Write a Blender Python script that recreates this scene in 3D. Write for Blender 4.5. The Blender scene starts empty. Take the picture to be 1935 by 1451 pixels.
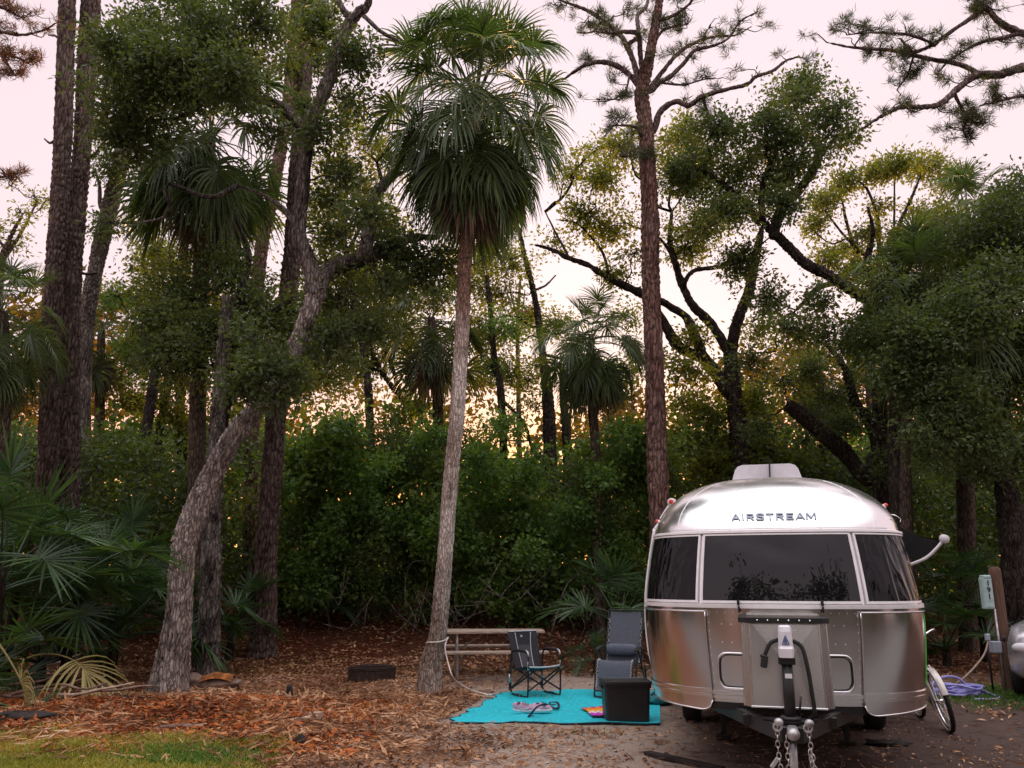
import bpy, bmesh, math, random
import numpy as np
from mathutils import Vector, Matrix

random.seed(5)
rng = np.random.default_rng(11)
sc = bpy.context.scene
C = sc.collection
PI = math.pi

# ---------------------------------------------------------------- camera
FPX, CX, CY, PITCH, EYE = 1580.0, 967.5, 725.5, math.radians(13.0), 1.70
cam_d = bpy.data.cameras.new('camera')
cam = bpy.data.objects.new('camera', cam_d); C.objects.link(cam)
cam.location = (0, 0, EYE); cam.rotation_euler = (PI/2 + PITCH, 0, 0)
cam_d.sensor_fit = 'HORIZONTAL'; cam_d.sensor_width = 36; cam_d.lens = FPX/1935*36
cam_d.clip_start = 0.05; cam_d.clip_end = 1500
sc.camera = cam

# ---------------------------------------------------------------- sky, sun, exposure
SUN_EL, SUN_AZ = math.radians(5.0), math.radians(6.0)       # azimuth clockwise from +Y
world = bpy.data.worlds.new('World'); sc.world = world; world.use_nodes = True
wn, wl = world.node_tree.nodes, world.node_tree.links
wn.clear()
def wnode(t, **k):
    n = wn.new(t)
    for a, b in k.items(): setattr(n, a, b)
    return n
w_out = wnode('ShaderNodeOutputWorld')
w_sky = wnode('ShaderNodeTexSky', sky_type='NISHITA', sun_disc=False, sun_elevation=SUN_EL, sun_rotation=SUN_AZ, dust_density=1.5)
w_b1 = wnode('ShaderNodeBackground'); w_b1.inputs[1].default_value = 0.015
w_tc = wnode('ShaderNodeTexCoord')
w_sep = wnode('ShaderNodeSeparateXYZ'); wl.new(w_tc.outputs['Generated'], w_sep.inputs[0])
# thin high cloud veil: pale pink dome, amber band low in the west where the sun has gone
w_ramp = wnode('ShaderNodeValToRGB'); wl.new(w_sep.outputs['Z'], w_ramp.inputs[0])
cr = w_ramp.color_ramp
cr.elements[0].position = 0.0; cr.elements[0].color = (0.47, 0.35, 0.35, 1)
cr.elements[1].position = 1.0; cr.elements[1].color = (1.55, 1.52, 1.58, 1)
e = cr.elements.new(0.30); e.color = (0.545, 0.43, 0.445, 1)
e = cr.elements.new(0.62); e.color = (0.53, 0.435, 0.46, 1)
w_dot = wnode('ShaderNodeVectorMath', operation='DOT_PRODUCT')
wl.new(w_tc.outputs['Generated'], w_dot.inputs[0])
w_dot.inputs[1].default_value = (math.sin(SUN_AZ), math.cos(SUN_AZ), 0)
w_az = wnode('ShaderNodeMapRange', interpolation_type='SMOOTHSTEP'); wl.new(w_dot.outputs['Value'], w_az.inputs[0])
w_az.inputs[1].default_value = 0.45; w_az.inputs[2].default_value = 0.97
w_el = wnode('ShaderNodeMapRange', interpolation_type='SMOOTHSTEP'); wl.new(w_sep.outputs['Z'], w_el.inputs[0])
w_el.inputs[1].default_value = 0.25; w_el.inputs[2].default_value = 0.08
w_mul = wnode('ShaderNodeMath', operation='MULTIPLY'); wl.new(w_az.outputs[0], w_mul.inputs[0]); wl.new(w_el.outputs[0], w_mul.inputs[1])
w_mix = wnode('ShaderNodeMixRGB'); wl.new(w_mul.outputs[0], w_mix.inputs[0]); wl.new(w_ramp.outputs[0], w_mix.inputs[1])
w_mix.inputs[2].default_value = (1.30, 0.47, 0.13, 1)
w_noise = wnode('ShaderNodeTexNoise'); w_noise.inputs['Scale'].default_value = 1.6; w_noise.inputs['Detail'].default_value = 5
wl.new(w_tc.outputs['Generated'], w_noise.inputs['Vector'])
w_cl = wnode('ShaderNodeMapRange'); wl.new(w_noise.outputs['Fac'], w_cl.inputs[0])
w_cl.inputs[1].default_value = 0.3; w_cl.inputs[2].default_value = 0.7; w_cl.inputs[3].default_value = 0.93; w_cl.inputs[4].default_value = 1.05
w_b2 = wnode('ShaderNodeBackground'); wl.new(w_mix.outputs[0], w_b2.inputs[0]); wl.new(w_cl.outputs[0], w_b2.inputs[1])
w_add = wnode('ShaderNodeAddShader')
wl.new(w_sky.outputs[0], w_b1.inputs[0]); wl.new(w_b1.outputs[0], w_add.inputs[0]); wl.new(w_b2.outputs[0], w_add.inputs[1])
wl.new(w_add.outputs[0], w_out.inputs[0])

sun_d = bpy.data.lights.new('sun', 'SUN'); sun_d.energy = 2.0; sun_d.angle = math.radians(3); sun_d.color = (1.0, 0.58, 0.26)
sun = bpy.data.objects.new('sun', sun_d); C.objects.link(sun)
sdir = Vector((math.sin(SUN_AZ)*math.cos(SUN_EL), math.cos(SUN_AZ)*math.cos(SUN_EL), math.sin(SUN_EL)))
sun.rotation_euler = sdir.to_track_quat('Z', 'Y').to_euler(); sun.location = (0, 40, 30)

sc.view_settings.view_transform = 'Standard'; sc.view_settings.look = 'None'
sc.view_settings.exposure = 0.85; sc.view_settings.gamma = 1.0; sc.view_settings.use_curve_mapping = False
sc.render.engine = 'CYCLES'
sc.cycles.max_bounces = 6; sc.cycles.diffuse_bounces = 3; sc.cycles.glossy_bounces = 4
sc.cycles.transmission_bounces = 4; sc.cycles.use_denoising = True

# ---------------------------------------------------------------- photo geometry: a pixel of the picture at a real distance
sp, cp = math.sin(PITCH), math.cos(PITCH)
def ray(px, py):
    x = (px-CX)/FPX; y = (CY-py)/FPX
    return np.array((x, cp - y*sp, sp + y*cp))
def P(px, py, Y):
    d = ray(px, py); t = Y/d[1]
    return np.array((0, 0, EYE)) + d*t
def RAD(px, py, Y, w):
    return 0.5*w/FPX*Y/ray(px, py)[1]
def sm(a, b, x):
    t = np.clip((x-a)/(b-a), 0, 1); return t*t*(3-2*t)
def H(x, y):
    x = np.asarray(x, float); y = np.asarray(y, float)
    bank = 1.9*sm(15.8, 26, y)*(1-0.45*sm(4, 10, x))
    mound = 0.20*np.exp(-((x+4.6)/2.4)**2-((y-10.9)/1.3)**2)
    n = 0.012*np.sin(2.1*x+1.3*y)+0.010*np.sin(-1.7*x+2.9*y+1)+0.006*np.sin(5.1*x+4.3*y)
    return bank + mound + n*(1-np.exp(-((x-3.6)/2.4)**2)*0.7) + 0.9*sm(60, 200, np.hypot(x, y))
def G(px, py):
    d = ray(px, py); o = np.array((0, 0, EYE))
    t0 = 2.0
    for t in np.arange(2, 80, 0.05):
        p = o+d*t
        if p[2] <= H(p[0], p[1]):
            return np.array((p[0], p[1], float(H(p[0], p[1]))))
    p = o+d*80
    return p

# ---------------------------------------------------------------- materials
def newmat(name):
    m = bpy.data.materials.new(name); m.use_nodes = True
    nt = m.node_tree; b = nt.nodes['Principled BSDF']
    return m, nt.nodes, nt.links, b
def ramp(nodes, stops):
    r = nodes.new('ShaderNodeValToRGB'); el = r.color_ramp.elements
    el[0].position, el[0].color = stops[0][0], (*stops[0][1], 1)
    el[1].position, el[1].color = stops[-1][0], (*stops[-1][1], 1)
    for p, c in stops[1:-1]:
        q = el.new(p); q.color = (*c, 1)
    return r
def simple(name, col, rough=0.5, metal=0.0, var=0.12, scale=14.0, bump=0.0, bscale=60.0, spec=None, coat=0.0, stretch=None):
    m, n, l, b = newmat(name)
    tc = n.new('ShaderNodeTexCoord'); vec = tc.outputs['Object']
    if stretch:
        mp = n.new('ShaderNodeMapping'); mp.inputs['Scale'].default_value = stretch
        l.new(vec, mp.inputs[0]); vec = mp.outputs[0]
    no = n.new('ShaderNodeTexNoise'); no.inputs['Scale'].default_value = scale; no.inputs['Detail'].default_value = 5
    l.new(vec, no.inputs['Vector'])
    c0 = tuple(c*(1-var*1.6) for c in col); c1 = tuple(min(1, c*(1+var)) for c in col)
    r = ramp(n, [(0.3, c0), (0.7, c1)]); l.new(no.outputs['Fac'], r.inputs[0]); l.new(r.outputs[0], b.inputs['Base Color'])
    b.inputs['Roughness'].default_value = rough; b.inputs['Metallic'].default_value = metal
    if spec is not None: b.inputs['Specular IOR Level'].default_value = spec
    if coat: b.inputs['Coat Weight'].default_value = coat; b.inputs['Coat Roughness'].default_value = 0.1
    if bump:
        n2 = n.new('ShaderNodeTexNoise'); n2.inputs['Scale'].default_value = bscale; n2.inputs['Detail'].default_value = 4
        l.new(vec, n2.inputs['Vector'])
        bp = n.new('ShaderNodeBump'); bp.inputs['Strength'].default_value = bump; bp.inputs['Distance'].default_value = 0.01
        l.new(n2.outputs['Fac'], bp.inputs['Height']); l.new(bp.outputs[0], b.inputs['Normal'])
    return m
def leafmat(name, stops, trans=0.3, tcol=None, rough=0.45, spec=0.4):
    """leaf: colour differs from leaf to leaf and from bough to bough, light passes through the blade"""
    m, n, l, b = newmat(name)
    g = n.new('ShaderNodeNewGeometry')
    tc = n.new('ShaderNodeTexCoord')
    no = n.new('ShaderNodeTexNoise'); no.inputs['Scale'].default_value = 0.9; no.inputs['Detail'].default_value = 2
    l.new(tc.outputs['Object'], no.inputs['Vector'])
    mx = n.new('ShaderNodeMath'); mx.operation = 'MULTIPLY_ADD'; mx.inputs[1].default_value = 0.55
    l.new(g.outputs['Random Per Island'], mx.inputs[0])
    m2 = n.new('ShaderNodeMath'); m2.operation = 'MULTIPLY_ADD'; m2.inputs[1].default_value = 1.1; m2.inputs[2].default_value = -0.33
    l.new(no.outputs['Fac'], m2.inputs[0]); l.new(m2.outputs[0], mx.inputs[2])
    r = ramp(n, stops); l.new(mx.outputs[0], r.inputs[0]); l.new(r.outputs[0], b.inputs['Base Color'])
    b.inputs['Roughness'].default_value = rough; b.inputs['Specular IOR Level'].default_value = spec
    t = n.new('ShaderNodeBsdfTranslucent')
    hm = n.new('ShaderNodeMixRGB'); hm.blend_type = 'MULTIPLY'; hm.inputs[0].default_value = 1
    l.new(r.outputs[0], hm.inputs[1]); hm.inputs[2].default_value = (*(tcol or (2.6, 2.4, 0.7)), 1)
    l.new(hm.outputs[0], t.inputs[0])
    ms = n.new('ShaderNodeMixShader'); ms.inputs[0].default_value = trans
    l.new(b.outputs[0], ms.inputs[1]); l.new(t.outputs[0], ms.inputs[2])
    l.new(ms.outputs[0], n['Material Output'].inputs[0])
    return m
def barkmat(name, crack, plate, pale, pale_amt=0.5, scale=3.0, furrow=19.0, famt=0.68):
    """bark: colour of plate and crack follows the relief modelled in the mesh, lichen in blotches"""
    m, n, l, b = newmat(name)
    at = n.new('ShaderNodeAttribute'); at.attribute_name = 'ridge'
    tc = n.new('ShaderNodeTexCoord')
    mp = n.new('ShaderNodeMapping'); mp.inputs['Scale'].default_value = (1, 1, 0.45); l.new(tc.outputs['Object'], mp.inputs[0])
    r = ramp(n, [(0.0, crack), (0.35, tuple(0.6*p+0.4*c for p, c in zip(plate, crack))), (0.8, plate)])
    l.new(at.outputs['Fac'], r.inputs[0])
    no = n.new('ShaderNodeTexNoise'); no.inputs['Scale'].default_value = scale; no.inputs['Detail'].default_value = 7; no.inputs['Roughness'].default_value = 0.7
    l.new(mp.outputs[0], no.inputs['Vector'])
    r2 = ramp(n, [(0.5-0.16*pale_amt, (0, 0, 0)), (0.68-0.1*pale_amt, (1, 1, 1))]); l.new(no.outputs['Fac'], r2.inputs[0])
    fm = n.new('ShaderNodeMath'); fm.operation = 'MULTIPLY'; fm.inputs[1].default_value = min(1, pale_amt*1.3)
    l.new(r2.outputs[0], fm.inputs[0])
    mx = n.new('ShaderNodeMixRGB'); l.new(fm.outputs[0], mx.inputs[0]); l.new(r.outputs[0], mx.inputs[1]); mx.inputs[2].default_value = (*pale, 1)
    n2 = n.new('ShaderNodeTexNoise'); n2.inputs['Scale'].default_value = 22; n2.inputs['Detail'].default_value = 6
    l.new(mp.outputs[0], n2.inputs['Vector'])
    r3 = ramp(n, [(0.3, (0.55, 0.55, 0.55)), (0.7, (1.25, 1.2, 1.2))]); l.new(n2.outputs['Fac'], r3.inputs[0])
    mm = n.new('ShaderNodeMixRGB'); mm.blend_type = 'MULTIPLY'; mm.inputs[0].default_value = 0.9
    l.new(mx.outputs[0], mm.inputs[1]); l.new(r3.outputs[0], mm.inputs[2])
    # fine furrows between the bark scales
    fm_ = n.new('ShaderNodeMapping'); fm_.inputs['Scale'].default_value = (1, 1, 0.26); l.new(tc.outputs['Object'], fm_.inputs[0])
    dn = n.new('ShaderNodeTexNoise'); dn.inputs['Scale'].default_value = 9; dn.inputs['Detail'].default_value = 3; l.new(fm_.outputs[0], dn.inputs['Vector'])
    dv = n.new('ShaderNodeMixRGB'); dv.blend_type = 'ADD'; dv.inputs[0].default_value = 0.06; l.new(fm_.outputs[0], dv.inputs[1]); l.new(dn.outputs['Color'], dv.inputs[2])
    vo = n.new('ShaderNodeTexVoronoi'); vo.feature = 'DISTANCE_TO_EDGE'; vo.inputs['Scale'].default_value = furrow; l.new(dv.outputs[0], vo.inputs['Vector'])
    fr = n.new('ShaderNodeMapRange'); fr.inputs[1].default_value = 0.02; fr.inputs[2].default_value = 0.20; fr.inputs[3].default_value = 0.0; fr.inputs[4].default_value = 1.0; l.new(vo.outputs['Distance'], fr.inputs[0])
    fc = ramp(n, [(0.0, (0.30, 0.27, 0.26)), (0.45, (0.85, 0.83, 0.82)), (1.0, (1.32, 1.30, 1.28))]); l.new(fr.outputs[0], fc.inputs[0])
    ff = n.new('ShaderNodeMixRGB'); ff.blend_type = 'MULTIPLY'; ff.inputs[0].default_value = famt; l.new(mm.outputs[0], ff.inputs[1]); l.new(fc.outputs[0], ff.inputs[2])
    l.new(ff.outputs[0], b.inputs['Base Color'])
    b.inputs['Roughness'].default_value = 0.95; b.inputs['Specular IOR Level'].default_value = 0.15
    bp = n.new('ShaderNodeBump'); bp.inputs['Strength'].default_value = 0.9; bp.inputs['Distance'].default_value = 0.02
    hs = n.new('ShaderNodeMath'); hs.operation = 'MULTIPLY_ADD'; hs.inputs[1].default_value = 0.4; l.new(n2.outputs['Fac'], hs.inputs[0]); l.new(fr.outputs[0], hs.inputs[2])
    l.new(hs.outputs[0], bp.inputs['Height']); l.new(bp.outputs[0], b.inputs['Normal'])
    return m

M = {}
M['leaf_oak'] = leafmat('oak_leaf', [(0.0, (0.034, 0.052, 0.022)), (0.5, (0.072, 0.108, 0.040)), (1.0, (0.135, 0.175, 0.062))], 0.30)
M['leaf_olive'] = leafmat('glow_tinted_oak_leaf', [(0.0, (0.055, 0.075, 0.022)), (0.5, (0.105, 0.130, 0.034)), (1.0, (0.20, 0.19, 0.042))], 0.55)  # oak leaf with the golden sunset glow put into its colour
M['leaf_green'] = leafmat('thicket_leaf', [(0.0, (0.034, 0.070, 0.020)), (0.5, (0.090, 0.175, 0.042)), (0.93, (0.165, 0.27, 0.060)), (1.0, (0.34, 0.27, 0.03))], 0.32)
M['leaf_lime'] = leafmat('broad_pale_leaf', [(0.0, (0.06, 0.11, 0.03)), (0.5, (0.12, 0.19, 0.05)), (1.0, (0.22, 0.27, 0.07))], 0.35)
M['leaf_far'] = leafmat('distant_leaf', [(0.0, (0.030, 0.036, 0.012)), (0.5, (0.075, 0.075, 0.020)), (1.0, (0.17, 0.12, 0.03))], 0.6, (2.8, 1.9, 0.5))
M['leaf_red'] = leafmat('red_leaf', [(0.0, (0.20, 0.02, 0.02)), (1.0, (0.40, 0.06, 0.05))], 0.3, (1.6, 1, 1))
M['needle'] = leafmat('pine_needle', [(0.0, (0.03, 0.045, 0.025)), (0.5, (0.06, 0.075, 0.04)), (1.0, (0.11, 0.11, 0.06))], 0.2)
M['needle_brown'] = leafmat('browned_needle', [(0.0, (0.09, 0.05, 0.03)), (1.0, (0.32, 0.16, 0.07))], 0.3, (1.8, 1.4, 0.8))
M['frond'] = leafmat('palm_frond', [(0.0, (0.040, 0.064, 0.026)), (0.5, (0.080, 0.120, 0.045)), (0.93, (0.17, 0.22, 0.075)), (1.0, (0.30, 0.26, 0.12))], 0.28, (2.0, 2.2, 0.7), 0.38, 0.5)
M['frond_far'] = leafmat('distant_palm_frond', [(0.0, (0.028, 0.045, 0.020)), (1.0, (0.08, 0.105, 0.040))], 0.3)
M['frond_palmetto'] = leafmat('palmetto_frond', [(0.0, (0.018, 0.042, 0.022)), (0.5, (0.040, 0.084, 0.036)), (1.0, (0.10, 0.19, 0.05))], 0.25, (2.0, 2.2, 0.7), 0.36, 0.5)
M['frond_dead'] = leafmat('dead_frond', [(0.0, (0.10, 0.065, 0.05)), (0.5, (0.19, 0.13, 0.095)), (1.0, (0.34, 0.25, 0.17))], 0.15, (1.3, 1.1, 0.8), 0.8, 0.1)
M['frond_yellow'] = leafmat('yellowed_frond', [(0.0, (0.20, 0.18, 0.06)), (0.5, (0.40, 0.35, 0.14)), (1.0, (0.55, 0.50, 0.26))], 0.2, (1.3, 1.2, 0.6), 0.6, 0.2)
M['bark_pine'] = barkmat('pine_bark', (0.022, 0.015, 0.014), (0.165, 0.118, 0.104), (0.26, 0.21, 0.19), 0.4, furrow=13.0)
M['bark_pine_red'] = barkmat('reddish_pine_bark', (0.035, 0.018, 0.016), (0.27, 0.148, 0.122), (0.36, 0.26, 0.225), 0.45, furrow=13.0)
M['bark_oak'] = barkmat('oak_bark', (0.030, 0.024, 0.022), (0.17, 0.145, 0.13), (0.34, 0.31, 0.28), 0.5)
M['bark_pale'] = barkmat('lichen_bark', (0.030, 0.025, 0.023), (0.33, 0.28, 0.25), (0.62, 0.56, 0.515), 0.6, 5.0)
M['bark_lichen'] = barkmat('lichen_spotted_dark_bark', (0.020, 0.017, 0.016), (0.085, 0.072, 0.066), (0.50, 0.48, 0.42), 0.42, 3.5)
M['bark_dark'] = barkmat('dark_bark', (0.018, 0.014, 0.013), (0.085, 0.070, 0.062), (0.14, 0.125, 0.11), 0.3)
M['bark_limb'] = barkmat('weathered_pine_limb', (0.06, 0.04, 0.038), (0.17, 0.12, 0.108), (0.30, 0.25, 0.235), 0.5)
M['bark_palm'] = barkmat('palm_bark', (0.10, 0.075, 0.06), (0.40, 0.33, 0.28), (0.72, 0.66, 0.61), 0.75, 2.6, furrow=30.0, famt=0.4)
# the tall palm's trunk: grey brown foot, whitened by lichen half way, brown leaf scars at the top
_m = M['bark_palm']; _n, _l = _m.node_tree.nodes, _m.node_tree.links
_tc = _n.new('ShaderNodeTexCoord'); _s = _n.new('ShaderNodeSeparateXYZ'); _l.new(_tc.outputs['Object'], _s.inputs[0])
_no = _n.new('ShaderNodeTexNoise'); _no.inputs['Scale'].default_value = 4; _no.inputs['Detail'].default_value = 6; _l.new(_tc.outputs['Object'], _no.inputs['Vector'])
_a = _n.new('ShaderNodeMath'); _a.operation = 'MULTIPLY_ADD'; _a.inputs[1].default_value = 2.2; _l.new(_no.outputs['Fac'], _a.inputs[0]); _l.new(_s.outputs['Z'], _a.inputs[2])
_d = _n.new('ShaderNodeMath'); _d.operation = 'MULTIPLY'; _d.inputs[1].default_value = 0.1; _l.new(_a.outputs[0], _d.inputs[0])
_r = ramp(_n, [(0.20, (0.62, 0.56, 0.52)), (0.36, (1.15, 1.13, 1.12)), (0.63, (1.2, 1.16, 1.15)), (0.73, (0.72, 0.54, 0.46))]); _l.new(_d.outputs[0], _r.inputs[0])
_b = _n['Principled BSDF']; _old = _b.inputs['Base Color'].links[0].from_socket
_x = _n.new('ShaderNodeMixRGB'); _x.blend_type = 'MULTIPLY'; _x.inputs[0].default_value = 1; _l.new(_old, _x.inputs[1]); _l.new(_r.outputs[0], _x.inputs[2]); _l.new(_x.outputs[0], _b.inputs['Base Color'])
M['bark_palm_dark'] = barkmat('dark_palm_bark', (0.03, 0.022, 0.018), (0.13, 0.10, 0.078), (0.20, 0.165, 0.13), 0.3)
M['cut_wood'] = simple('broken_wood', (0.42, 0.17, 0.07), 0.9, var=0.35, scale=20, bump=0.6)
# ---------------------------------------------------------------- mesh building
def rotm(rx=0, ry=0, rz=0):
    return np.array((Matrix.Rotation(rz, 3, 'Z') @ Matrix.Rotation(ry, 3, 'Y') @ Matrix.Rotation(rx, 3, 'X')))
class MB:
    def __init__(s): s.c = []; s.n = 0; s.att = []
    def add(s, V, F, m=0, smooth=False, att=None):
        V = np.asarray(V, float).reshape(-1, 3)
        groups = {}
        if isinstance(F, np.ndarray): groups = {F.shape[1]: F}
        else:
            for f in F: groups.setdefault(len(f), []).append(f)
            groups = {k: np.array(v) for k, v in groups.items()}
        for i, (k, f) in enumerate(groups.items()):
            s.c.append((V if i == 0 else np.zeros((0, 3)), f+s.n, m, smooth))
        s.att.append(np.zeros(len(V)) if att is None else np.asarray(att).ravel())
        s.n += len(V); return s
    def box(s, c, size, rot=None, bev=0.0, m=0, smooth=False, seg=1):
        bm = bmesh.new(); bmesh.ops.create_cube(bm, size=1)
        for v in bm.verts: v.co = Vector((v.co.x*size[0], v.co.y*size[1], v.co.z*size[2]))
        if bev: bmesh.ops.bevel(bm, geom=bm.edges[:], offset=min(bev, 0.45*min(size)), segments=seg, profile=0.5, affect='EDGES')
        V = np.array([v.co[:] for v in bm.verts]); bm.verts.index_update()
        F = [tuple(v.index for v in f.verts) for f in bm.faces]; bm.free()
        if rot is not None: V = V @ np.asarray(rot).T
        return s.add(V+np.asarray(c, float), F, m, smooth)
    def tube(s, pts, r, sides=8, m=0, closed=False, cap=True, flat=None):
        V, F = tube_geo(np.asarray(pts, float), r, sides, closed, cap)
        return s.add(V, F, m, True)
    def bar(s, a, b, w, h, m=0, bev=0.0):
        a = np.asarray(a, float); b = np.asarray(b, float); d = b-a; L = np.linalg.norm(d)
        q = Vector(d).to_track_quat('Y', 'Z').to_matrix()
        return s.box((a+b)/2, (w, L, h), np.array(q), bev, m)
    def sheet(s, Gd, m=0, smooth=True, closed_u=False):
        Gd = np.asarray(Gd, float); a, b = Gd.shape[:2]
        i = np.arange(a*b).reshape(a, b)
        j = np.roll(i, -1, 0) if closed_u else None
        p, q = (i, j) if closed_u else (i[:-1], i[1:])
        F = np.stack([p[:, :-1], q[:, :-1], q[:, 1:], p[:, 1:]], -1).reshape(-1, 4)
        return s.add(Gd.reshape(-1, 3), F, m, smooth)
    def prism(s, outline, z0, z1, m=0, smooth=False, T=None):
        o = np.asarray(outline, float); n = len(o)
        V = np.vstack([np.c_[o, np.full(n, z0)], np.c_[o, np.full(n, z1)]])
        F = [tuple(range(n))[::-1], tuple(range(n, 2*n))]+[(i, (i+1) % n, n+(i+1) % n, n+i) for i in range(n)]
        if T is not None: V = V @ np.asarray(T[0]).T + np.asarray(T[1])
        return s.add(V, F, m, smooth)
    def disc(s, c, axis, r, th, m=0, sides=20, bev=0):
        a = np.asarray(axis, float); a /= np.linalg.norm(a); c = np.asarray(c, float)
        return s.tube([c-a*th/2, c+a*th/2], r, sides, m)
    def torus(s, c, R, r, axis=(0, 0, 1), m=0, n=32, k=8, sx=1.0):
        q = np.array(Vector(axis).to_track_quat('Z', 'Y').to_matrix())
        t = np.linspace(0, 2*PI, n, endpoint=False)
        pts = np.c_[R*np.cos(t)*sx, R*np.sin(t), 0*t] @ q.T + np.asarray(c, float)
        return s.tube(pts, r, k, m, closed=True)
    def sphere(s, c, r, m=0, n=12):
        u = np.linspace(0, 2*PI, n, endpoint=False); v = np.linspace(0, PI, n//2+2)
        r = np.ones(3)*r
        g = np.stack([np.outer(np.cos(u), np.sin(v))*r[0], np.outer(np.sin(u), np.sin(v))*r[1], np.outer(np.ones_like(u), np.cos(v))*r[2]], -1)+np.asarray(c, float)
        return s.sheet(g[::-1], m, True, True)
    def build(s, name, mats, parent=None, origin=None, ridge=False):
        if not isinstance(mats, (list, tuple)): mats = [mats]
        V = np.vstack([c[0] for c in s.c]) if s.c else np.zeros((0, 3))
        if origin is not None: V = V-np.asarray(origin, float)
        me = bpy.data.meshes.new(name)
        me.vertices.add(len(V)); me.vertices.foreach_set('co', V.astype(np.float32).ravel())
        idx = np.concatenate([c[1].ravel() for c in s.c]); tot = np.concatenate([np.full(len(c[1]), c[1].shape[1]) for c in s.c])
        me.loops.add(len(idx)); me.loops.foreach_set('vertex_index', idx.astype(np.int32))
        me.polygons.add(len(tot)); me.polygons.foreach_set('loop_start', np.r_[0, np.cumsum(tot)[:-1]].astype(np.int32))
        me.polygons.foreach_set('material_index', np.concatenate([np.full(len(c[1]), c[2]) for c in s.c]).astype(np.int32))
        me.polygons.foreach_set('use_smooth', np.concatenate([np.full(len(c[1]), c[3]) for c in s.c]).astype(bool))
        for mm in mats: me.materials.append(mm)
        me.update(calc_edges=True)
        if ridge:
            a = me.attributes.new('ridge', 'FLOAT', 'POINT'); a.data.foreach_set('value', np.concatenate(s.att).astype(np.float32))
        o = bpy.data.objects.new(name, me); C.objects.link(o)
        if parent is not None: o.parent = parent
        elif origin is not None: o.location = origin
        return o
def tag(o, label=None, cat=None, group=None, kind=None):
    if label: o['label'] = label
    if cat: o['category'] = cat
    if group: o['group'] = group
    if kind: o['kind'] = kind
    return o
def thing(name, label, cat, loc=(0, 0, 0), rz=0, group=None):
    o = bpy.data.objects.new(name, None); C.objects.link(o); o.empty_display_size = 0.2
    o.location = loc; o.rotation_euler = (0, 0, rz)
    return tag(o, label, cat, group)
def catmull(p, n):
    p = np.asarray(p, float)
    if len(p) == 2: return np.array([p[0]+(p[1]-p[0])*t for t in np.linspace(0, 1, n)])
    q = np.vstack([2*p[0]-p[1], p, 2*p[-1]-p[-2]])
    out = []
    for u in np.linspace(0, len(p)-1-1e-9, n):
        i = int(u); t = u-i; a, b, c, d = q[i:i+4]
        out.append(0.5*((2*b)+(c-a)*t+(2*a-5*b+4*c-d)*t*t+(3*b-a-3*c+d)*t**3))
    return np.array(out)
def tube_geo(pts, r, sides, closed=False, cap=True, disp=None):
    n = len(pts); r = np.broadcast_to(np.asarray(r, float), (n,))
    if closed: T = np.roll(pts, -1, 0)-np.roll(pts, 1, 0)
    else: T = np.gradient(pts, axis=0)
    T = T/(np.linalg.norm(T, axis=1, keepdims=True)+1e-12)
    up = np.array((0, 0, 1.0)) if abs(T[0][2]) < 0.9 else np.array((1.0, 0, 0))
    N = np.zeros((n, 3)); v = up-T[0]*np.dot(up, T[0]); N[0] = v/np.linalg.norm(v)
    for i in range(1, n):
        v = N[i-1]-T[i]*np.dot(N[i-1], T[i]); N[i] = v/(np.linalg.norm(v)+1e-12)
    B = np.cross(T, N)
    a = np.linspace(0, 2*PI, sides, endpoint=False)
    R = r[:, None]*np.ones((1, sides))
    if disp is not None: R = R+disp
    V = pts[:, None]+R[..., None]*(np.cos(a)[None, :, None]*N[:, None]+np.sin(a)[None, :, None]*B[:, None])
    i = np.arange(n*sides).reshape(n, sides); nx = np.roll(i, -1, 1)
    if closed: F = np.stack([i, nx, np.roll(nx, -1, 0), np.roll(i, -1, 0)], -1).reshape(-1, 4)
    else: F = np.stack([i[:-1], nx[:-1], nx[1:], i[1:]], -1).reshape(-1, 4)
    F = [F]
    V = V.reshape(-1, 3)
    if cap and not closed:
        V = np.vstack([V, pts[0], pts[-1]]); c0, c1 = n*sides, n*sides+1
        t = np.array([(nx[0, k], i[0, k], c0) for k in range(sides)]+[(i[-1, k], nx[-1, k], c1) for k in range(sides)])
        return V, [tuple(f) for f in F[0]]+[tuple(f) for f in t]
    return V, F[0]

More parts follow.
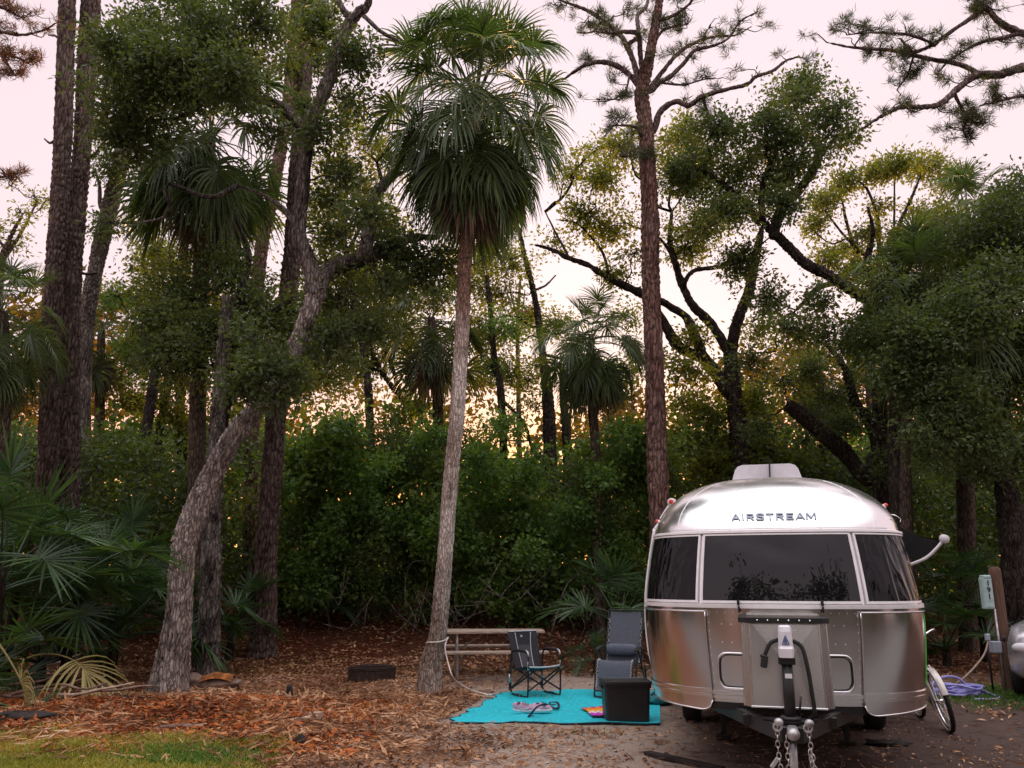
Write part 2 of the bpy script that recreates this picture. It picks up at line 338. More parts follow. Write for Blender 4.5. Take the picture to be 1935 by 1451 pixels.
# ---------------------------------------------------------------- bark relief
def hsh(a, b, k):
    v = np.sin(a*127.1+b*311.7+k*74.7)*43758.5453
    return v-np.floor(v)
def cells(u, v, per):
    iu, iv = np.floor(u), np.floor(v)
    f1 = np.full(u.shape, 9.0); f2 = np.full(u.shape, 9.0)
    for du in (-1, 0, 1):
        for dv in (-1, 0, 1):
            a, b = iu+du, iv+dv; aw = np.mod(a, per)
            d = np.hypot(a+0.15+0.7*hsh(aw, b, 1)-u, b+0.1+0.8*hsh(aw, b, 2)-v)
            f2 = np.where(d < f1, f1, np.minimum(f2, d)); f1 = np.minimum(f1, d)
    return f2-f1
def bark_tube(mb, pts, rad, kind, res=1.0, m=0):
    """tapered trunk or limb along pts with the cracks and plates of its bark in the mesh"""
    pts = np.asarray(pts, float); rad = np.asarray(rad, float)
    L = np.sum(np.linalg.norm(np.diff(pts, axis=0), axis=1))
    rm = rad.max()
    res = res*0.74; sides = int(np.clip(2*PI*rm/0.028*res, 7, 84)); n = int(np.clip(L/0.045*res, 6, 360))
    p = catmull(pts, n)
    r = np.interp(np.linspace(0, 1, n), np.linspace(0, 1, len(rad)), rad)
    s = np.r_[0, np.cumsum(np.linalg.norm(np.diff(p, axis=0), axis=1))]
    th = np.linspace(0, 1, sides, endpoint=False)
    TH, SS = np.meshgrid(th, s)
    k = rng.uniform(0, 50)
    lump = (np.sin(TH*2*PI*2+SS*1.3+k)+np.sin(TH*2*PI*3-SS*2.1+k)*0.7+np.sin(SS*4.7+k))*0.025*r[:, None]
    if kind == 'palm':
        ring = SS/0.075+0.35*np.sin(TH*2*PI+k)+0.2*np.sin(TH*4*PI)
        f = np.mod(ring+0.25*hsh(np.floor(ring), 0*ring, 3), 1.0)
        c2 = cells(TH*max(4, round(2*PI*rm/0.05))+0.0, SS/0.30, max(4, round(2*PI*rm/0.05)))
        ridge = np.clip(f*1.6, 0, 1)*0.6+0.4*np.clip(c2*2.2, 0, 1)
        disp = lump*0.5+(ridge-0.5)*0.014*min(1, rm/0.12)
    else:
        cw, ch, dep = {'pine': (0.085, 0.16, 0.034), 'oak': (0.045, 0.11, 0.034)}[kind]
        per = max(4, round(2*PI*rm/cw))
        wob = 0.5*np.sin(SS*6+k)+0.3*np.sin(SS*15+TH*12)
        c = cells(TH*per+wob*0.6, SS/ch+hsh(np.floor(TH*per), 0*TH, 4)*0.1+k, per)
        zone = 0.75+0.35*np.sin(SS*1.1+k)*np.sin(TH*2*PI+SS*0.6+k)
        ridge = np.clip(c*2.0*zone, 0, 1)
        lift = hsh(np.floor(TH*per), np.floor(SS/ch+k), 5)*0.35
        disp = lump+(ridge*(1+lift)-0.6)*dep*min(1, rm/0.16)
    if rm < 0.03: disp = disp*0
    V, F = tube_geo(p, r, sides, False, True, disp)
    att = np.r_[ridge.ravel(), 0.5, 0.5]
    return mb.add(V, F, m, True, att)

# ---------------------------------------------------------------- leaves
def unit(n):
    v = rng.normal(size=(n, 3)); return v/np.linalg.norm(v, axis=1, keepdims=True)
def leaf_quads(mb, Cn, L, W, up=0.5, axis=None, m=0, fold=0.18, var=0.35):
    n = len(Cn)
    a = unit(n) if axis is None else axis
    nn = unit(n); nn[:, 2] += up
    nn -= a*np.sum(nn*a, 1, keepdims=True); nn /= np.linalg.norm(nn, axis=1, keepdims=True)+1e-9
    sd = np.cross(a, nn)
    var = var+0.15; l = (L*rng.uniform(1-var, 1+var, n))[:, None]; w = (W*rng.uniform(1-var, 1+var, n))[:, None]
    V = np.stack([Cn, Cn+a*l*0.45+sd*w/2+nn*w*fold, Cn+a*l-nn*l*0.08, Cn+a*l*0.45-sd*w/2+nn*w*fold], 1).reshape(-1, 3)
    F = np.arange(4*n).reshape(n, 4)
    return mb.add(V, F, m, False)
def gapnoise(p, s):
    q = p/s
    return (np.sin(q[:, 0]*2.1+1.7*np.sin(q[:, 2]*1.3))+np.sin(q[:, 1]*1.9+q[:, 2]*1.1+2)+np.sin(q[:, 2]*2.6+1.4*np.sin(q[:, 0]*1.7+q[:, 1])))/3
DM = 5.0
def clump_points(blobs, per_area, csize, shell=2.2, gap=-0.25, gs=0.38):
    """twig ends spread through the blobs (centre, radii), pushed to their outside, with holes left open"""
    out = []
    for c, r in blobs:
        r = np.ones(3)*r
        n = max(3, int(DM*per_area*(r[0]*r[1]+r[0]*r[2]+r[1]*r[2])/3))
        p = unit(n)*(rng.uniform(0.04, 1, n)**(1/shell))[:, None]
        p *= rng.uniform(0.8, 1.22, n)[:, None]
        p = p*r
        f = 1.9/max(r); kx = rng.uniform(0, 6, 6)
        p = p*(1+0.30*np.sin(p[:, [1]]*f*1.7+kx[0])*np.sin(p[:, [2]]*f*2.1+kx[1])+0.18*np.sin(p[:, [0]]*f*3.9+kx[2]+p[:, [2]]*f*3))
        far_ = rng.random(n) < 0.24; p[far_] *= rng.uniform(1.05, 1.55, far_.sum())[:, None]
        p = p+np.asarray(c)
        p = p[gapnoise(p, gs) > gap+rng.normal(0, 0.15, len(p))]
        out.append(p)
    return np.vstack(out)
def foliage(mb, pts, k, sd, L, W, up=0.5, m=0):
    n = len(pts)
    off = rng.normal(size=(n*k, 3))*sd; off[:, 2] *= 0.7
    c = np.repeat(pts, k, 0)+off
    ax = off/(np.linalg.norm(off, axis=1, keepdims=True)+1e-9)+0.8*unit(n*k); ax[:, 2] -= 0.15
    ax /= np.linalg.norm(ax, axis=1, keepdims=True)
    return leaf_quads(mb, c, L, W, up, ax, m)
def needles(mb, pts, k, L, W, m=0):
    n = len(pts)
    dirs = unit(n); dirs[:, 2] = np.abs(dirs[:, 2])*0.8; dirs /= np.linalg.norm(dirs, axis=1, keepdims=True)
    ax = np.repeat(dirs, k, 0)*0.75+unit(n*k)*0.9; ax /= np.linalg.norm(ax, axis=1, keepdims=True)
    return leaf_quads(mb, np.repeat(pts, k, 0)+rng.normal(size=(n*k, 3))*0.03, L, W, 0.2, ax, m, 0.05, 0.25)

# ---------------------------------------------------------------- trees
def path3(path, Y, drift=0.0):
    n = len(path); pts, rad = [], []
    for i, q in enumerate(path):
        y = Y+drift*i/max(1, n-1)
        pts.append(P(q[0], q[1], y)); rad.append(RAD(q[0], q[1], y, q[2]))
    return np.array(pts), np.array(rad)
def blobs3(blobs, Y, squash=0.8):
    out = []
    for b in blobs:
        y = Y+(b[3] if len(b) > 3 else rng.uniform(-0.9, 0.9))
        r = 2*RAD(b[0], b[1], y, b[2])
        out.append((P(b[0], b[1], y), np.array((r, r*1.05, r*squash))))
    return out
def fill_path(path):
    """(x, y[, w]) points: widths left out taper evenly"""
    w0 = path[0][2]; w1 = path[-1][2] if len(path[-1]) > 2 else 3
    return [(q[0], q[1], q[2] if len(q) > 2 else w0+(w1-w0)*i/(len(path)-1)) for i, q in enumerate(path)]
def wig(a, b, n, amp):
    t = np.linspace(0, 1, n)[:, None]
    p = a+(b-a)*t
    o = rng.normal(size=(n, 3))*amp*np.linalg.norm(b-a); o[0] = 0; o[-1] = 0
    return p+o
def tree(name, label, cat, Y, trunk, limbs=(), blobs=(), leaf='leaf_oak', bark='bark_oak', kind='oak', dens=34, k=22, L=0.095, W=0.05,
         sd=0.13, gap=-0.25, res=1.0, drift=0.8, squash=0.8, group=None, needle=False, base_on_ground=True, twig=True, extra=None, tufts=None, limb_bark=None, shell=2.2, lw=1.0):
    trunk = fill_path(trunk)
    tp, tr = path3(trunk, Y)
    dq = np.gradient(np.array([q[:2] for q in trunk], float), axis=0)
    tr = tr*np.clip(np.abs(dq[:, 1])/np.hypot(dq[:, 0], dq[:, 1]), 0.66, 1)*0.86
    if base_on_ground:
        g = float(H(tp[0][0], tp[0][1])); tp[0][2] = g-0.15
    org = np.array((tp[0][0], tp[0][1], tp[0][2]+0.15))
    root = thing(name, label, cat, org, 0, group)
    mb = MB(); bark_tube(mb, tp, tr, kind, res); mb.build('trunk', M[bark], root, org, True)
    skel = [catmull(tp, 40)[12:]]
    lb = M[limb_bark] if limb_bark else (M['bark_limb'] if (needle and kind == 'pine') else M[bark])
    for li in limbs:
        d = rng.uniform(-drift, drift)
        lp, lr = path3(fill_path(li), Y, d); lr = lr*lw
        # root the limb in the nearest point of the trunk or of a limb already built
        al = np.vstack(skel); j = np.argmin(np.sum((al-lp[0])**2, 1))
        if 0.02 < np.linalg.norm(al[j]-lp[0]) < 1.2:
            lp = np.vstack([al[j], lp]); lr = np.r_[lr[0]*1.15, lr]
        mb = MB(); bark_tube(mb, lp, lr, kind, res*0.8); mb.build('limb', lb, root, org, True)
        skel.append(catmull(lp, 24))
    al = np.vstack(skel)
    B = blobs3(blobs, Y, squash) if len(blobs) else []
    tw = MB(); pts = None
    if B:
        pts = clump_points(B, dens, sd, shell, gap)
        for c, r in (B if twig else []):
            near = pts[np.sum(((pts-c)/r)**2, 1) < 1.6]
            for e in near[::max(1, len(near)//26)]:
                d = np.sum((al-e)**2, 1); s = c+(e-c)*rng.uniform(0.0, 0.35)
                tw.tube(wig(s, e, 4, 0.08), np.linspace(0.009, 0.003, 4), 3, cap=False)
        if twig:
            for c, r in B:
                d = np.sum((al-c)**2, 1)+0.15*np.maximum(0, al[:, 2]-c[2])**2
                s = al[np.argmin(d)]
                if np.linalg.norm(c-s) > 0.25:
                    q = wig(s, c, 6, 0.07); rr = np.linspace(max(0.018, 0.02*np.linalg.norm(c-s)), 0.012, 6)
                    tw.tube(catmull(q, 14), np.interp(np.linspace(0, 1, 14), np.linspace(0, 1, 6), rr), 6)
                for _ in range(int(5+3*r[0])):
                    e = c+unit(1)[0]*r*rng.uniform(0.6, 1.05)
                    a = c+unit(1)[0]*r*0.15
                    tw.tube(catmull(wig(a, e, 4, 0.09), 8), np.linspace(0.012, 0.004, 8), 4, cap=False)
    if tufts:
        # needle tufts and bare twigs along the limbs
        tp_ = []
        for s in skel[1:]:
            for _ in range(tufts):
                j = rng.integers(len(s)//3, len(s))
                d = unit(1)[0]; d[2] = abs(d[2])*0.5-0.1; d[1] *= 0.6
                e = s[j]+d*rng.uniform(0.15, 0.75)
                q = catmull(wig(s[j], e, 4, 0.10), 8)
                tw.tube(q, np.linspace(0.013, 0.004, 8), 5, cap=False)
                for t in (7, 5, 4):
                    if rng.random() < 0.72: tp_.append(q[t]+unit(1)[0]*0.05)
        tp_ = np.array(tp_)
        pts = tp_ if pts is None else np.vstack([pts, tp_])
    if tw.n: tag(tw.build('twigs', lb, root, org, True), kind='stuff')
    if pts is not None:
        cm = MB()
        if needle: needles(cm, pts, k, L, W)
        else: foliage(cm, pts, k, sd, L, W)
        if extra:
            for (eb, en, m_) in extra:
                pass
        cm.build('crown', M[leaf], root, org)
    return root

# ---------------------------------------------------------------- palms
def frond_mesh(elev, Lp=1.1, Lb=0.9, nseg=44, bend=0.5, droop=0.22, spread=2.35, lift=0.35, w=0.036, pw=0.018, seed=0, shrink=1.0):
    r = np.random.default_rng(seed)
    mb = MB(); n = 9; ds = Lp/n
    p = np.zeros(3); pts = [p.copy()]; e = elev
    side_b = r.normal()*0.06
    for i in range(n):
        e -= bend*(1.0 if math.cos(e) > 0 else 0)*math.cos(e)/n+0.0
        p = p+ds*np.array((math.cos(e), side_b*i/n, math.sin(e))); pts.append(p.copy())
    petiole = np.array(pts)
    cos_pts = [p.copy()]; ec = e; m = 7; dl = Lb*0.42/m; tang = []
    for i in range(m):
        ec -= 0.9/m*max(0.15, math.cos(ec)); tang.append(np.array((math.cos(ec), 0, math.sin(ec))))
        p = p+dl*tang[-1]; cos_pts.append(p.copy())
    cost = np.array(cos_pts)
    allp = np.vstack([petiole, cost[1:]])
    mb.tube(allp[::2], np.linspace(pw, pw*0.35, len(allp[::2])), 5, 0, cap=False)
    for i in range(nseg):
        if r.random() < 0.05: continue
        f = -1+2*(i+0.5)/nseg; phi = spread*f
        t = (1-abs(f))**0.8
        j = t*(m-1); j0 = int(j); fr = j-j0
        b = cost[j0]*(1-fr)+cost[min(m, j0+1)]*fr
        tg = tang[min(m-1, j0)]; sd = np.array((0, 1.0, 0)); nm = np.cross(tg, sd); nm = nm if nm[2] > 0 or abs(nm[2]) < 1e-6 and nm[0] < 0 else -nm
        d = math.cos(phi)*tg+math.sin(phi)*sd+lift*abs(math.sin(phi*0.8))*nm+r.normal(size=3)*0.05
        d /= np.linalg.norm(d)
        Ls = Lb*(0.62+0.38*math.cos(phi*0.55))*r.uniform(0.86, 1.08)*shrink
        st = 6; q = b.copy(); rows = []
        prof = (0.35, 0.9, 1.0, 0.85, 0.5, 0.08)
        dr = droop*r.uniform(0.7, 1.35)
        for s in range(st):
            wd = np.cross(nm, d); wd /= np.linalg.norm(wd)+1e-9
            nn = np.cross(d, wd)
            ww = w*prof[s]/2
            rows.append((q+wd*ww, q-nn*ww*0.7, q-wd*ww))
            q = q+d*Ls/(st-1)
            d = d+np.array((0, 0, -1))*dr*(0.25+1.5*(s/st)**1.3); d /= np.linalg.norm(d)
        V = np.array(rows).reshape(-1, 3)
        F = []
        for s in range(st-1):
            for h in (0, 1):
                a = 3*s+h; F.append((a, a+1, a+4, a+3))
        mb.add(V, F, 0, False)
    return mb
NV = 3
def frond_set(prefix, mats, spec):
    """one mesh per stage of a leaf's life: list of (elevation, petiole, blade, bend, droop, dead) -> mesh data"""
    out = []
    for i, (el, lp, lb, bend, droop, mi, ns, wd, shr) in enumerate(spec):
      for v_ in range(NV):
        o = frond_mesh(math.radians(el+(0, 7, -6)[v_]), lp*(1, 1.12, .9)[v_], lb, ns, bend, droop*(1, 1.35, 0.8)[v_], 2.35 if mi != 'frond_dead' else 2.0, 0.35 if mi != 'frond_dead' else 0.1, wd, seed=100+i*7+v_, shrink=shr*(1, .92, 1.05)[v_]).build(prefix, M[mi])
        me = o.data; bpy.data.objects.remove(o); out.append(me)
    return out
def put_frond(root, me, at, az, roll=0.0, s=1.0, tilt=0.0):
    o = bpy.data.objects.new('frond', me); C.objects.link(o); o.parent = root
    o.location = at; o.rotation_euler = (roll, tilt, az); o.scale = (s, s, s)
    return o
FR = frond_set('frond', None, [
    (82, 1.15, 0.85, 0.25, 0.24, 'frond', 46, .040, 1), (66, 1.25, 0.95, 0.45, 0.32, 'frond', 48, .040, 1), (48, 1.3, 1.0, 0.7, 0.44, 'frond', 48, .040, 1),
    (28, 1.3, 1.0, 0.9, 0.52, 'frond', 48, .042, 1), (8, 1.2, 1.05, 0.9, 0.66, 'frond', 46, .042, 1), (-15, 1.05, 1.05, 0.7, 0.75, 'frond', 46, .042, 1),
    (-40, 0.9, 1.0, 0.5, 0.7, 'frond', 44, .042, 1), (-62, 0.8, 1.0, 0.3, 0.8, 'frond', 40, .040, .95),
    (-70, 0.6, 0.9, 0.2, 0.9, 'frond_dead', 34, .034, .95), (-80, 0.5, 0.95, 0.05, 1.0, 'frond_dead', 30, .034, 1), (-50, 0.7, 0.9, 0.3, 0.9, 'frond_yellow', 34, .034, .9)])
FRF = frond_set('frond', None, [
    (80, 1.0, 0.85, 0.25, 0.14, 'frond_far', 30, .055, 1), (55, 1.1, 0.9, 0.5, 0.2, 'frond_far', 30, .055, 1), (30, 1.1, 0.9, 0.7, 0.28, 'frond_far', 30, .055, 1),
    (5, 1.0, 0.95, 0.7, 0.4, 'frond_far', 30, .055, 1), (-25, 0.9, 0.95, 0.5, 0.5, 'frond_far', 28, .055, 1), (-55, 0.8, 0.9, 0.3, 0.6, 'frond_far', 26, .055, 1),
    (-72, 0.6, 0.9, 0.1, 0.8, 'frond_dead', 24, .045, 1)])
FRP = frond_set('frond', None, [
    (75, 0.75, 0.62, 0.15, 0.05, 'frond_palmetto', 34, .036, 1), (55, 0.85, 0.66, 0.3, 0.07, 'frond_palmetto', 36, .036, 1), (35, 0.9, 0.66, 0.4, 0.09, 'frond_palmetto', 36, .036, 1),
    (18, 0.9, 0.64, 0.5, 0.12, 'frond_palmetto', 36, .036, 1), (60, 1.1, 0.6, 0.9, 0.15, 'frond_palmetto', 34, .034, 1), (5, 0.6, 0.6, 0.4, 0.5, 'frond_yellow', 26, .026, 1)])
def palm(name, label, Y, trunk, crown, scale, n, far=False, bark='bark_palm_dark', dead=6, group=None, topk=0.78, pw=0.75, base_z=None, clip_az=None, yellow=0, res=1.0, span=1.0, zoff=0.0):
    tp, tr = path3(fill_path(trunk), Y); tr = tr*0.92
    tp[0][2] = float(H(tp[0][0], tp[0][1]))-0.15
    top = P(crown[0], crown[1], Y)
    org = tp[0]+np.array((0, 0, 0.15))
    root = thing(name, label, 'palm tree', org, 0, group)
    mb = MB(); bark_tube(mb, np.vstack([tp, top]) if np.linalg.norm(tp[-1]-top) > 0.2 else tp, np.r_[tr, tr[-1]*0.8] if np.linalg.norm(tp[-1]-top) > 0.2 else tr, 'palm', res)
    mb.build('trunk', M[bark], root, org, True)
    S = FRF if far else FR
    live = [S[i:i+NV] for i in range(0, NV*(6 if far else 8), NV)]
    deadm = S[6*NV:7*NV] if far else S[8*NV:10*NV]
    for i in range(n):
        u = (i+0.5)/n; az = i*2.39996+rng.uniform(-0.2, 0.2)
        me = live[int(np.clip(u**pw*len(live)+rng.normal(0, 0.55), 0, len(live)-1))][rng.integers(NV)]
        at = top+np.array((0.05*math.cos(az), 0.05*math.sin(az), (0.10-0.95*u**1.7)*scale*span+zoff))-org
        put_frond(root, me, at, az, rng.normal(0, 0.2), scale*rng.uniform(0.88, 1.1)*(topk+(1.2-topk)*u), rng.normal(0, 0.13))
    for i in range(dead):
        az = i*2.39996*1.7+rng.uniform(-0.3, 0.3) if i % 2 else -PI/2+rng.uniform(-1.1, 1.1)
        at = top+np.array((0.06*math.cos(az), 0.06*math.sin(az), -(0.66+0.36*rng.random())*scale*span+zoff))-org
        put_frond(root, deadm[rng.integers(len(deadm))], at, az, rng.normal(0, 0.1), scale*rng.uniform(0.95, 1.3), rng.normal(0, 0.10))
    for i in range(yellow):
        az = -PI/2+0.4*(i-yellow/2)+0.35
        put_frond(root, S[10*NV+i % NV], top+np.array((0.05, -0.06, -0.75*scale))-org, az, 0, scale*0.95)
    return root
def palmetto(label, px, py, Y, s, n=12, group='saw palmettos', seed=0, h=0.15, yellow=0):
    p = P(px, py, Y); g = float(H(p[0], p[1]))
    org = np.array((p[0], p[1], g)); base_h = float(np.clip(p[2]-g-0.75*s, 0.08, 1.9))
    root = thing('palmetto_bush', label, 'palmetto', org, 0, group)
    r = np.random.default_rng(seed+900)
    mb = MB()
    mb.tube(catmull(np.array([(0, 0, -0.1), (0.03, -0.02, base_h*0.5), (0, 0, base_h)]), 8), np.linspace(0.09, 0.06, 8), 9)
    mb.build('stem', M['bark_palm_dark'], root, None, True)
    for i in range(n):
        az = i*2.39996+r.uniform(-0.3, 0.3)+seed
        me = FRP[[0, 1, 1, 2, 4, 2, 3, 3][i % 8]*NV+int(r.integers(NV))]
        put_frond(root, me, (0.05*math.cos(az), 0.05*math.sin(az), base_h*r.uniform(0.75, 1.0)), az, r.normal(0, 0.2), s*r.uniform(0.8, 1.15), r.normal(0, 0.12))
    for i in range(yellow):
        put_frond(root, FRP[5*NV], (0, 0, base_h*0.7), -PI/2+0.6*i, 0, s)
    return root
# ---------------------------------------------------------------- ground
def groundmat():
    m, n, l, b = newmat('forest_floor')
    tc = n.new('ShaderNodeTexCoord'); sep = n.new('ShaderNodeSeparateXYZ'); l.new(tc.outputs['Object'], sep.inputs[0])
    def noise(s, d=6, r=0.6):
        q = n.new('ShaderNodeTexNoise'); q.inputs['Scale'].default_value = s; q.inputs['Detail'].default_value = d; q.inputs['Roughness'].default_value = r
        l.new(tc.outputs['Object'], q.inputs['Vector']); return q
    big, mid, fine, grain = noise(0.55, 3), noise(3.5), noise(26, 6, 0.7), noise(140, 3, 0.7)
    litter = ramp(n, [(0.25, (0.045, 0.026, 0.020)), (0.5, (0.20, 0.115, 0.08)), (0.68, (0.34, 0.20, 0.14)), (0.85, (0.50, 0.34, 0.25))]); l.new(fine.outputs['Fac'], litter.inputs[0])
    sand = ramp(n, [(0.3, (0.24, 0.185, 0.150)), (0.55, (0.43, 0.345, 0.29)), (0.8, (0.60, 0.50, 0.43))]); l.new(grain.outputs['Fac'], sand.inputs[0])
    # worn grey sandy drive under the trailer and round the table
    def mr(x, a, b_):
        q = n.new('ShaderNodeMapRange'); q.interpolation_type = 'SMOOTHSTEP'; q.inputs[1].default_value = a; q.inputs[2].default_value = b_; l.new(x, q.inputs[0]); return q.outputs[0]
    def mth(op, a, c):
        q = n.new('ShaderNodeMath'); q.operation = op
        for i, v in enumerate((a, c)):
            if isinstance(v, (int, float)): q.inputs[i].default_value = v
            else: l.new(v, q.inputs[i])
        return q.outputs[0]
    xw = mth('ADD', sep.outputs['X'], mth('MULTIPLY', mth('SUBTRACT', mid.outputs['Fac'], 0.5), 2.2))
    yw = mth('ADD', sep.outputs['Y'], mth('MULTIPLY', mth('SUBTRACT', mid.outputs['Fac'], 0.5), 3.0))
    a1 = mth('MULTIPLY', mr(xw, -1.9, -0.2), mr(yw, 17.5, 15.0))
    a2 = mth('MULTIPLY', a1, mr(sep.outputs['X'], 7.8, 6.2))
    patch = mth('MULTIPLY', a2, mr(mid.outputs['Fac'], 0.28, 0.52))
    mx = n.new('ShaderNodeMixRGB'); l.new(patch, mx.inputs[0]); l.new(litter.outputs[0], mx.inputs[1]); l.new(sand.outputs[0], mx.inputs[2])
    gv = n.new('ShaderNodeMixRGB'); gv.blend_type = 'MULTIPLY'; l.new(mth('MULTIPLY', mr(xw, 1.5, 2.6), mr(yw, 14.0, 12.0)), gv.inputs[0]); l.new(mx.outputs[0], gv.inputs[1]); gv.inputs[2].default_value = (0.27, 0.235, 0.24, 1); mx = gv   # dark gravel of the parking pad, shade under the trailer put into its colour
    # reddish leaf mould at the left
    red = mth('MULTIPLY', mr(xw, -1.2, -3.6), mr(big.outputs['Fac'], 0.3, 0.6))
    m2 = n.new('ShaderNodeMixRGB'); m2.blend_type = 'MULTIPLY'; l.new(mth('MULTIPLY', red, 0.8), m2.inputs[0]); l.new(mx.outputs[0], m2.inputs[1]); m2.inputs[2].default_value = (1.0, 0.56, 0.36, 1)
    # soil turns darker and browner towards the bank under the trees
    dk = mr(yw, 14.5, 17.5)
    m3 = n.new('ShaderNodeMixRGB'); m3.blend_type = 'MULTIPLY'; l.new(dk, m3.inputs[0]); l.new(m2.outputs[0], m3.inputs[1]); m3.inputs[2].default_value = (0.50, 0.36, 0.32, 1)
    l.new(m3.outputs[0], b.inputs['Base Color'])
    b.inputs['Roughness'].default_value = 0.95; b.inputs['Specular IOR Level'].default_value = 0.1
    bp = n.new('ShaderNodeBump'); bp.inputs['Strength'].default_value = 0.9; bp.inputs['Distance'].default_value = 0.03
    l.new(fine.outputs['Fac'], bp.inputs['Height']); l.new(bp.outputs[0], b.inputs['Normal'])
    return m
M['ground'] = groundmat()
def axis_pts(lo, hi, step, far):
    a = np.arange(lo, hi+1e-6, step); t = [1.35**i*step for i in range(1, 24)]
    o = np.cumsum(t); o = o[o < far]
    return np.r_[lo-o[::-1], a, hi+o]
gx = axis_pts(-9, 9, 0.12, 300); gy = axis_pts(6, 19, 0.12, 300)
GX, GY = np.meshgrid(gx, gy, indexing='ij')
near = sm(12, 8, np.abs(GX))*sm(24, 18, GY)
gz = H(GX, GY)+near*rng.normal(0, 0.006, GX.shape)*(np.abs(GX) < 9)
mb = MB(); mb.sheet(np.stack([GX, GY, gz], -1)[::1])
g_o = mb.build('ground', M['ground']); tag(g_o, kind='structure')

M['road'] = simple('grey_sandy_asphalt', (0.16, 0.155, 0.15), 0.95, 0, 0.25, 6, 0.4, 90)
mb = MB(); xs = np.linspace(-60, 60, 121); ys = np.linspace(-1.5, 4.6, 9)
RX, RY = np.meshgrid(xs, ys, indexing='ij'); mb.sheet(np.stack([RX, RY, np.maximum(H(RX, RY), 0)+0.03+0*RX], -1)); tag(mb.build('road', M['road']), kind='structure')
# ---------------------------------------------------------------- trees: pines at the left
GP = 'tall pines'
tree('pine_tree', 'tall pine with rough dark bark, front one of the close pair by the left edge', 'tree', 17.0,
     [(88, 1258, 54), (89, 1000, 46), (92, 800, 41), (100, 550, 37), (111, 413, 37), (119, 248, 36), (127, 0, 35), (131, -90, 33)],
     [[(118, 255, 8), (108, 262), (95, 270), (84, 262, 3)], [(119, 75, 6), (105, 68), (92, 66, 3)]],
     [], bark='bark_pine', kind='pine', needle=True, group=GP, res=1.15)
tree('pine_tree', 'tall pine with rough dark bark, just right of its twin', 'tree', 17.5,
     [(128, 1262, 56), (126, 963, 52), (130, 798, 46), (134, 550, 42), (144, 413, 38), (157, 248, 37), (171, 0, 40), (176, -90, 40)],
     [[(150, 515, 7), (168, 518), (185, 515, 3)], [(160, 300, 8), (180, 290), (200, 262, 4)]], [], bark='bark_pine', kind='pine', needle=True, group=GP, res=1.1)
tree('oak_tree', 'grey oak leaning right behind the pair of left pines', 'tree', 20.0,
     [(138, 1250, 44), (158, 700, 34), (168, 579, 32), (183, 500, 32), (203, 410, 36), (220, 340, 34), (243, 265, 30), (262, 205, 24)],
     [[(205, 410, 10), (190, 390), (188, 350), (180, 320, 4)], [(230, 300, 12), (205, 240), (190, 180, 5)]],
     [(205, 320, 42), (180, 240, 34), (190, 430, 26), (230, 130, 70)], dens=60)
# the big leaning oak
tree('oak_tree', 'large oak with pale leaning lower trunk and forked dark limbs, left of the palm', 'tree', 13.0,
     [(312, 1316, 92), (325, 1250, 74), (338, 1150, 53), (345, 1050, 53), (356, 1000, 56), (385, 930, 54), (420, 862, 52), (455, 805, 50), (492, 765, 46), (533, 712, 42), (570, 630, 40), (598, 560, 42)],
     [[(600, 555, 36), (582, 490, 30), (566, 440, 28), (571, 380, 26), (577, 310, 25), (584, 240, 26), (606, 190, 24), (632, 120, 24), (655, 55, 22), (680, 22, 18), (694, 12, 14), (705, -30, 10)],
      [(584, 245, 22), (555, 225, 20), (530, 200, 18), (500, 190, 16), (460, 180, 13), (420, 190, 9), (380, 200, 5)],
      [(598, 545, 36), (620, 515, 32), (655, 497, 30), (700, 483, 28), (735, 465, 24), (775, 450, 17), (830, 448, 8)],
      [(690, 480, 26), (696, 440, 24), (697, 400, 22), (714, 362, 21), (738, 335, 18), (751, 321, 15)],
      [(668, 45, 14), (650, 20, 12), (635, -10, 8)], [(680, 25, 10), (720, 60, 8), (760, 80, 5), (790, 90, 2)],
      [(566, 440, 12), (540, 400, 10), (500, 370, 7), (450, 350, 4)]],
     [(325, 120, 105), (245, 190, 85), (420, 100, 100), (480, 50, 75), (235, 270, 55), (330, 170, 92), (440, 150, 72), (280, 60, 70), (380, 30, 70), (210, 90, 42), (205, 420, 26),
      (655, 190, 52), (670, 110, 48), (610, 60, 56), (650, 330, 42), (600, 250, 40), (700, 410, 55), (760, 490, 66), (830, 500, 44), (650, 570, 62), (520, 250, 44), (500, 700, 54, -0.9), (455, 735, 38, -0.7), (520, 740, 40, -0.9), (560, 700, 26, -0.9), (640, 640, 50), (700, 620, 44), (720, 540, 40),  (640, 440, 44, .6), (630, 380, 40, .5),  (720, 470, 44, .5),  (480, 640, 46, -.5)],
     leaf='leaf_oak', bark='bark_pale', limb_bark='bark_oak', dens=84, gap=-0.04, drift=1.2, res=1.2)
br = bpy.data.objects.get('limb')
tree('oak_tree', 'bushy oak in deep shade hung with leaves, between the left pines and leaning oak', 'tree', 15.5,
     [(395, 1262, 40), (398, 1100, 36), (402, 930, 34), (430, 700, 34), (455, 560, 28)],
     [[(430, 700, 18), (390, 640, 14), (340, 590, 8)], [(440, 640, 18), (500, 600, 14), (560, 560, 8)], [(455, 560, 16), (470, 480, 10), (440, 400, 5)]],
     [(470, 600, 80), (400, 640, 76), (330, 560, 76), (430, 520, 74), (510, 690, 72), (600, 660, 76), (320, 660, 60), (450, 725, 52), (560, 590, 66), (350, 700, 46), (290, 600, 40)],
     bark='bark_dark', dens=58, gap=-0.25)
tree('oak_tree', 'upright trunk with white lichen, just behind the pale leaning oak', 'tree', 14.6,
     [(392, 1277, 52), (396, 1150, 46), (400, 1000, 40), (405, 900, 36), (411, 800, 33), (416, 735, 30), (424, 640, 26), (430, 560, 20)], [], [], bark='bark_lichen', dens=30)
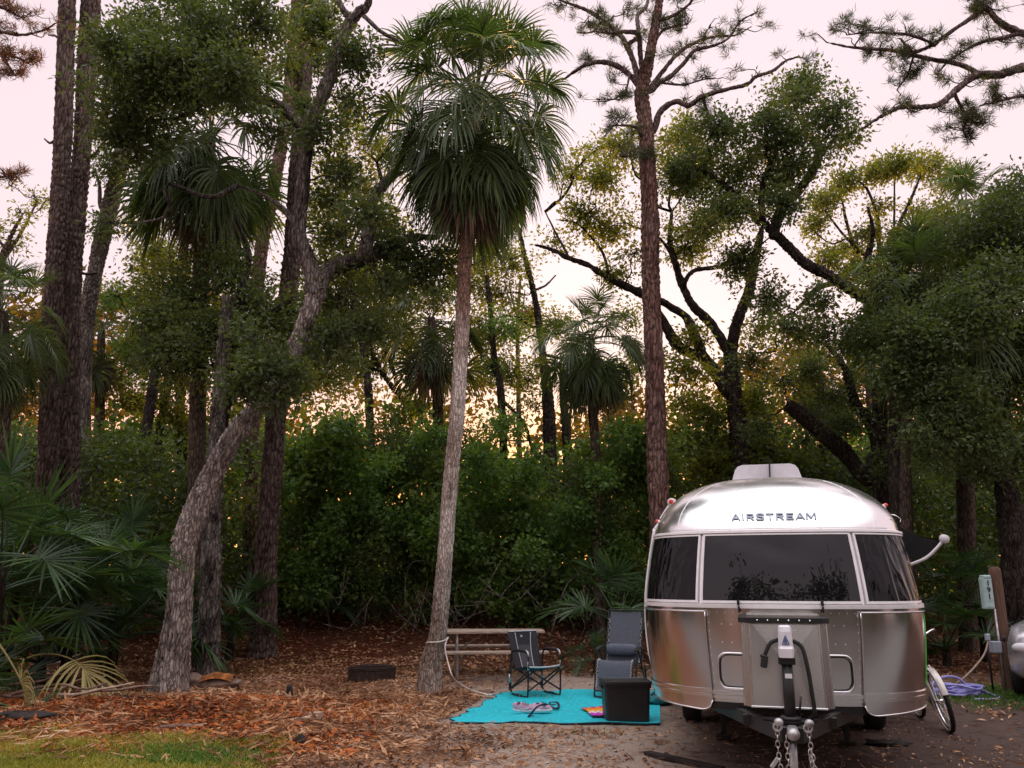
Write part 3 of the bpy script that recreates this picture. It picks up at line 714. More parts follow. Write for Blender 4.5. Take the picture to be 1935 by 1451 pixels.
tree('pine_tree', 'tall dark pine standing behind the leaning oak, ivy round its upper trunk', 'tree', 17.6,
     [(495, 1230, 68), (498, 1180, 58), (505, 1000, 47), (517, 850, 43), (530, 700, 42), (545, 560, 40), (556, 450, 38), (562, 330, 38), (570, 200, 38), (575, 60, 36), (579, -90, 34)],
     [], [(572, 200, 30), (590, 110, 36), (560, 50, 34), (600, 20, 34), (545, 120, 28)], bark='bark_pine', kind='pine', dens=60, gap=-0.5, group=GP, L=0.09, W=0.06)
tree('pine_tree', 'slender purplish pine trunk seen through leaves above the lichened trunk', 'tree', 20.0,
     [(468, 1215, 34), (478, 760, 30), (491, 496, 28), (513, 380, 27), (531, 277, 26), (545, 180, 25), (556, 60, 22), (562, -60, 20)], [], [], bark='bark_pine_red', kind='pine', needle=True, group=GP)
# middle distance trees at the left and centre
tree('oak_tree', 'thin dark trunk in the shaded wood left of the lichened trunk', 'tree', 22,
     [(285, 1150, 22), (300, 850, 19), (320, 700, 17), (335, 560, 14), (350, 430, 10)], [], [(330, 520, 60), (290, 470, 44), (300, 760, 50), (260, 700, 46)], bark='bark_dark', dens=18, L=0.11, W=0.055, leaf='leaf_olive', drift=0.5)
tree('oak_tree', 'ivy clad dark trunk against the amber gap, right of the small left palm', 'tree', 21,
     [(262, 1170, 28), (268, 900, 26), (285, 760, 22), (300, 640, 16)], [], [(275, 840, 36), (290, 720, 40), (260, 930, 34), (250, 640, 44), (225, 560, 36)], leaf='leaf_green', bark='bark_dark', dens=24)
tree('oak_tree', 'yellow green oak glowing against the sunset, behind the forked limbs', 'tree', 25,
     [(842, 1000, 22), (842, 845, 18), (806, 803, 17), (757, 751, 15), (720, 700, 12), (690, 640, 8)],
     [[(757, 751, 10), (740, 690), (720, 640), (730, 580, 4)], [(790, 785, 9), (800, 720), (790, 660, 4)], [(720, 700, 8), (670, 690), (630, 660, 4)]],
     [(640, 620, 66), (720, 580, 62), (690, 680, 60), (760, 640, 50), (610, 720, 56), (660, 520, 56), (600, 560, 50), (740, 520, 46), (800, 770, 26)],
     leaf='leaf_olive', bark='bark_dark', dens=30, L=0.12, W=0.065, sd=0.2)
tree('oak_tree', 'dark leaning thin trunk rising right of the palm trunk under a loose crown', 'tree', 24,
     [(1040, 1000, 20), (1032, 760, 17), (1020, 620, 15), (1008, 550, 13), (990, 480, 11), (982, 430, 7)],
     [[(990, 480, 6), (960, 490), (930, 470), (900, 460, 3)], [(1005, 550, 6), (1030, 540), (1050, 520, 3)]],
     [(940, 560, 44), (970, 500, 40), (910, 500, 44), (930, 640, 50), (960, 710, 46), (900, 610, 44), (1010, 690, 34), (880, 540, 40), (1050, 620, 40), (1180, 600, 30), (1190, 700, 34), (1000, 600, 34)], leaf='leaf_olive', bark='bark_dark', dens=30, L=0.12, W=0.06, sd=0.2)
tree('dead_tree', 'thin pale bare snag with one red sprig between the palm trunks', 'tree', 27,
     [(985, 960, 14), (980, 760, 11), (978, 620, 9), (981, 560, 6), (984, 520, 4)], [[(978, 620, 5), (988, 580), (992, 548, 2)], [(979, 600, 4), (966, 560), (962, 535, 2)]], [(1003, 592, 10, 0), (996, 606, 8, 0)], bark='bark_limb', leaf='leaf_red', dens=120)
tree('oak_tree', 'dark trunk under the thicket of leaves right of the white palm stem', 'tree', 23,
     [(958, 1010, 22), (948, 760, 17), (936, 690, 15), (928, 600, 12), (920, 520, 8)], [[(945, 750, 8), (990, 800), (1005, 850, 5)]], [(930, 690, 34), (945, 800, 40), (905, 850, 40), (960, 620, 40)], leaf='leaf_green', bark='bark_dark', dens=40)
tree('oak_tree', 'pair of dark stems rising left of the small palm with dead fronds', 'tree', 23,
     [(1042, 1010, 34), (1040, 860, 31), (1036, 760, 26), (1030, 690, 18)], [[(1074, 1150, 22), (1073, 1000, 20), (1072, 850, 18), (1066, 760, 16), (1060, 690, 8)]], [(1000, 720, 32), (1015, 770, 30)], leaf='leaf_olive', bark='bark_dark', dens=18)
tree('oak_tree', 'mid green oak filling the gap between the forked limbs and the palm crown', 'tree', 23,
     [(702, 1000, 22), (700, 820, 19), (690, 680, 17), (668, 560, 15), (650, 450, 11), (640, 360, 6)],
     [[(690, 680, 10), (720, 600, 8), (740, 520, 4)], [(668, 560, 9), (620, 500, 7), (600, 430, 4)], [(655, 480, 8), (690, 410, 6), (720, 340, 3)]],
     [(640, 310, 50), (690, 270, 44), (600, 380, 48), (690, 360, 50), (740, 300, 34), (720, 430, 50), (640, 450, 54), (590, 500, 44), (760, 560, 48), (690, 540, 50), (830, 560, 36), (860, 480, 36), (640, 590, 40), (930, 470, 34), (740, 220, 30), (660, 200, 30)],
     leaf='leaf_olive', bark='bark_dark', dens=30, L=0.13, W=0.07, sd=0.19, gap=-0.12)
tree('oak_tree', 'shadowy oak behind the upper left palm, its leaves reaching the lichened trunk', 'tree', 23,
     [(350, 1150, 26), (345, 900, 22), (340, 700, 19), (345, 560, 14), (360, 470, 8)], [[(345, 640, 10), (300, 560, 7), (270, 500, 3)], [(342, 600, 10), (400, 520, 7), (440, 460, 3)]],
     [(300, 500, 50), (260, 560, 44), (380, 480, 50), (440, 500, 44), (480, 420, 40), (330, 600, 54), (420, 600, 54), (260, 660, 44), (350, 700, 54), (470, 680, 50), (250, 760, 40), (420, 780, 44), (330, 800, 44)],
     leaf='leaf_olive', bark='bark_dark', dens=32, L=0.13, W=0.07, sd=0.18, gap=-0.2)
# right pine with bare crown
tree('pine_tree', 'tall reddish pine with bare contorted crown behind the trailer', 'tree', 17.0,
     [(1257, 1262, 54), (1245, 948, 45), (1241, 813, 44), (1233, 600, 40), (1230, 500, 38), (1228, 413, 38), (1223, 300, 34), (1219, 230, 32), (1212, 180, 32), (1220, 140, 24), (1229, 95, 21), (1238, 45, 18), (1246, 0, 16), (1252, -60, 12)],
     [[(1208, 165, 17), (1190, 142, 16), (1165, 124, 15), (1138, 117, 14), (1108, 122, 12), (1084, 136, 9), (1062, 152, 4)],
      [(1206, 150, 18), (1196, 112, 17), (1181, 80, 16), (1165, 58, 14), (1140, 40, 12), (1110, 20, 10), (1075, 6, 7), (1040, -6, 4)],
      [(1213, 145, 16), (1210, 100, 15), (1206, 66, 14), (1180, 60, 12), (1150, 62, 7), (1120, 58, 3)],
      [(1206, 66, 13), (1205, 30, 12), (1222, 10, 10), (1226, -30, 7)],
      [(1230, 172, 16), (1246, 156, 15), (1266, 145, 13), (1292, 120, 12), (1312, 96, 11), (1342, 88, 9), (1374, 74, 7), (1400, 40, 5), (1432, 22, 3)],
      [(1230, 165, 15), (1252, 135, 13), (1282, 100, 12), (1310, 82, 10), (1345, 70, 8), (1390, 66, 5), (1420, 50, 3)],
      [(1236, 245, 19), (1247, 212, 18), (1276, 192, 16), (1302, 199, 15), (1327, 183, 14), (1370, 170, 12), (1410, 160, 11), (1430, 144, 10), (1460, 134, 9), (1486, 114, 7), (1512, 106, 3)],
      [(1330, 186, 10), (1337, 215, 9), (1346, 240, 8), (1362, 245, 6), (1372, 258, 3)],
      [(1216, 262, 11), (1200, 241, 10), (1180, 237, 7), (1148, 238, 3)], [(1220, 300, 11), (1200, 284, 10), (1172, 296, 5)],
      [(1190, 142, 7), (1180, 175, 5), (1150, 190, 4), (1120, 192, 2)], [(1140, 40, 8), (1120, 60, 6), (1090, 62, 3)],
      [(1240, 40, 12), (1270, 30, 10), (1300, 10, 8), (1320, -20, 5)], [(1229, 95, 11), (1250, 60, 9), (1275, 50, 7), (1300, 46, 4)],
      [(1246, 156, 8), (1290, 160, 6), (1330, 150, 4), (1360, 148, 2)]],
     [(1290, 20, 42, 0.3), (1340, 50, 30), (1060, 10, 36), (1110, 40, 30), (1400, 40, 26), (1180, 20, 30)], leaf='needle', bark='bark_pine_red', kind='pine', needle=True, k=44, L=0.18, W=0.011, dens=12, tufts=9, gap=-0.1, drift=1.6, group=GP, res=1.2, lw=0.66)
# oak behind the trailer
tree('oak_tree', 'many limbed oak whose dark limbs cross behind the reddish pine', 'tree', 20.0,
     [(1402, 1120, 50), (1400, 900, 44), (1396, 820, 40), (1387, 740, 36), (1380, 665, 30)],
     [[(1372, 740, 27), (1338, 686, 26), (1284, 655, 24), (1256, 612, 22), (1222, 562, 20), (1190, 545, 17), (1150, 525, 14), (1110, 500, 12), (1075, 487, 11), (1040, 470, 8), (1010, 462, 4)],
      [(1338, 686, 22), (1325, 663, 22), (1310, 628, 21), (1295, 598, 20), (1262, 577, 17), (1235, 560, 10)],
      [(1378, 668, 22), (1345, 613, 20), (1311, 579, 19), (1292, 545, 18), (1275, 495, 15), (1266, 450, 12), (1270, 400, 7)],
      [(1295, 530, 11), (1310, 512, 11), (1335, 507, 10), (1364, 503, 9), (1390, 486, 7), (1405, 470, 4)],
      [(1381, 665, 26), (1390, 620, 25), (1399, 590, 24), (1414, 556, 23), (1421, 520, 22), (1432, 470, 18), (1440, 430, 12)],
      [(1150, 525, 8), (1140, 480, 7), (1110, 440, 6), (1085, 420, 4), (1050, 415, 2)], [(1075, 487, 6), (1050, 440, 5), (1030, 400, 3)],
      [(1400, 880, 16), (1350, 850, 13), (1300, 810, 10), (1262, 790, 6)], [(1275, 495, 9), (1245, 450, 7), (1180, 420, 4)]],
     [(1180, 280, 44), (1130, 340, 46), (1150, 430, 44), (1100, 400, 36), (1290, 260, 52), (1310, 330, 52), (1330, 420, 56), (1290, 470, 36), (1085, 330, 28), (1200, 480, 30), (1050, 460, 24), (1160, 520, 26), (1130, 280, 30), (1300, 700, 44), (1340, 780, 50), (1290, 820, 50), (1430, 760, 50), (1380, 850, 50), (1450, 850, 50), (1310, 640, 30), (1440, 620, 40), (1290, 750, 40), (1350, 880, 44), (1500, 880, 50)],
     leaf='leaf_olive', bark='bark_dark', dens=60, L=0.11, W=0.058, sd=0.15, gap=-0.1, lw=0.85)
tree('oak_tree', 'dark heavy oak arching left over the trailer roof', 'tree', 17.0,
     [(1706, 1130, 54), (1702, 950, 46), (1700, 760, 42), (1692, 665, 40), (1680, 612, 40), (1656, 577, 38), (1610, 548, 36), (1561, 518, 34), (1523, 499, 32), (1489, 467, 30), (1462, 440, 27), (1440, 420, 24)],
     [[(1462, 440, 20), (1480, 388, 20), (1512, 355, 18), (1538, 318, 16), (1546, 280, 12), (1520, 240, 8), (1500, 200, 4)], [(1440, 420, 20), (1410, 390, 17), (1380, 360, 13), (1340, 330, 8), (1300, 320, 4)],
      [(1440, 420, 14), (1440, 360, 12), (1460, 300, 9), (1490, 250, 5)], [(1610, 548, 15), (1580, 535, 13), (1545, 545, 11), (1520, 570, 7), (1500, 590, 4)], [(1538, 318, 8), (1570, 270, 6), (1600, 240, 3)],
      [(1656, 577, 16), (1640, 500, 14), (1650, 440, 9), (1640, 390, 4)]],
     [(1420, 330, 88), (1330, 320, 62), (1500, 290, 84), (1520, 200, 62), (1580, 215, 36), (1440, 235, 62), (1270, 330, 44), (1370, 410, 60), (1480, 390, 42), (1400, 490, 44), (1510, 160, 36), (1350, 250, 46), (1450, 560, 48), (1600, 260, 26), (1490, 620, 44), (1420, 690, 40), (1560, 570, 40), (1560, 640, 50)],
     leaf='leaf_oak', bark='bark_dark', dens=80, drift=1.2, gap=0.0, sd=0.125)
tree('oak_tree', 'dark trunk leaning over the roof unit, broken limb pointing left', 'tree', 19,
     [(1690, 1080, 36), (1668, 900, 30), (1645, 800, 27), (1618, 765, 25), (1600, 700, 18)], [[(1640, 905, 30), (1600, 860, 30), (1550, 815, 30), (1515, 785, 28), (1488, 765, 24)], [(1600, 700, 14), (1570, 660, 10), (1540, 640, 5)]],
     [(1530, 700, 44), (1480, 720, 40), (1600, 660, 44), (1440, 800, 36), (1570, 750, 36), (1620, 800, 40), (1520, 830, 36)], bark='bark_dark', dens=46)
tree('oak_tree', 'massive shadowed oak filling the right edge behind the wooden post', 'tree', 16.4,
     [(1922, 1240, 62), (1912, 1000, 52), (1894, 850, 46), (1880, 640, 42), (1870, 480, 34), (1880, 380, 24)],
     [[(1894, 850, 24), (1850, 770, 22), (1810, 690, 18), (1770, 640, 10)], [(1880, 640, 24), (1920, 560, 20), (1960, 480, 12)], [(1872, 520, 20), (1820, 470, 16), (1790, 440, 8)]],
     [(1870, 430, 84), (1920, 380, 60), (1940, 500, 90), (1820, 560, 80), (1870, 650, 90), (1780, 690, 66), (1930, 720, 90), (1830, 790, 66), (1700, 480, 44), (1690, 560, 50), (1920, 860, 70), (1640, 630, 44), (1740, 560, 56), (1850, 880, 44), (1980, 620, 90), (1760, 470, 50), (1740, 640, 60, -2.2), (1830, 600, 74, -2.4), (1700, 700, 54, -2.0), (1790, 740, 70, -2.2), (1690, 610, 40, -2.0), (1870, 540, 60, -2.4), (1660, 540, 36, -1.6), (1770, 820, 60, -2), (1860, 820, 66, -2)],
     leaf='leaf_oak', bark='bark_dark', dens=76, gap=-0.45)
tree('oak_tree', 'straight dark stem in the shade right of the arching oak', 'tree', 18.5,
     [(1668, 1120, 40), (1664, 900, 34), (1662, 740, 30), (1655, 640, 22)], [], [(1650, 720, 40), (1700, 720, 40), (1720, 800, 40), (1600, 800, 36), (1760, 860, 40), (1680, 880, 40)], bark='bark_dark', dens=46)
tree('oak_tree', 'wide flat topped oak far off, its limbs showing below a green cap', 'tree', 33,
     [(1640, 900, 22), (1640, 620, 18), (1650, 540, 15), (1660, 480, 12)],
     [[(1650, 540, 9), (1620, 480, 8), (1600, 420, 6), (1590, 370, 3)], [(1655, 500, 9), (1690, 440, 8), (1720, 380, 6), (1740, 330, 3)], [(1660, 480, 8), (1660, 420, 7), (1640, 360, 5), (1620, 340, 3)], [(1650, 540, 7), (1580, 520, 6), (1530, 500, 4), (1500, 470, 2)],
      [(1690, 440, 6), (1740, 420, 5), (1780, 390, 3)], [(1655, 500, 7), (1600, 450, 5), (1560, 400, 3)], [(1690, 440, 5), (1690, 380, 4), (1690, 330, 2)], [(1600, 450, 4), (1570, 460, 3), (1530, 430, 2)]],
     [(1560, 385, 30), (1600, 345, 28), (1650, 325, 28), (1700, 310, 30), (1750, 312, 32), (1790, 340, 28), (1540, 425, 24), (1640, 440, 24), (1600, 470, 24), (1740, 400, 24), (1560, 490, 28), (1700, 450, 22), (1660, 390, 20), (1620, 510, 30), (1690, 520, 30), (1780, 420, 40)],
     leaf='leaf_olive', bark='bark_dark', dens=34, L=0.16, W=0.085, sd=0.22, gap=-0.3)
# branches reaching in from trees outside the frame
tree('pine_tree', 'open pine boughs reaching in from the upper right against the sky', 'tree', 14.0,
     [(2150, 1300, 60), (2120, 600, 50), (2100, 250, 42), (2090, 60, 36), (2080, -150, 26)],
     [[(2095, 110, 28), (1990, 122, 25), (1935, 127, 22), (1890, 141, 20), (1845, 143, 18), (1812, 166, 15), (1775, 197, 13), (1735, 202, 11), (1700, 203, 10), (1665, 220, 8), (1628, 244, 3)],
      [(1860, 144, 14), (1815, 122, 12), (1750, 110, 11), (1690, 96, 10), (1640, 92, 8), (1600, 88, 6), (1562, 80, 3)],
      [(2092, 60, 22), (1990, 70, 20), (1930, 62, 18), (1885, 38, 15), (1865, 15, 13), (1850, 24, 11), (1800, 58, 10), (1765, 83, 9), (1728, 98, 8), (1715, 88, 6), (1700, 72, 3)],
      [(1765, 83, 8), (1720, 66, 7), (1680, 62, 6), (1640, 62, 4), (1600, 66, 3)], [(1865, 15, 9), (1845, -2, 8), (1820, -20, 4)],
      [(1803, 172, 9), (1815, 200, 8), (1828, 222, 7), (1834, 232, 5), (1862, 232, 2)], [(1828, 226, 6), (1820, 245, 4), (1828, 265, 2)],
      [(1728, 98, 6), (1715, 140, 4), (1695, 170, 3)], [(1935, 62, 12), (1900, 70, 10), (1850, 82, 8), (1800, 110, 5), (1770, 140, 3)], [(2092, 180, 16), (2000, 190, 12), (1940, 180, 9), (1890, 190, 5), (1850, 200, 3)]],
     [(1600, 40, 26, -.3), (1630, 50, 22)], leaf='needle', bark='bark_limb', kind='pine', needle=True, k=46, L=0.15, W=0.010, dens=30, tufts=13, drift=1.0, group=GP, lw=0.78)
tree('pine_tree', 'thin pine twigs with browned needles poking in at the upper left', 'tree', 15.0,
     [(-170, 1300, 60), (-150, 600, 46), (-140, 200, 38), (-135, -60, 30)],
     [[(-140, 62, 14), (-60, 58, 9), (0, 60, 7), (40, 66, 5), (80, 58, 3), (104, 44, 2)], [(-140, 130, 12), (-50, 106, 8), (0, 100, 6), (30, 108, 5), (56, 122, 2)], [(-138, 20, 12), (-60, 10, 8), (0, 14, 6), (24, 24, 4), (50, 40, 2)],
      [(0, 100, 5), (20, 130, 4), (30, 145, 2)], [(-140, 340, 12), (-60, 345, 7), (0, 335, 5), (30, 330, 2)]],
     [(10, 105, 18), (25, 140, 14)], leaf='needle_brown', bark='bark_limb', kind='pine', needle=True, k=40, L=0.16, W=0.012, dens=30, tufts=10, drift=0.6, group=GP)
tree('oak_tree', 'small oak with sparse sunlit leaves at the left edge beyond the pines', 'tree', 22,
     [(-40, 1180, 30), (-20, 760, 24), (0, 520, 16), (15, 460, 10), (40, 410, 5)], [[(0, 500, 8), (40, 440, 6), (70, 380, 3)], [(10, 470, 6), (-20, 430, 3)]],
     [(70, 375, 34), (40, 400, 30), (20, 460, 34), (60, 510, 34), (0, 430, 26), (95, 380, 22), (80, 550, 30), (20, 350, 18)], leaf='leaf_olive', bark='bark_limb', dens=12, L=0.11, W=0.055)

# ---------------------------------------------------------------- palms
palm('palm_tree', 'tall cabbage palm with whitish trunk and full skirted crown beside the picnic table', 13.1,
     [(812, 1306, 60), (815, 1257, 46), (827, 1202, 36), (835, 1120, 33), (840, 1060, 31), (852, 903, 31), (863, 790, 30), (870, 679, 29), (876, 560, 28), (878, 500, 27), (884, 430, 27), (891, 330, 26), (896, 240, 24)], (898, 190),
     0.82, 84, bark='bark_palm', dead=18, yellow=2, res=1.4, span=1.55, topk=0.92, pw=0.95)
palm('palm_tree', 'dark palm half hidden in oak leaves at upper left', 16.5,
     [(372, 1240, 40), (372, 900, 34), (376, 600, 32), (382, 460, 32), (390, 330, 30)], (396, 255), 1.08, 48, bark='bark_palm_dark', dead=10, span=0.8)
palm('palm_tree', 'small palm with pale dead skirt left of the reddish pine', 18.8,
     [(1130, 1030, 24), (1127, 890, 20), (1120, 770, 18), (1117, 680, 17)], (1117, 640), 0.74, 44, far=False, dead=12, span=0.6, bark='bark_palm_dark')
palm('palm_tree', 'dark palm showing behind the white palm stem at mid height', 20.0,
     [(830, 1060, 24), (828, 800, 22), (822, 680, 20)], (815, 600), 0.85, 30, far=True, dead=4)
palm('palm_tree', 'small slim palm right of the paired left pines', 23.0,
     [(180, 1100, 26), (184, 940, 24), (188, 800, 20), (190, 690, 17)], (192, 625), 0.78, 26, far=True, dead=7)
palm('palm_tree', 'broad palm crown cut by the left edge', 15.5, [(-10, 1240, 40), (0, 900, 36), (4, 700, 32)], (2, 590), 0.72, 34, dead=6)
palm('palm_tree', 'tall palm with upright fronds at the right against the sky', 18.5, [(1822, 1180, 36), (1822, 700, 32), (1828, 460, 30)], (1832, 420), 0.80, 40, dead=5)
palm('palm_tree', 'low drooping palm in deep shade right of the trailer roof', 16.0, [(1706, 1180, 22), (1712, 800, 20), (1742, 640, 20)], (1755, 560), 0.92, 34, dead=8)
palm('palm_tree', 'little dark palm crown above the trailer roof unit', 21.0, [(1562, 1080, 20), (1556, 860, 18), (1552, 770, 16)], (1550, 715), 0.62, 24, far=True, dead=4)

# ---------------------------------------------------------------- palmettos
for i, a in enumerate([
    ('palmetto clump with blue green fans, nearest the left edge at mid height', 22, 940, 12.0, 1.2, 16),
    ('palmetto whose bright fan catches light at the foot of the left pines', 150, 1020, 14.0, 0.95, 13),
    ('palmetto with wide dark fans left of the leaning oak trunk', 225, 1085, 14.6, 1.25, 16),
    ('low palmetto fans in shade beside the stick pile', 90, 1150, 14.2, 1.05, 14),
    ('palmetto clump low at the left edge above the leaf litter', -60, 1225, 11.0, 0.95, 12),
    ('tall palmetto fans rising in front of the left pine trunks', 60, 870, 13.8, 1.1, 14),
    ('palmetto behind the leaning oak trunk', 330, 1090, 15.5, 0.95, 12),
    ('small palmetto between the lichened trunk and dark pine', 440, 1120, 17.2, 0.8, 12),
    ('palmetto just right of the dark pine foot', 575, 1085, 19.5, 0.9, 11),
    ('little palmetto in front of the thicket, left of the palm trunk', 665, 1100, 20.0, 0.85, 10),
    ('palmetto touching the reddish pine, left of the trailer', 1170, 1085, 16.4, 1.05, 15),
    ('tiny palmetto behind the reclining chair', 1125, 1215, 15.8, 0.40, 10),
    ('palmetto in the shade behind the bicycle', 1775, 1140, 16.8, 1.05, 13),
    ('palmetto in dark shade right of the awning arm', 1838, 1060, 17.5, 1.0, 12),
    ('palmetto deep in the wood above the left palmettos', 240, 980, 16.5, 1.05, 12)]):
    palmetto(*a, seed=i)

# ---------------------------------------------------------------- thicket, vines and the wood beyond
def mass(name, blobs, Y, leaf, dens, k, sd, L, W, gap, squash=0.9, shell=2.6, gs=0.38):
    cm = MB(); B = []
    for b in blobs:
        y = Y+(b[3] if len(b) > 3 else rng.uniform(-0.8, 0.8)); r = 2*RAD(b[0], b[1], y, b[2])
        B.append((P(b[0], b[1], y), np.array((r, r*0.9, r*squash))))
    pts = clump_points(B, dens, sd, shell, gap, gs)
    foliage(cm, pts, k, sd, L, W, 0.6)
    o = cm.build(name, M[leaf]); return tag(o, kind='stuff')
tk = []
for x in range(560, 1260, 46):
    top = 832+34*math.sin(x/70.0)+(48 if x > 860 else 0)-(26 if x < 680 else 0)
    y = top
    while y < 1150:
        tk.append((x+rng.uniform(-22, 22), y+rng.uniform(-14, 14), rng.uniform(36, 56), rng.uniform(-1.3, 1.0))); y += 46
TL = ['bright leafy vines draped over the thicket behind the picnic table', 'darker small leaved shrubs in the thicket', 'paler broad leaves in the thicket']
order = rng.permutation(len(tk)); lists = [[], [], []]
for n_, q in enumerate(order): lists[0 if n_ % 2 else (1 if n_ % 4 else 2)].append(tk[q])
for lst, lf_, L_, W_, d_, lab_ in ((lists[0], 'leaf_green', 0.105, 0.088, 44, TL[0]), (lists[1], 'leaf_oak', 0.075, 0.038, 74, TL[1]), (lists[2], 'leaf_lime', 0.14, 0.10, 30, TL[2])):
    o = mass('thicket', lst, 20.0, lf_, d_, 20, 0.16, L_, W_, -0.22, gs=0.55); o['label'] = lab_
# a few arching sprays standing proud of it
spr = [(x+rng.uniform(-30, 30), rng.uniform(770, 1080), rng.uniform(16, 30), rng.uniform(-2.2, -1.2)) for x in range(560, 1230, 34)]
o = mass('thicket', spr, 20.0, 'leaf_green', 60, 20, 0.13, 0.10, 0.08, -0.5); o['label'] = 'leafy sprays arching out of the thicket front'
# bare stems under the thicket
st = MB()
for i in range(22):
    x = rng.uniform(560, 1240); Y = rng.uniform(18.0, 20.5)
    p = P(x, 1130, Y); g = float(H(p[0], Y))
    a = np.array((p[0], Y, g-0.05)); b = a+np.array((rng.normal(0, 0.5), rng.normal(0, .3), rng.uniform(0.8, 2.0)))
    st.tube(catmull(wig(a, b, 5, 0.10), 12), np.linspace(0.018, 0.007, 12), 5, cap=False)
for i in range(26):   # looping vines
    x = rng.uniform(650, 1250); Y = rng.uniform(17.4, 18.6)
    a = P(x, rng.uniform(1060, 1150), Y); b = P(x+rng.uniform(-120, 120), rng.uniform(1080, 1180), Y)
    mid = (a+b)/2+np.array((0, 0, -0.4))
    st.tube(catmull(np.array([a, a*0.3+mid*0.7, mid, b*0.6+mid*0.4, b]), 16), 0.008, 5, cap=False)
o = st.build('vine_stems', M['bark_oak']); tag(o, 'bare looping vine stems under the thicket', kind='stuff')
for at in (o,):
    a = at.data.attributes.new('ridge', 'FLOAT', 'POINT'); a.data.foreach_set('value', np.full(len(at.data.vertices), 0.6, np.float32))

rw = MB()
for (x, y, r_, Y) in [(1003, 590, 10, 26), (995, 605, 7, 26)]:
    pass
far = []
for x in range(-260, 2260, 60):
    top = 560 if x < 420 else (640 if x < 760 else (690 if x < 1000 else (700 if x < 1420 else 620)))
    for _ in range(3 if 520 < x < 1460 else 9):
        far.append((x+rng.uniform(-35, 35), rng.uniform(top, 985), rng.uniform(26, 56), rng.uniform(-4, 6)))
o = mass('far_woods', far, 36, 'leaf_far', 4.6, 20, 0.40, 0.32, 0.18, 0.0, gs=1.2)
o['label'] = 'distant wood glowing amber where the sunset shows through'
low = []
for x in range(-400, 2500, 55):
    for y in ((850, 900, 960, 1020, 1070) if (x < 560 or x > 1300) else (900, 960, 1020, 1070)):
        low.append((x+rng.uniform(-30, 30), y+rng.uniform(-25, 25), rng.uniform(40, 66), rng.uniform(-2.5, 2.5)))
o = mass('undergrowth', low, 25, 'leaf_green', 7.5, 18, 0.28, 0.21, 0.14, -0.35, gs=0.9)
o['label'] = 'dark undergrowth between the trunks'
# shaded shrub masses close in, left and right
lf = [(x+rng.uniform(-20, 20), y+rng.uniform(-20, 20), rng.uniform(44, 62), rng.uniform(-1, 1)) for x in range(-120, 480, 62) for y in range(860, 1130, 66)]
o = mass('undergrowth', lf, 19.0, 'leaf_oak', 14, 20, 0.22, 0.13, 0.08, -0.45); o['label'] = 'shaded shrubs behind the left palmettos'
rt = [(x+rng.uniform(-20, 20), y+rng.uniform(-20, 20), rng.uniform(40, 60), rng.uniform(-1, 1)) for x in range(1270, 2080, 60) for y in range(860, 1150, 62)]
o = mass('undergrowth', rt, 21.0, 'leaf_oak', 14, 20, 0.22, 0.14, 0.08, -0.4); o['label'] = 'shaded shrubs behind the trailer and post'
# the wood across the road, behind the camera: what the bright metal and dark glass mirror
bk = MB(); B = []
for a in np.arange(0, 360, 9):
    t = math.radians(a)
    if math.cos(t) > 0.25: continue
    R = rng.uniform(26, 31)
    hgt = rng.uniform(4.5, 8.0)+(3.5 if rng.random() < 0.3 else 0)
    for q in range(6):
        B.append((np.array((math.sin(t)*R+rng.normal(0, 1.2), 4+math.cos(t)*R+rng.normal(0, 1.2), rng.uniform(0.1, 1)*hgt)), np.array((2.4, 2.0, 1.7))))
# two tall oaks of that wood lean out over the road
for c_, n_ in (((-5.0, -9.0, 10.5), 9), ((6.0, -8.0, 9.5), 8), ((0.5, -13, 11), 5)):
    for q in range(n_): B.append((np.array(c_)+rng.normal(size=3)*np.array((2.0, 1.2, 1.8)), np.array((1.3, 1.2, 0.9))))
pts = clump_points(B, 1.9, 0.3, 2.2, -0.6)
foliage(bk, pts, 16, 0.5, 0.5, 0.3)
o = bk.build('treeline', M['leaf_oak']); tag(o, 'dense wood across the campground road', kind='stuff')
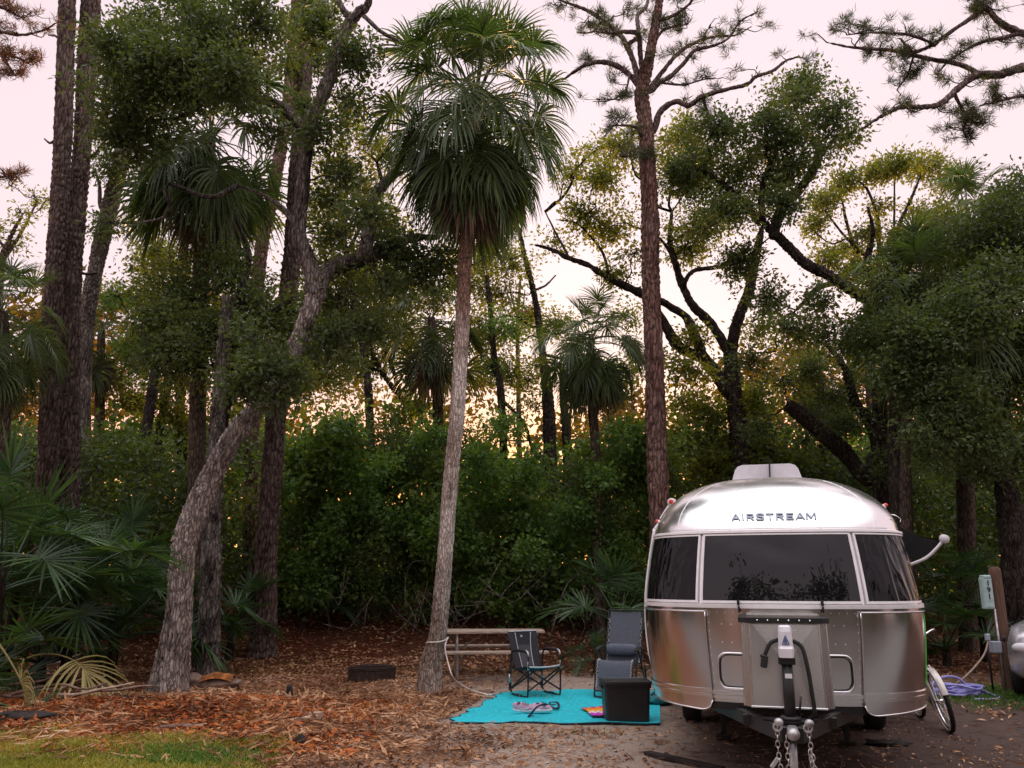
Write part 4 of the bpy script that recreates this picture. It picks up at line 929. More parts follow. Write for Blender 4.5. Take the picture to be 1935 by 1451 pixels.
# ---------------------------------------------------------------- metals, plastics, cloth
def alu(name, col, rough, aniso=0.0, wav=0.0, streak=0.05):
    m, n, l, b = newmat(name)
    tc = n.new('ShaderNodeTexCoord'); mp = n.new('ShaderNodeMapping'); mp.inputs['Scale'].default_value = (30, 30, 1.2); l.new(tc.outputs['Object'], mp.inputs[0])
    no = n.new('ShaderNodeTexNoise'); no.inputs['Scale'].default_value = 3; no.inputs['Detail'].default_value = 6; l.new(mp.outputs[0], no.inputs['Vector'])
    sp_ = n.new('ShaderNodeTexNoise'); sp_.inputs['Scale'].default_value = 2.2; sp_.inputs['Detail'].default_value = 6; l.new(tc.outputs['Object'], sp_.inputs['Vector'])
    mr = n.new('ShaderNodeMapRange'); l.new(no.outputs['Fac'], mr.inputs[0]); mr.inputs[3].default_value = rough-streak; mr.inputs[4].default_value = rough+streak
    ad = n.new('ShaderNodeMath'); ad.operation = 'MULTIPLY_ADD'; ad.inputs[1].default_value = 0.16; l.new(sp_.outputs['Fac'], ad.inputs[0]); l.new(mr.outputs[0], ad.inputs[2])
    l.new(ad.outputs[0], b.inputs['Roughness'])
    r = ramp(n, [(0.25, tuple(c*0.88 for c in col)), (0.75, col)]); l.new(sp_.outputs['Fac'], r.inputs[0]); l.new(r.outputs[0], b.inputs['Base Color'])
    b.inputs['Metallic'].default_value = 1.0
    if wav:
        wv = n.new('ShaderNodeTexNoise'); wv.inputs['Scale'].default_value = 2.6; wv.inputs['Detail'].default_value = 2; l.new(tc.outputs['Object'], wv.inputs['Vector'])
        bp = n.new('ShaderNodeBump'); bp.inputs['Strength'].default_value = wav; bp.inputs['Distance'].default_value = 0.02
        l.new(wv.outputs['Fac'], bp.inputs['Height']); l.new(bp.outputs[0], b.inputs['Normal'])
    return m
def weave(name, c0, c1, scale, rough=0.8, bump=0.4):
    m, n, l, b = newmat(name)
    tc = n.new('ShaderNodeTexCoord')
    w1 = n.new('ShaderNodeTexWave'); w1.inputs['Scale'].default_value = scale; w1.bands_direction = 'X'; w1.inputs['Distortion'].default_value = 0.6; w1.inputs['Detail Scale'].default_value = 3
    w2 = n.new('ShaderNodeTexWave'); w2.inputs['Scale'].default_value = scale*0.7; w2.bands_direction = 'Z'; w2.inputs['Distortion'].default_value = 0.6
    no = n.new('ShaderNodeTexNoise'); no.inputs['Scale'].default_value = 30; no.inputs['Detail'].default_value = 5
    for q in (w1, w2, no): l.new(tc.outputs['Object'], q.inputs['Vector'])
    mx = n.new('ShaderNodeMath'); mx.operation = 'MULTIPLY'; l.new(w1.outputs['Fac'], mx.inputs[0]); l.new(w2.outputs['Fac'], mx.inputs[1])
    m2 = n.new('ShaderNodeMath'); m2.operation = 'MULTIPLY_ADD'; m2.inputs[1].default_value = 0.6; l.new(no.outputs['Fac'], m2.inputs[0]); l.new(mx.outputs[0], m2.inputs[2])
    r = ramp(n, [(0.25, c0), (1.0, c1)]); l.new(m2.outputs[0], r.inputs[0]); l.new(r.outputs[0], b.inputs['Base Color']); b.inputs['Roughness'].default_value = rough
    bp = n.new('ShaderNodeBump'); bp.inputs['Strength'].default_value = bump; bp.inputs['Distance'].default_value = 0.004
    l.new(m2.outputs[0], bp.inputs['Height']); l.new(bp.outputs[0], b.inputs['Normal'])
    return m
def glassmat(name, col=(0.006, 0.006, 0.008), wav=0.5, ior=1.75, stretch=(1, 1, 1), scale=1.6, rough=0.015):
    m, n, l, b = newmat(name)
    b.inputs['Base Color'].default_value = (*col, 1); b.inputs['Roughness'].default_value = rough; b.inputs['IOR'].default_value = ior
    b.inputs['Specular IOR Level'].default_value = 0.5
    tc = n.new('ShaderNodeTexCoord'); mp = n.new('ShaderNodeMapping'); mp.inputs['Scale'].default_value = stretch; l.new(tc.outputs['Object'], mp.inputs[0])
    no = n.new('ShaderNodeTexNoise'); no.inputs['Scale'].default_value = scale; no.inputs['Detail'].default_value = 1.5; no.inputs['Distortion'].default_value = 0.8; l.new(mp.outputs[0], no.inputs['Vector'])
    bp = n.new('ShaderNodeBump'); bp.inputs['Strength'].default_value = wav; bp.inputs['Distance'].default_value = 0.05
    l.new(no.outputs['Fac'], bp.inputs['Height']); l.new(bp.outputs[0], b.inputs['Normal'])
    return m
M['alu_dome'] = alu('polished_aluminium', (0.95, 0.94, 0.95), 0.15, wav=0.03, streak=0.015)
M['alu_body'] = alu('clear_coated_aluminium', (0.80, 0.785, 0.775), 0.10, wav=0.02, streak=0.02)
M['alu_guard'] = alu('stainless_guard', (0.79, 0.77, 0.765), 0.09, wav=0.03, streak=0.03)
M['alu_box'] = alu('brushed_stainless', (0.74, 0.74, 0.745), 0.20, wav=0.02, streak=0.008)
M['chrome'] = simple('bright_trim', (0.86, 0.85, 0.86), 0.22, 1.0, 0.04)
M['letter_metal'] = simple('dark_letter_metal', (0.22, 0.24, 0.29), 0.35, 0.7, 0.05)
M['trim_white'] = simple('white_aluminium_trim', (0.80, 0.77, 0.78), 0.35, 0.1, 0.04)
M['white_plastic'] = simple('white_plastic', (0.78, 0.76, 0.80), 0.35, 0, 0.05)
M['window'] = glassmat('tinted_acrylic', wav=0.4, ior=1.47, scale=1.3)
M['side_window'] = glassmat('tinted_wrap_acrylic', wav=0.6, ior=1.3, stretch=(7, 7, 0.35), scale=1.4)
M['black_metal'] = simple('black_enamel', (0.018, 0.017, 0.018), 0.4, 0.2, 0.15, bump=0.1)
M['black_rubber'] = simple('black_rubber', (0.014, 0.013, 0.013), 0.75, 0, 0.2)
M['black_plastic'] = simple('black_plastic', (0.020, 0.018, 0.020), 0.45, 0, 0.25, scale=8, bump=0.12, bscale=120)
M['black_cloth'] = simple('black_canvas', (0.010, 0.009, 0.010), 0.95, 0, 0.15)
M['steel'] = simple('galvanised_steel', (0.46, 0.45, 0.45), 0.45, 0.8, 0.25, bump=0.2)
M['chain'] = simple('chain_steel', (0.62, 0.60, 0.58), 0.32, 1.0, 0.2)
M['amber'] = simple('red_lamp_lens', (0.75, 0.06, 0.02), 0.2, 0, 0.1, coat=0.4)
M['orange'] = simple('orange_plastic', (0.80, 0.10, 0.02), 0.4, 0, 0.1)
M['green'] = simple('painted_green_reflection', (0.06, 0.55, 0.03), 0.45, 0, 0.1)
M['white_print'] = simple('white_print', (0.8, 0.8, 0.8), 0.5, 0, 0.03)
M['blue_print'] = simple('blue_print', (0.10, 0.14, 0.30), 0.5, 0, 0.05)

# ---------------------------------------------------------------- the travel trailer
# its own frame: x to the viewer's right, y from the nose backwards, z up
TR_AZ = math.radians(17.25); TR_R = 7.75; TR_YAW = math.radians(15.8)
tr = thing('travel_trailer', 'rounded silver aluminium travel trailer with dark wraparound front windows', 'travel trailer',
           (TR_R*math.sin(TR_AZ), TR_R*math.cos(TR_AZ), 0), -TR_YAW)
EXP, DEP, LEN = 2.5, 0.90, 5.0
Z0, ZT = 0.66, 2.70
def t_w(z):
    z = np.asarray(z, float)
    low = 1.225-0.070*np.clip((1.30-z)/0.70, 0, 1)**1.3
    wall = low-0.090*np.clip((z-1.35)/0.75, 0, 1)**1.5
    u = np.clip((z-2.04)/(ZT-2.04), 0, 1)
    return wall*(1-u**2.35)**(1/2.35)
def t_s(z):
    z = np.asarray(z, float)
    lean = 0.20*np.clip((z-1.46)/0.63, 0, 1)**1.15
    u = np.clip((z-2.09)/(ZT-2.09), 0, 1)
    return lean + 0.18*u + 0.95*(1-np.sqrt(np.clip(1-u*u, 0, 1)))
def t_pt(q, z):
    """point of the shell: q in [-1, 1] runs round the nose, on to 2 along the sides, to 3 round the back"""
    q, z = np.broadcast_arrays(np.asarray(q, float), np.asarray(z, float))
    w = t_w(z); s = t_s(z); d = DEP*w/1.225
    a = np.abs(q); sg = np.where(q < 0, -1.0, 1.0)
    ang = np.where(a <= 1, a*PI/2, np.where(a >= 2, (3-a)*PI/2, PI/2))       # 0 at the nose centre, 90 deg on the side
    x = sg*w*np.abs(np.sin(ang))**(2/EXP)
    nose = s+d*(1-np.abs(np.cos(ang))**(2/EXP))
    side = (s+d)+(np.clip(a, 1, 2)-1)*(LEN-2*(s+d))
    y = np.where(a <= 1, nose, np.where(a <= 2, side, LEN-nose))
    return np.stack([x, y, z], -1)
def t_n(q, z):
    e = 1e-3; z = np.asarray(z, float)
    zz = np.minimum(z, ZT-4e-3)
    du = t_pt(np.asarray(q)+e, zz)-t_pt(np.asarray(q)-e, zz); dv = t_pt(q, zz+e)-t_pt(q, zz-e)
    n = np.cross(du, dv); return n/(np.linalg.norm(n, axis=-1, keepdims=True)+1e-12)
def q_of(x, z):
    r = np.clip(np.abs(x)/t_w(z), 0, 1)**(EXP/2)
    return np.sign(x)*np.arcsin(r)/(PI/2)
def t_patch(mb, q0, q1, z0, z1, off, nq=24, nz=10, base=0.0, m=0, zf=None):
    """a panel lying on the shell: front face at off, its edges folded back to base"""
    qs = np.linspace(q0, q1, nq)
    Q, Zz = np.meshgrid(qs, np.linspace(0, 1, nz), indexing='ij')
    if zf is None: Zv = z0+(z1-z0)*Zz
    else: lo = np.array([zf(q)[0] for q in qs])[:, None]; hi = np.array([zf(q)[1] for q in qs])[:, None]; Zv = lo+(hi-lo)*Zz
    p = t_pt(Q, Zv); n = t_n(Q, Zv)
    A = p+n*off; Bk = p+n*base
    mb.sheet(A, m)
    for e1, e2 in ((A[0], Bk[0]), (Bk[-1], A[-1]), (Bk[:, 0], A[:, 0]), (A[:, -1], Bk[:, -1])):
        mb.sheet(np.stack([e1, e2], 1)[:, ::-1], m, False)
    return mb
def t_line(q_list, z_list, off=0.004):
    q = np.asarray(q_list, float); z = np.asarray(z_list, float)
    return t_pt(q, z)+t_n(q, z)*off
# body below the windows, roof above, floor pan
qs = np.r_[np.linspace(-1, 1, 61), np.linspace(1, 2, 14)[1:], np.linspace(2, 3, 24)[1:]]
qs = np.r_[-qs[::-1][:-1][:len(qs[qs > 1])], qs]
qs = np.unique(np.round(qs, 6))
def shell(z0, z1, nz, name, mat_, dome=False):
    t = np.linspace(0, 1, nz); zz = z0+(z1-z0)*(np.sin(t*PI/2) if dome else t)
    Q, Zz = np.meshgrid(qs, zz, indexing='ij')
    mb = MB(); mb.sheet(t_pt(Q, Zz)); return mb.build(name, M[mat_], tr)
shell(Z0, 1.46, 14, 'body_shell', 'alu_body')
shell(1.46, 2.08, 10, 'window_band', 'alu_body')
shell(2.08, ZT-0.0015, 46, 'roof_dome', 'alu_dome', True)
mb = MB(); o = t_pt(qs[:-1], np.full(len(qs)-1, Z0)); mb.prism(o[:, :2], Z0-0.06, Z0+0.004); mb.build('floor_pan', M['black_metal'], tr)
# dome seams and rivets
mb = MB()
for q in (-0.52, -0.17, 0.17, 0.52):
    zz = np.linspace(2.10, 2.64, 22); mb.tube(t_line(np.full(22, q), zz, 0.0), 0.0035, 5)
for sgn in (-1, 1):
    a = np.linspace(0.72, 0.98, 12); mb.tube(t_line(sgn*a, 2.22-0.35*(a-0.72)*0.5+0.10*0, 0.001), 0.004, 5)
qq = np.linspace(-0.62, 0.62, 30); mb.tube(t_line(qq, np.full(30, 2.128), 0.001), 0.004, 5)
mb.build('panel_seam', M['alu_body'], tr)
mb = MB()
for q in np.linspace(-0.98, 0.98, 56): 
    for z in (2.112, 1.40): mb.sphere(t_line([q], [z], 0.001)[0], 0.0055, n=6)
for q in (-0.52, 0.52):
    for z in np.arange(2.14, 2.62, 0.05): mb.sphere(t_line([q+0.008], [z], 0.001)[0], 0.0055, n=6)
for z in (1.30, 1.15):
    for x in (-0.50, -0.42, 0.42, 0.50): mb.sphere(t_line([q_of(x, z)], [z], 0.001)[0], 0.006, n=6)
for q in (-0.275, 0.275):
    for z in np.arange(0.82, 1.40, 0.07): mb.sphere(t_line([q], [z], 0.001)[0], 0.0055, n=6)
o = mb.build('rivets', M['chrome'], tr); o['kind'] = 'stuff'
# windows
ZW0, ZW1 = 1.475, 2.075
def window(q0, q1, gm, lab):
    f = MB(); e = 0.012
    zb = (ZW0, ZW1)
    dq0 = 0.012 if abs(q0) < 0.6 else 0.008; dq1 = 0.012 if abs(q1) < 0.6 else 0.008
    t_patch(f, q0, q0+dq0, *zb, 0.022, 4, 12); t_patch(f, q1-dq1, q1, *zb, 0.022, 4, 12)
    t_patch(f, q0+dq0, q1-dq1, ZW0, ZW0+0.020, 0.022, 30, 3); t_patch(f, q0+dq0, q1-dq1, ZW1-0.014, ZW1, 0.022, 30, 3)
    w = f.build('window', M['trim_white'], tr); w['label'] = lab
    g = MB(); t_patch(g, q0+dq0, q1-dq1, ZW0+0.020, ZW1-0.014, 0.014, 40, 16); g.build('pane', M[gm], w)
    return w
window(-0.312, 0.312, 'window', 'wide centre front window of dark acrylic')
window(-1.04, -0.328, 'side_window', 'wraparound dark window left of the centre pane')
window(0.328, 1.04, 'side_window', 'wraparound dark window right of the centre pane')
# side windows further back (seen from other positions)
for sgn in (-1, 1):
    f = MB(); t_patch(f, sgn*1.15, sgn*1.55, 1.5, 2.03, 0.015, 10, 6); w = f.build('window', M['chrome'], tr)
    g = MB(); t_patch(g, sgn*1.16, sgn*1.54, 1.53, 2.0, 0.018, 10, 6, 0.012); g.build('pane', M['side_window'], w)
# trims running round
def trim(name, z, h, off, qlim, mat_='chrome'):
    mb = MB(); t_patch(mb, -qlim, qlim, z-h/2, z+h/2, off, 120, 4); return mb.build(name, M[mat_], tr)
trim('belt_trim', 1.452, 0.030, 0.036, 2.0, 'trim_white')
trim('eyebrow_trim', 2.092, 0.022, 0.030, 1.3, 'trim_white')
mb = MB(); t_patch(mb, -0.30, 0.30, 0.69, 0.715, 0.016, 40, 4); t_patch(mb, -0.30, 0.30, 0.722, 0.752, 0.024, 40, 4); mb.build('rub_rail', M['chrome'], tr)
for sgn in (-1, 1):
    mb = MB(); t_patch(mb, sgn*1.12, sgn*2.0, 0.70, 0.75, 0.02, 20, 4); mb.build('rub_rail', M['chrome'], tr)
# rock guards at both front corners, rounded at their inner lower corner
for sgn, lab in ((-1, 'curved stainless rock guard at the left front corner'), (1, 'curved stainless rock guard at the right front corner')):
    qa, qb = sgn*0.288, sgn*1.10
    def zf(q, qa=qa):
        t = abs(q)-abs(qa); r = 0.075
        lift = 0.0
        if t < r: lift = 0.085*(1-math.sqrt(max(0, 1-(1-t/r)**2)))
        sag = 0.025*np.clip((abs(q)-0.3)/0.6, 0, 1)
        return (0.585+lift+sag*2.0, 1.405-0.0*sag)
    mb = MB(); t_patch(mb, qa, qb, 0, 0, 0.026, 60, 16, 0.006, 0, zf)
    g = mb.build('rock_guard', M['alu_guard'], tr); g['label'] = lab
    ed = MB(); n = 60
    q_ = np.linspace(qa, qb, n); zl = np.array([zf(q)[0] for q in q_])
    ed.tube(t_line(q_, zl, 0.028), 0.006, 6); ed.tube(t_line(q_, np.full(n, 1.407), 0.028), 0.008, 6)
    zz = np.linspace(zl[0], 1.405, 16); ed.tube(t_line(np.full(16, qa), zz, 0.028), 0.006, 6)
    ed.tube(t_line(np.full(16, qb), np.linspace(zl[-1], 1.405, 16), 0.028), 0.005, 6)
    ed.build('guard_edge', M['chrome'], g)
    rb = MB(); t_patch(rb, qa, qb, 0.70, 0.725, 0.036, 50, 4, 0.02); t_patch(rb, qa, qb, 0.735, 0.765, 0.042, 50, 4, 0.02); rb.build('guard_rail', M['chrome'], g)
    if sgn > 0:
        ge = MB(); t_patch(ge, 0.815, 0.84, 0.80, 1.39, 0.030, 4, 20, 0.026); ge.build('green_reflection', M['green'], g)  # green reflection painted on the guard as a thin coloured strip
# storage hatches either side of the tongue box
for sgn in (-1, 1):
    xs, zs = [], []
    for (x, z) in [(0.30, 1.06), (0.47, 1.06), (0.515, 1.045), (0.54, 1.01), (0.545, 0.95), (0.545, 0.88), (0.54, 0.83), (0.515, 0.79), (0.47, 0.775), (0.30, 0.775)]:
        xs.append(x); zs.append(z)
    p = catmull(np.c_[xs, zs, np.zeros(len(xs))], 44)
    hb = MB(); n = 12
    X, Zq = np.meshgrid(np.linspace(0.30, 0.51, n), np.linspace(0.785, 1.05, n), indexing='ij')
    t_patch(hb, q_of(sgn*0.30, 0.9), q_of(sgn*0.505, 0.9), 0.79, 1.05, 0.006, 16, 8)
    h = hb.build('hatch', M['alu_body'], tr)
    tb = MB(); zz = p[:, 1]; tb.tube(t_line(q_of(sgn*p[:, 0], zz), zz, 0.008), 0.010, 6); tb.build('hatch_trim', M['chrome'], h)
    tb = MB(); tb.tube(t_line(q_of(sgn*(p[:, 0]-0.016), 0.9+(zz-0.9)*0.93), 0.915+(zz-0.915)*0.90, 0.008), 0.005, 5); tb.build('hatch_seal', M['black_rubber'], h)
# lettering on the dome
def text_mesh(txt, size, ext, bold=0.0, space=1.0):
    cu = bpy.data.curves.new('lettering', 'FONT'); cu.body = txt; cu.size = size; cu.extrude = ext; cu.offset = bold; cu.space_character = space; cu.align_x = 'CENTER'; cu.resolution_u = 3
    o = bpy.data.objects.new('lettering', cu); C.objects.link(o)
    me = bpy.data.meshes.new_from_object(o.evaluated_get(bpy.context.evaluated_depsgraph_get()))
    V = np.array([v.co[:] for v in me.vertices]); F = [tuple(f.vertices) for f in me.polygons]
    bpy.data.objects.remove(o); bpy.data.meshes.remove(me); bpy.data.curves.remove(cu)
    return V, F
sq = catmull(np.array([(.95, .74, 0), (.82, .90, 0), (.5, .94, 0), (.2, .90, 0), (.08, .74, 0), (.2, .59, 0), (.5, .51, 0), (.8, .43, 0), (.93, .26, 0), (.8, .09, 0), (.5, .05, 0), (.18, .09, 0), (.05, .26, 0)]), 19)[:, :2]
SEG = [(tuple(sq[i]-0.12*(sq[i+1]-sq[i])), tuple(sq[i+1]+0.12*(sq[i+1]-sq[i]))) for i in range(18)]
GLY = {'A': [((0, 0), (.5, 1)), ((1, 0), (.5, 1)), ((.22, .32), (.78, .32))], 'I': [((.5, 0), (.5, 1))], 'T': [((0, .9), (1, .9)), ((.5, 0), (.5, .82))],
       'R': [((.1, 0), (.1, 1)), ((.16, .9), (.85, .9)), ((.88, .9), (.88, .48)), ((.16, .46), (.85, .46)), ((.5, .44), (.92, 0))], 'E': [((.1, 0), (.1, 1)), ((.16, .9), (.95, .9)), ((.16, .5), (.85, .5)), ((.16, .1), (.95, .1))],
       'S': SEG, 'M': [((.06, 0), (.06, 1)), ((.94, 0), (.94, 1)), ((.1, .96), (.5, .2)), ((.9, .96), (.5, .2))]}
mb = MB(); xc = -0.365; lh = 0.062; k = 0
for chr_ in 'AIRSTREAM':
    lw_ = {'I': 0.022, 'M': 0.082}.get(chr_, 0.070)
    for (a, b) in GLY[chr_]:
        a = np.array((xc+a[0]*lw_, a[1]*lh)); b = np.array((xc+b[0]*lw_, b[1]*lh)); d = (b-a)/np.linalg.norm(b-a); nn = np.array((-d[1], d[0]))*0.0066
        pts2 = [a-nn, b-nn, b+nn, a+nn]; k += 1
        V = []
        for off in (0.0, 0.010+0.0004*(k % 4)):
            for p in pts2: zq = 2.20+p[1]; qx = q_of(p[0], zq); V.append(t_pt(qx, zq)+t_n(qx, zq)*off)
        mb.add(np.array(V), [(4, 5, 6, 7), (0, 1, 5, 4), (1, 2, 6, 5), (2, 3, 7, 6), (3, 0, 4, 7)])
    xc += lw_+(0.0165 if chr_ != 'I' else 0.018)
mb.build('lettering', M['letter_metal'], tr)
# air conditioner
ac = MB()
def loft(sec, y0, y1, mb, m=0, taper=0.06):
    n = len(sec); ys = [y0, y0+0.05, y0+0.14, y1-0.1, y1]; sc_ = [0.80, 0.93, 1.0, 1.0, 0.85]
    Gd = np.array([[(x*(0.94+0.06*k), y, z*k+2.62*(1-k)) for x, z in sec] for y, k in zip(ys, [0.97, 0.995, 1, 1, 0.98])])
    mb.sheet(np.transpose(Gd, (1, 0, 2))[::-1], m, True)
    for g, r in ((Gd[0], 1), (Gd[-1], -1)): mb.add(g, [tuple(range(n))[::r]], m)
sec = [(-0.385, 2.70), (-0.37, 2.78), (-0.34, 2.88), (-0.31, 2.920), (-0.26, 2.938), (0.26, 2.938), (0.31, 2.920), (0.34, 2.88), (0.37, 2.78), (0.385, 2.70)]
loft(sec, 2.0, 2.95, ac)
a_o = ac.build('air_conditioner', M['white_plastic'], tr)
sb = MB(); sb.box((0.035, 2.03, 2.83), (0.014, 0.10, 0.225), rotm(0, 0.04, 0), 0.003); sb.build('seam_strip', M['black_rubber'], a_o)
sb = MB(); sb.box((0, 2.48, 2.70), (0.66, 0.86, 0.035), None, 0.01); sb.build('gasket', M['black_rubber'], a_o)
# left (kerb side) awning: arm up the corner, roller with red hub
aw = MB()
ap = [t_line([-1.02], [z], 0.045)[0] for z in (0.95, 1.2, 1.5, 1.8, 2.14)]
aw.tube(catmull(np.array(ap+[ap[-1]+np.array((0.01, 0.02, 0.04)), ap[-1]+np.array((0.13, 0.05, 0.19))]), 26), 0.017, 8)
lo = ap[0]; aw.tube(catmull(np.array([lo, lo+np.array((0.03, 0, -0.15)), lo+np.array((0.05, 0.02, -0.28))]), 8), 0.012, 8)
a1 = aw.build('awning_arm', M['trim_white'], tr)
hd = MB(); e = ap[-1]+np.array((0.13, 0.05, 0.19))
hd.bar(e-np.array((0.06, 0.02, 0.055)), e+np.array((0.05, 0, 0.11)), 0.05, 0.035, 0, 0.008)
hd.disc(e+np.array((0.06, -0.01, 0.125)), (0, 1, 0.1), 0.042, 0.05, 0, 20); hd.build('roller_head', M['white_plastic'], a1)
hd = MB(); hd.disc(e+np.array((0.06, -0.045, 0.128)), (0, 1, 0.1), 0.024, 0.02, 0, 16); hd.build('red_hub', M['amber'], a1)
ro = MB(); ro.tube([e+np.array((0.06, 0.04, 0.125)), e+np.array((0.06, 3.2, 0.125))], 0.045, 14); ro.build('roller', M['white_plastic'], a1)
# clearance lamps
for q, z, lab in ((-0.93, 2.245, 'red clearance lamp at the left shoulder'), (0.93, 2.36, 'red clearance lamp at the right shoulder')):
    lm = MB(); p = t_line([q], [z], 0.02)[0]; n = t_n([q], [z])[0]
    lm.sphere(p, (0.026, 0.032, 0.020), n=10); o = lm.build('clearance_lamp', M['amber'], tr); o['label'] = lab
    bs = MB(); bs.sphere(p-n*0.018, (0.026, 0.036, 0.022), n=10); bs.build('lamp_base', M['white_plastic'], o)
lm = MB(); p = t_line([-1.10], [0.70], 0.018)[0]; lm.disc(p, (1, 0, 0), 0.045, 0.03, 0, 16); o = lm.build('marker_lamp', M['orange'], tr)
# right (street side) window awning: black cloth on a white arm
fa = MB(); y0, y1 = 1.15, 2.9; n = 9
rows = []
for i in range(n):
    t = i/(n-1); x = 1.10+0.42*t; z = 2.235-0.20*t-0.035*math.sin(t*PI)
    rows.append([(x, y, z+0.012*math.sin(y*9+t*4)) for y in np.linspace(y0, y1, 14)])
G1 = np.array(rows); fa.sheet(G1); fa.sheet((G1-np.array((0, 0, 0.006)))[::-1])
# valance and the end flap hanging below it
fl = np.array([[(1.10+0.42*t, y0, (2.235-0.20*t-0.035*math.sin(t*PI))-s*(0.34*(1-t)**0.8+0.03)) for s in np.linspace(0, 1, 6)] for t in np.linspace(0, 1, 12)])
fa.sheet(fl); fa.sheet((fl+np.array((0, 0.006, 0)))[::-1])
f_o = fa.build('window_awning', M['black_cloth'], tr)
ar = MB(); st_ = t_line([1.06], [1.80], 0.02)[0]; en = np.array((1.545, y0-0.03, 2.04))
ar.tube(catmull(np.array([st_, st_*0.55+en*0.45+np.array((0.02, 0, -0.035)), st_*0.2+en*0.8+np.array((0.01, 0, -0.02)), en]), 16), 0.015, 8)
ar.build('awning_strut', M['trim_white'], f_o)
en2 = MB(); en2.disc(en+np.array((0.01, 0, 0.012)), (0, 1, 0.1), 0.042, 0.05, 0, 18); en2.build('strut_cap', M['white_plastic'], f_o)
rl = MB(); rl.tube([(1.53, y0, 2.03), (1.53, y1, 2.03)], 0.022, 10); rl.build('roller_bar', M['black_metal'], f_o)
w_ = MB(); w_.tube(catmull(np.array([t_line([1.05], [2.30], 0.01)[0], (1.14, y0-.03, 2.285), (1.19, y0-.03, 2.245), (1.185, y0-.03, 2.215)]), 12), 0.004, 5); w_.build('awning_cord', M['chrome'], f_o)
# window latches, maker's plate
for x in (-0.345, 0.335):
    lb_ = MB(); q = q_of(x, 1.47); p = t_line([q], [1.478], 0.03)[0]
    lb_.box(p+np.array((0, -0.008, 0)), (0.022, 0.03, 0.045), None, 0.004); lb_.box(p+np.array((0.002, -0.012, -0.055)), (0.016, 0.02, 0.055), None, 0.004); lb_.build('window_latch', M['black_rubber'], tr)
pl = MB(); t_patch(pl, q_of(-0.27, 1.37), q_of(-0.16, 1.37), 1.345, 1.40, 0.010, 5, 4); t_patch(pl, q_of(-0.27, 1.3), q_of(-0.21, 1.3), 1.29, 1.33, 0.010, 5, 4); pl.build('notice_plate', M['white_print'], tr)
# tongue box with black framed lid
bx = MB()
def boxsec(w, y0, y1, c=0.075): return [(-w, y1), (-w, y0+c), (-w+c*0.8, y0), (w-c*0.8, y0), (w, y0+c), (w, y1)]
yB0, yB1 = -0.52, 0.02
zb0, zb1 = 0.705, 1.355
lo_, hi_ = np.array(boxsec(0.335, yB0, yB1)), np.array(boxsec(0.325, yB0+0.05, yB1))
Gd = np.array([[(*(lo_[i]*(1-t)+hi_[i]*t), zb0+(zb1-zb0)*t) for t in np.linspace(0, 1, 2)] for i in range(6)])
for i in range(5):
    if i == 2:
        a_, b_, c_, d_ = Gd[2, 0], Gd[3, 0], Gd[3, 1], Gd[2, 1]; ce = (a_+b_+c_+d_)/4+np.array((0, -0.012, 0))
        bx.add([a_, b_, c_, d_, ce], [(0, 1, 4), (1, 2, 4), (2, 3, 4), (3, 0, 4)])
    else: bx.add([Gd[i, 0], Gd[i+1, 0], Gd[i+1, 1], Gd[i, 1]], [(0, 1, 2, 3)])
bx.add(Gd[:, 0], [tuple(range(6))[::-1]]); bx.add(Gd[:, 1], [tuple(range(6))])
b_o = bx.build('tongue_box', M['alu_box'], tr)
et = MB()
for sx in (-1, 1):
    et.bar((sx*0.335, yB0+0.075, zb0), (sx*0.325, yB0+0.125, zb1), 0.012, 0.012, 0, 0.002); et.bar((sx*0.275, yB0-0.002, zb0), (sx*0.265, yB0+0.048, zb1), 0.012, 0.012, 0, 0.002)
et.bar((-0.285, yB0-0.006, zb0+0.004), (0.285, yB0-0.006, zb0+0.004), 0.014, 0.014, 0, 0.002); et.build('edge_strip', M['chrome'], b_o)
ld = MB(); oo = np.array(boxsec(0.350, yB0-0.0, yB1, 0.07)); ld.prism(oo, zb1-0.012, zb1+0.026); l_o = ld.build('box_lid', M['black_rubber'], b_o)
ld = MB(); ld.prism(np.array(boxsec(0.285, yB0+0.085, yB1-0.0, 0.05)), zb1+0.020, zb1+0.046); ld.build('lid_top', M['alu_box'], b_o)
rv = MB()
for x in np.linspace(-0.20, 0.20, 6): rv.sphere((x, yB0-0.004, zb1+0.008), 0.008, n=8)
o = rv.build('lid_rivets', M['chrome'], b_o); o['kind'] = 'stuff'
# tongue: A-frame rails, coupler, electric jack
fr = MB()
for sx in (-1, 1): fr.bar((sx*0.62, 0.6, 0.57), (sx*0.05, -0.88, 0.57), 0.06, 0.11, 0, 0.006)
fr.bar((-0.36, -0.25, 0.57), (0.36, -0.25, 0.57), 0.06, 0.09, 0, 0.006)
fr.prism([(-0.26, -0.56), (0, -0.80), (0.26, -0.56)], 0.632, 0.644); 
fr.build('tongue_frame', M['black_metal'], tr)
cpl = MB(); cpl.box((0, -0.92, 0.595), (0.075, 0.20, 0.07), None, 0.012); cpl.sphere((0, -1.03, 0.60), (0.048, 0.055, 0.045), n=12)
cpl.build('coupler', M['steel'], tr)
jk = MB(); JX, JY = 0.0, -0.68
jk.tube([(JX, JY, 0.50), (JX, JY, 1.10)], 0.042, 16); jk.box((JX, JY, 1.075), (0.125, 0.11, 0.055), None, 0.006); jk.disc((JX, JY, 0.655), (0, 0, 1), 0.075, 0.03, 0, 20)
jk.tube([(JX+0.06, JY-0.01, 0.66), (JX+0.085, JY-0.02, 0.82)], 0.008, 6)
j_o = jk.build('jack_post', M['black_metal'], tr)
ds = MB(); ds.box((JX+0.005, JY-0.043, 0.965), (0.052, 0.006, 0.034), None, 0.001); ds.build('warning_sticker', M['white_print'], j_o)
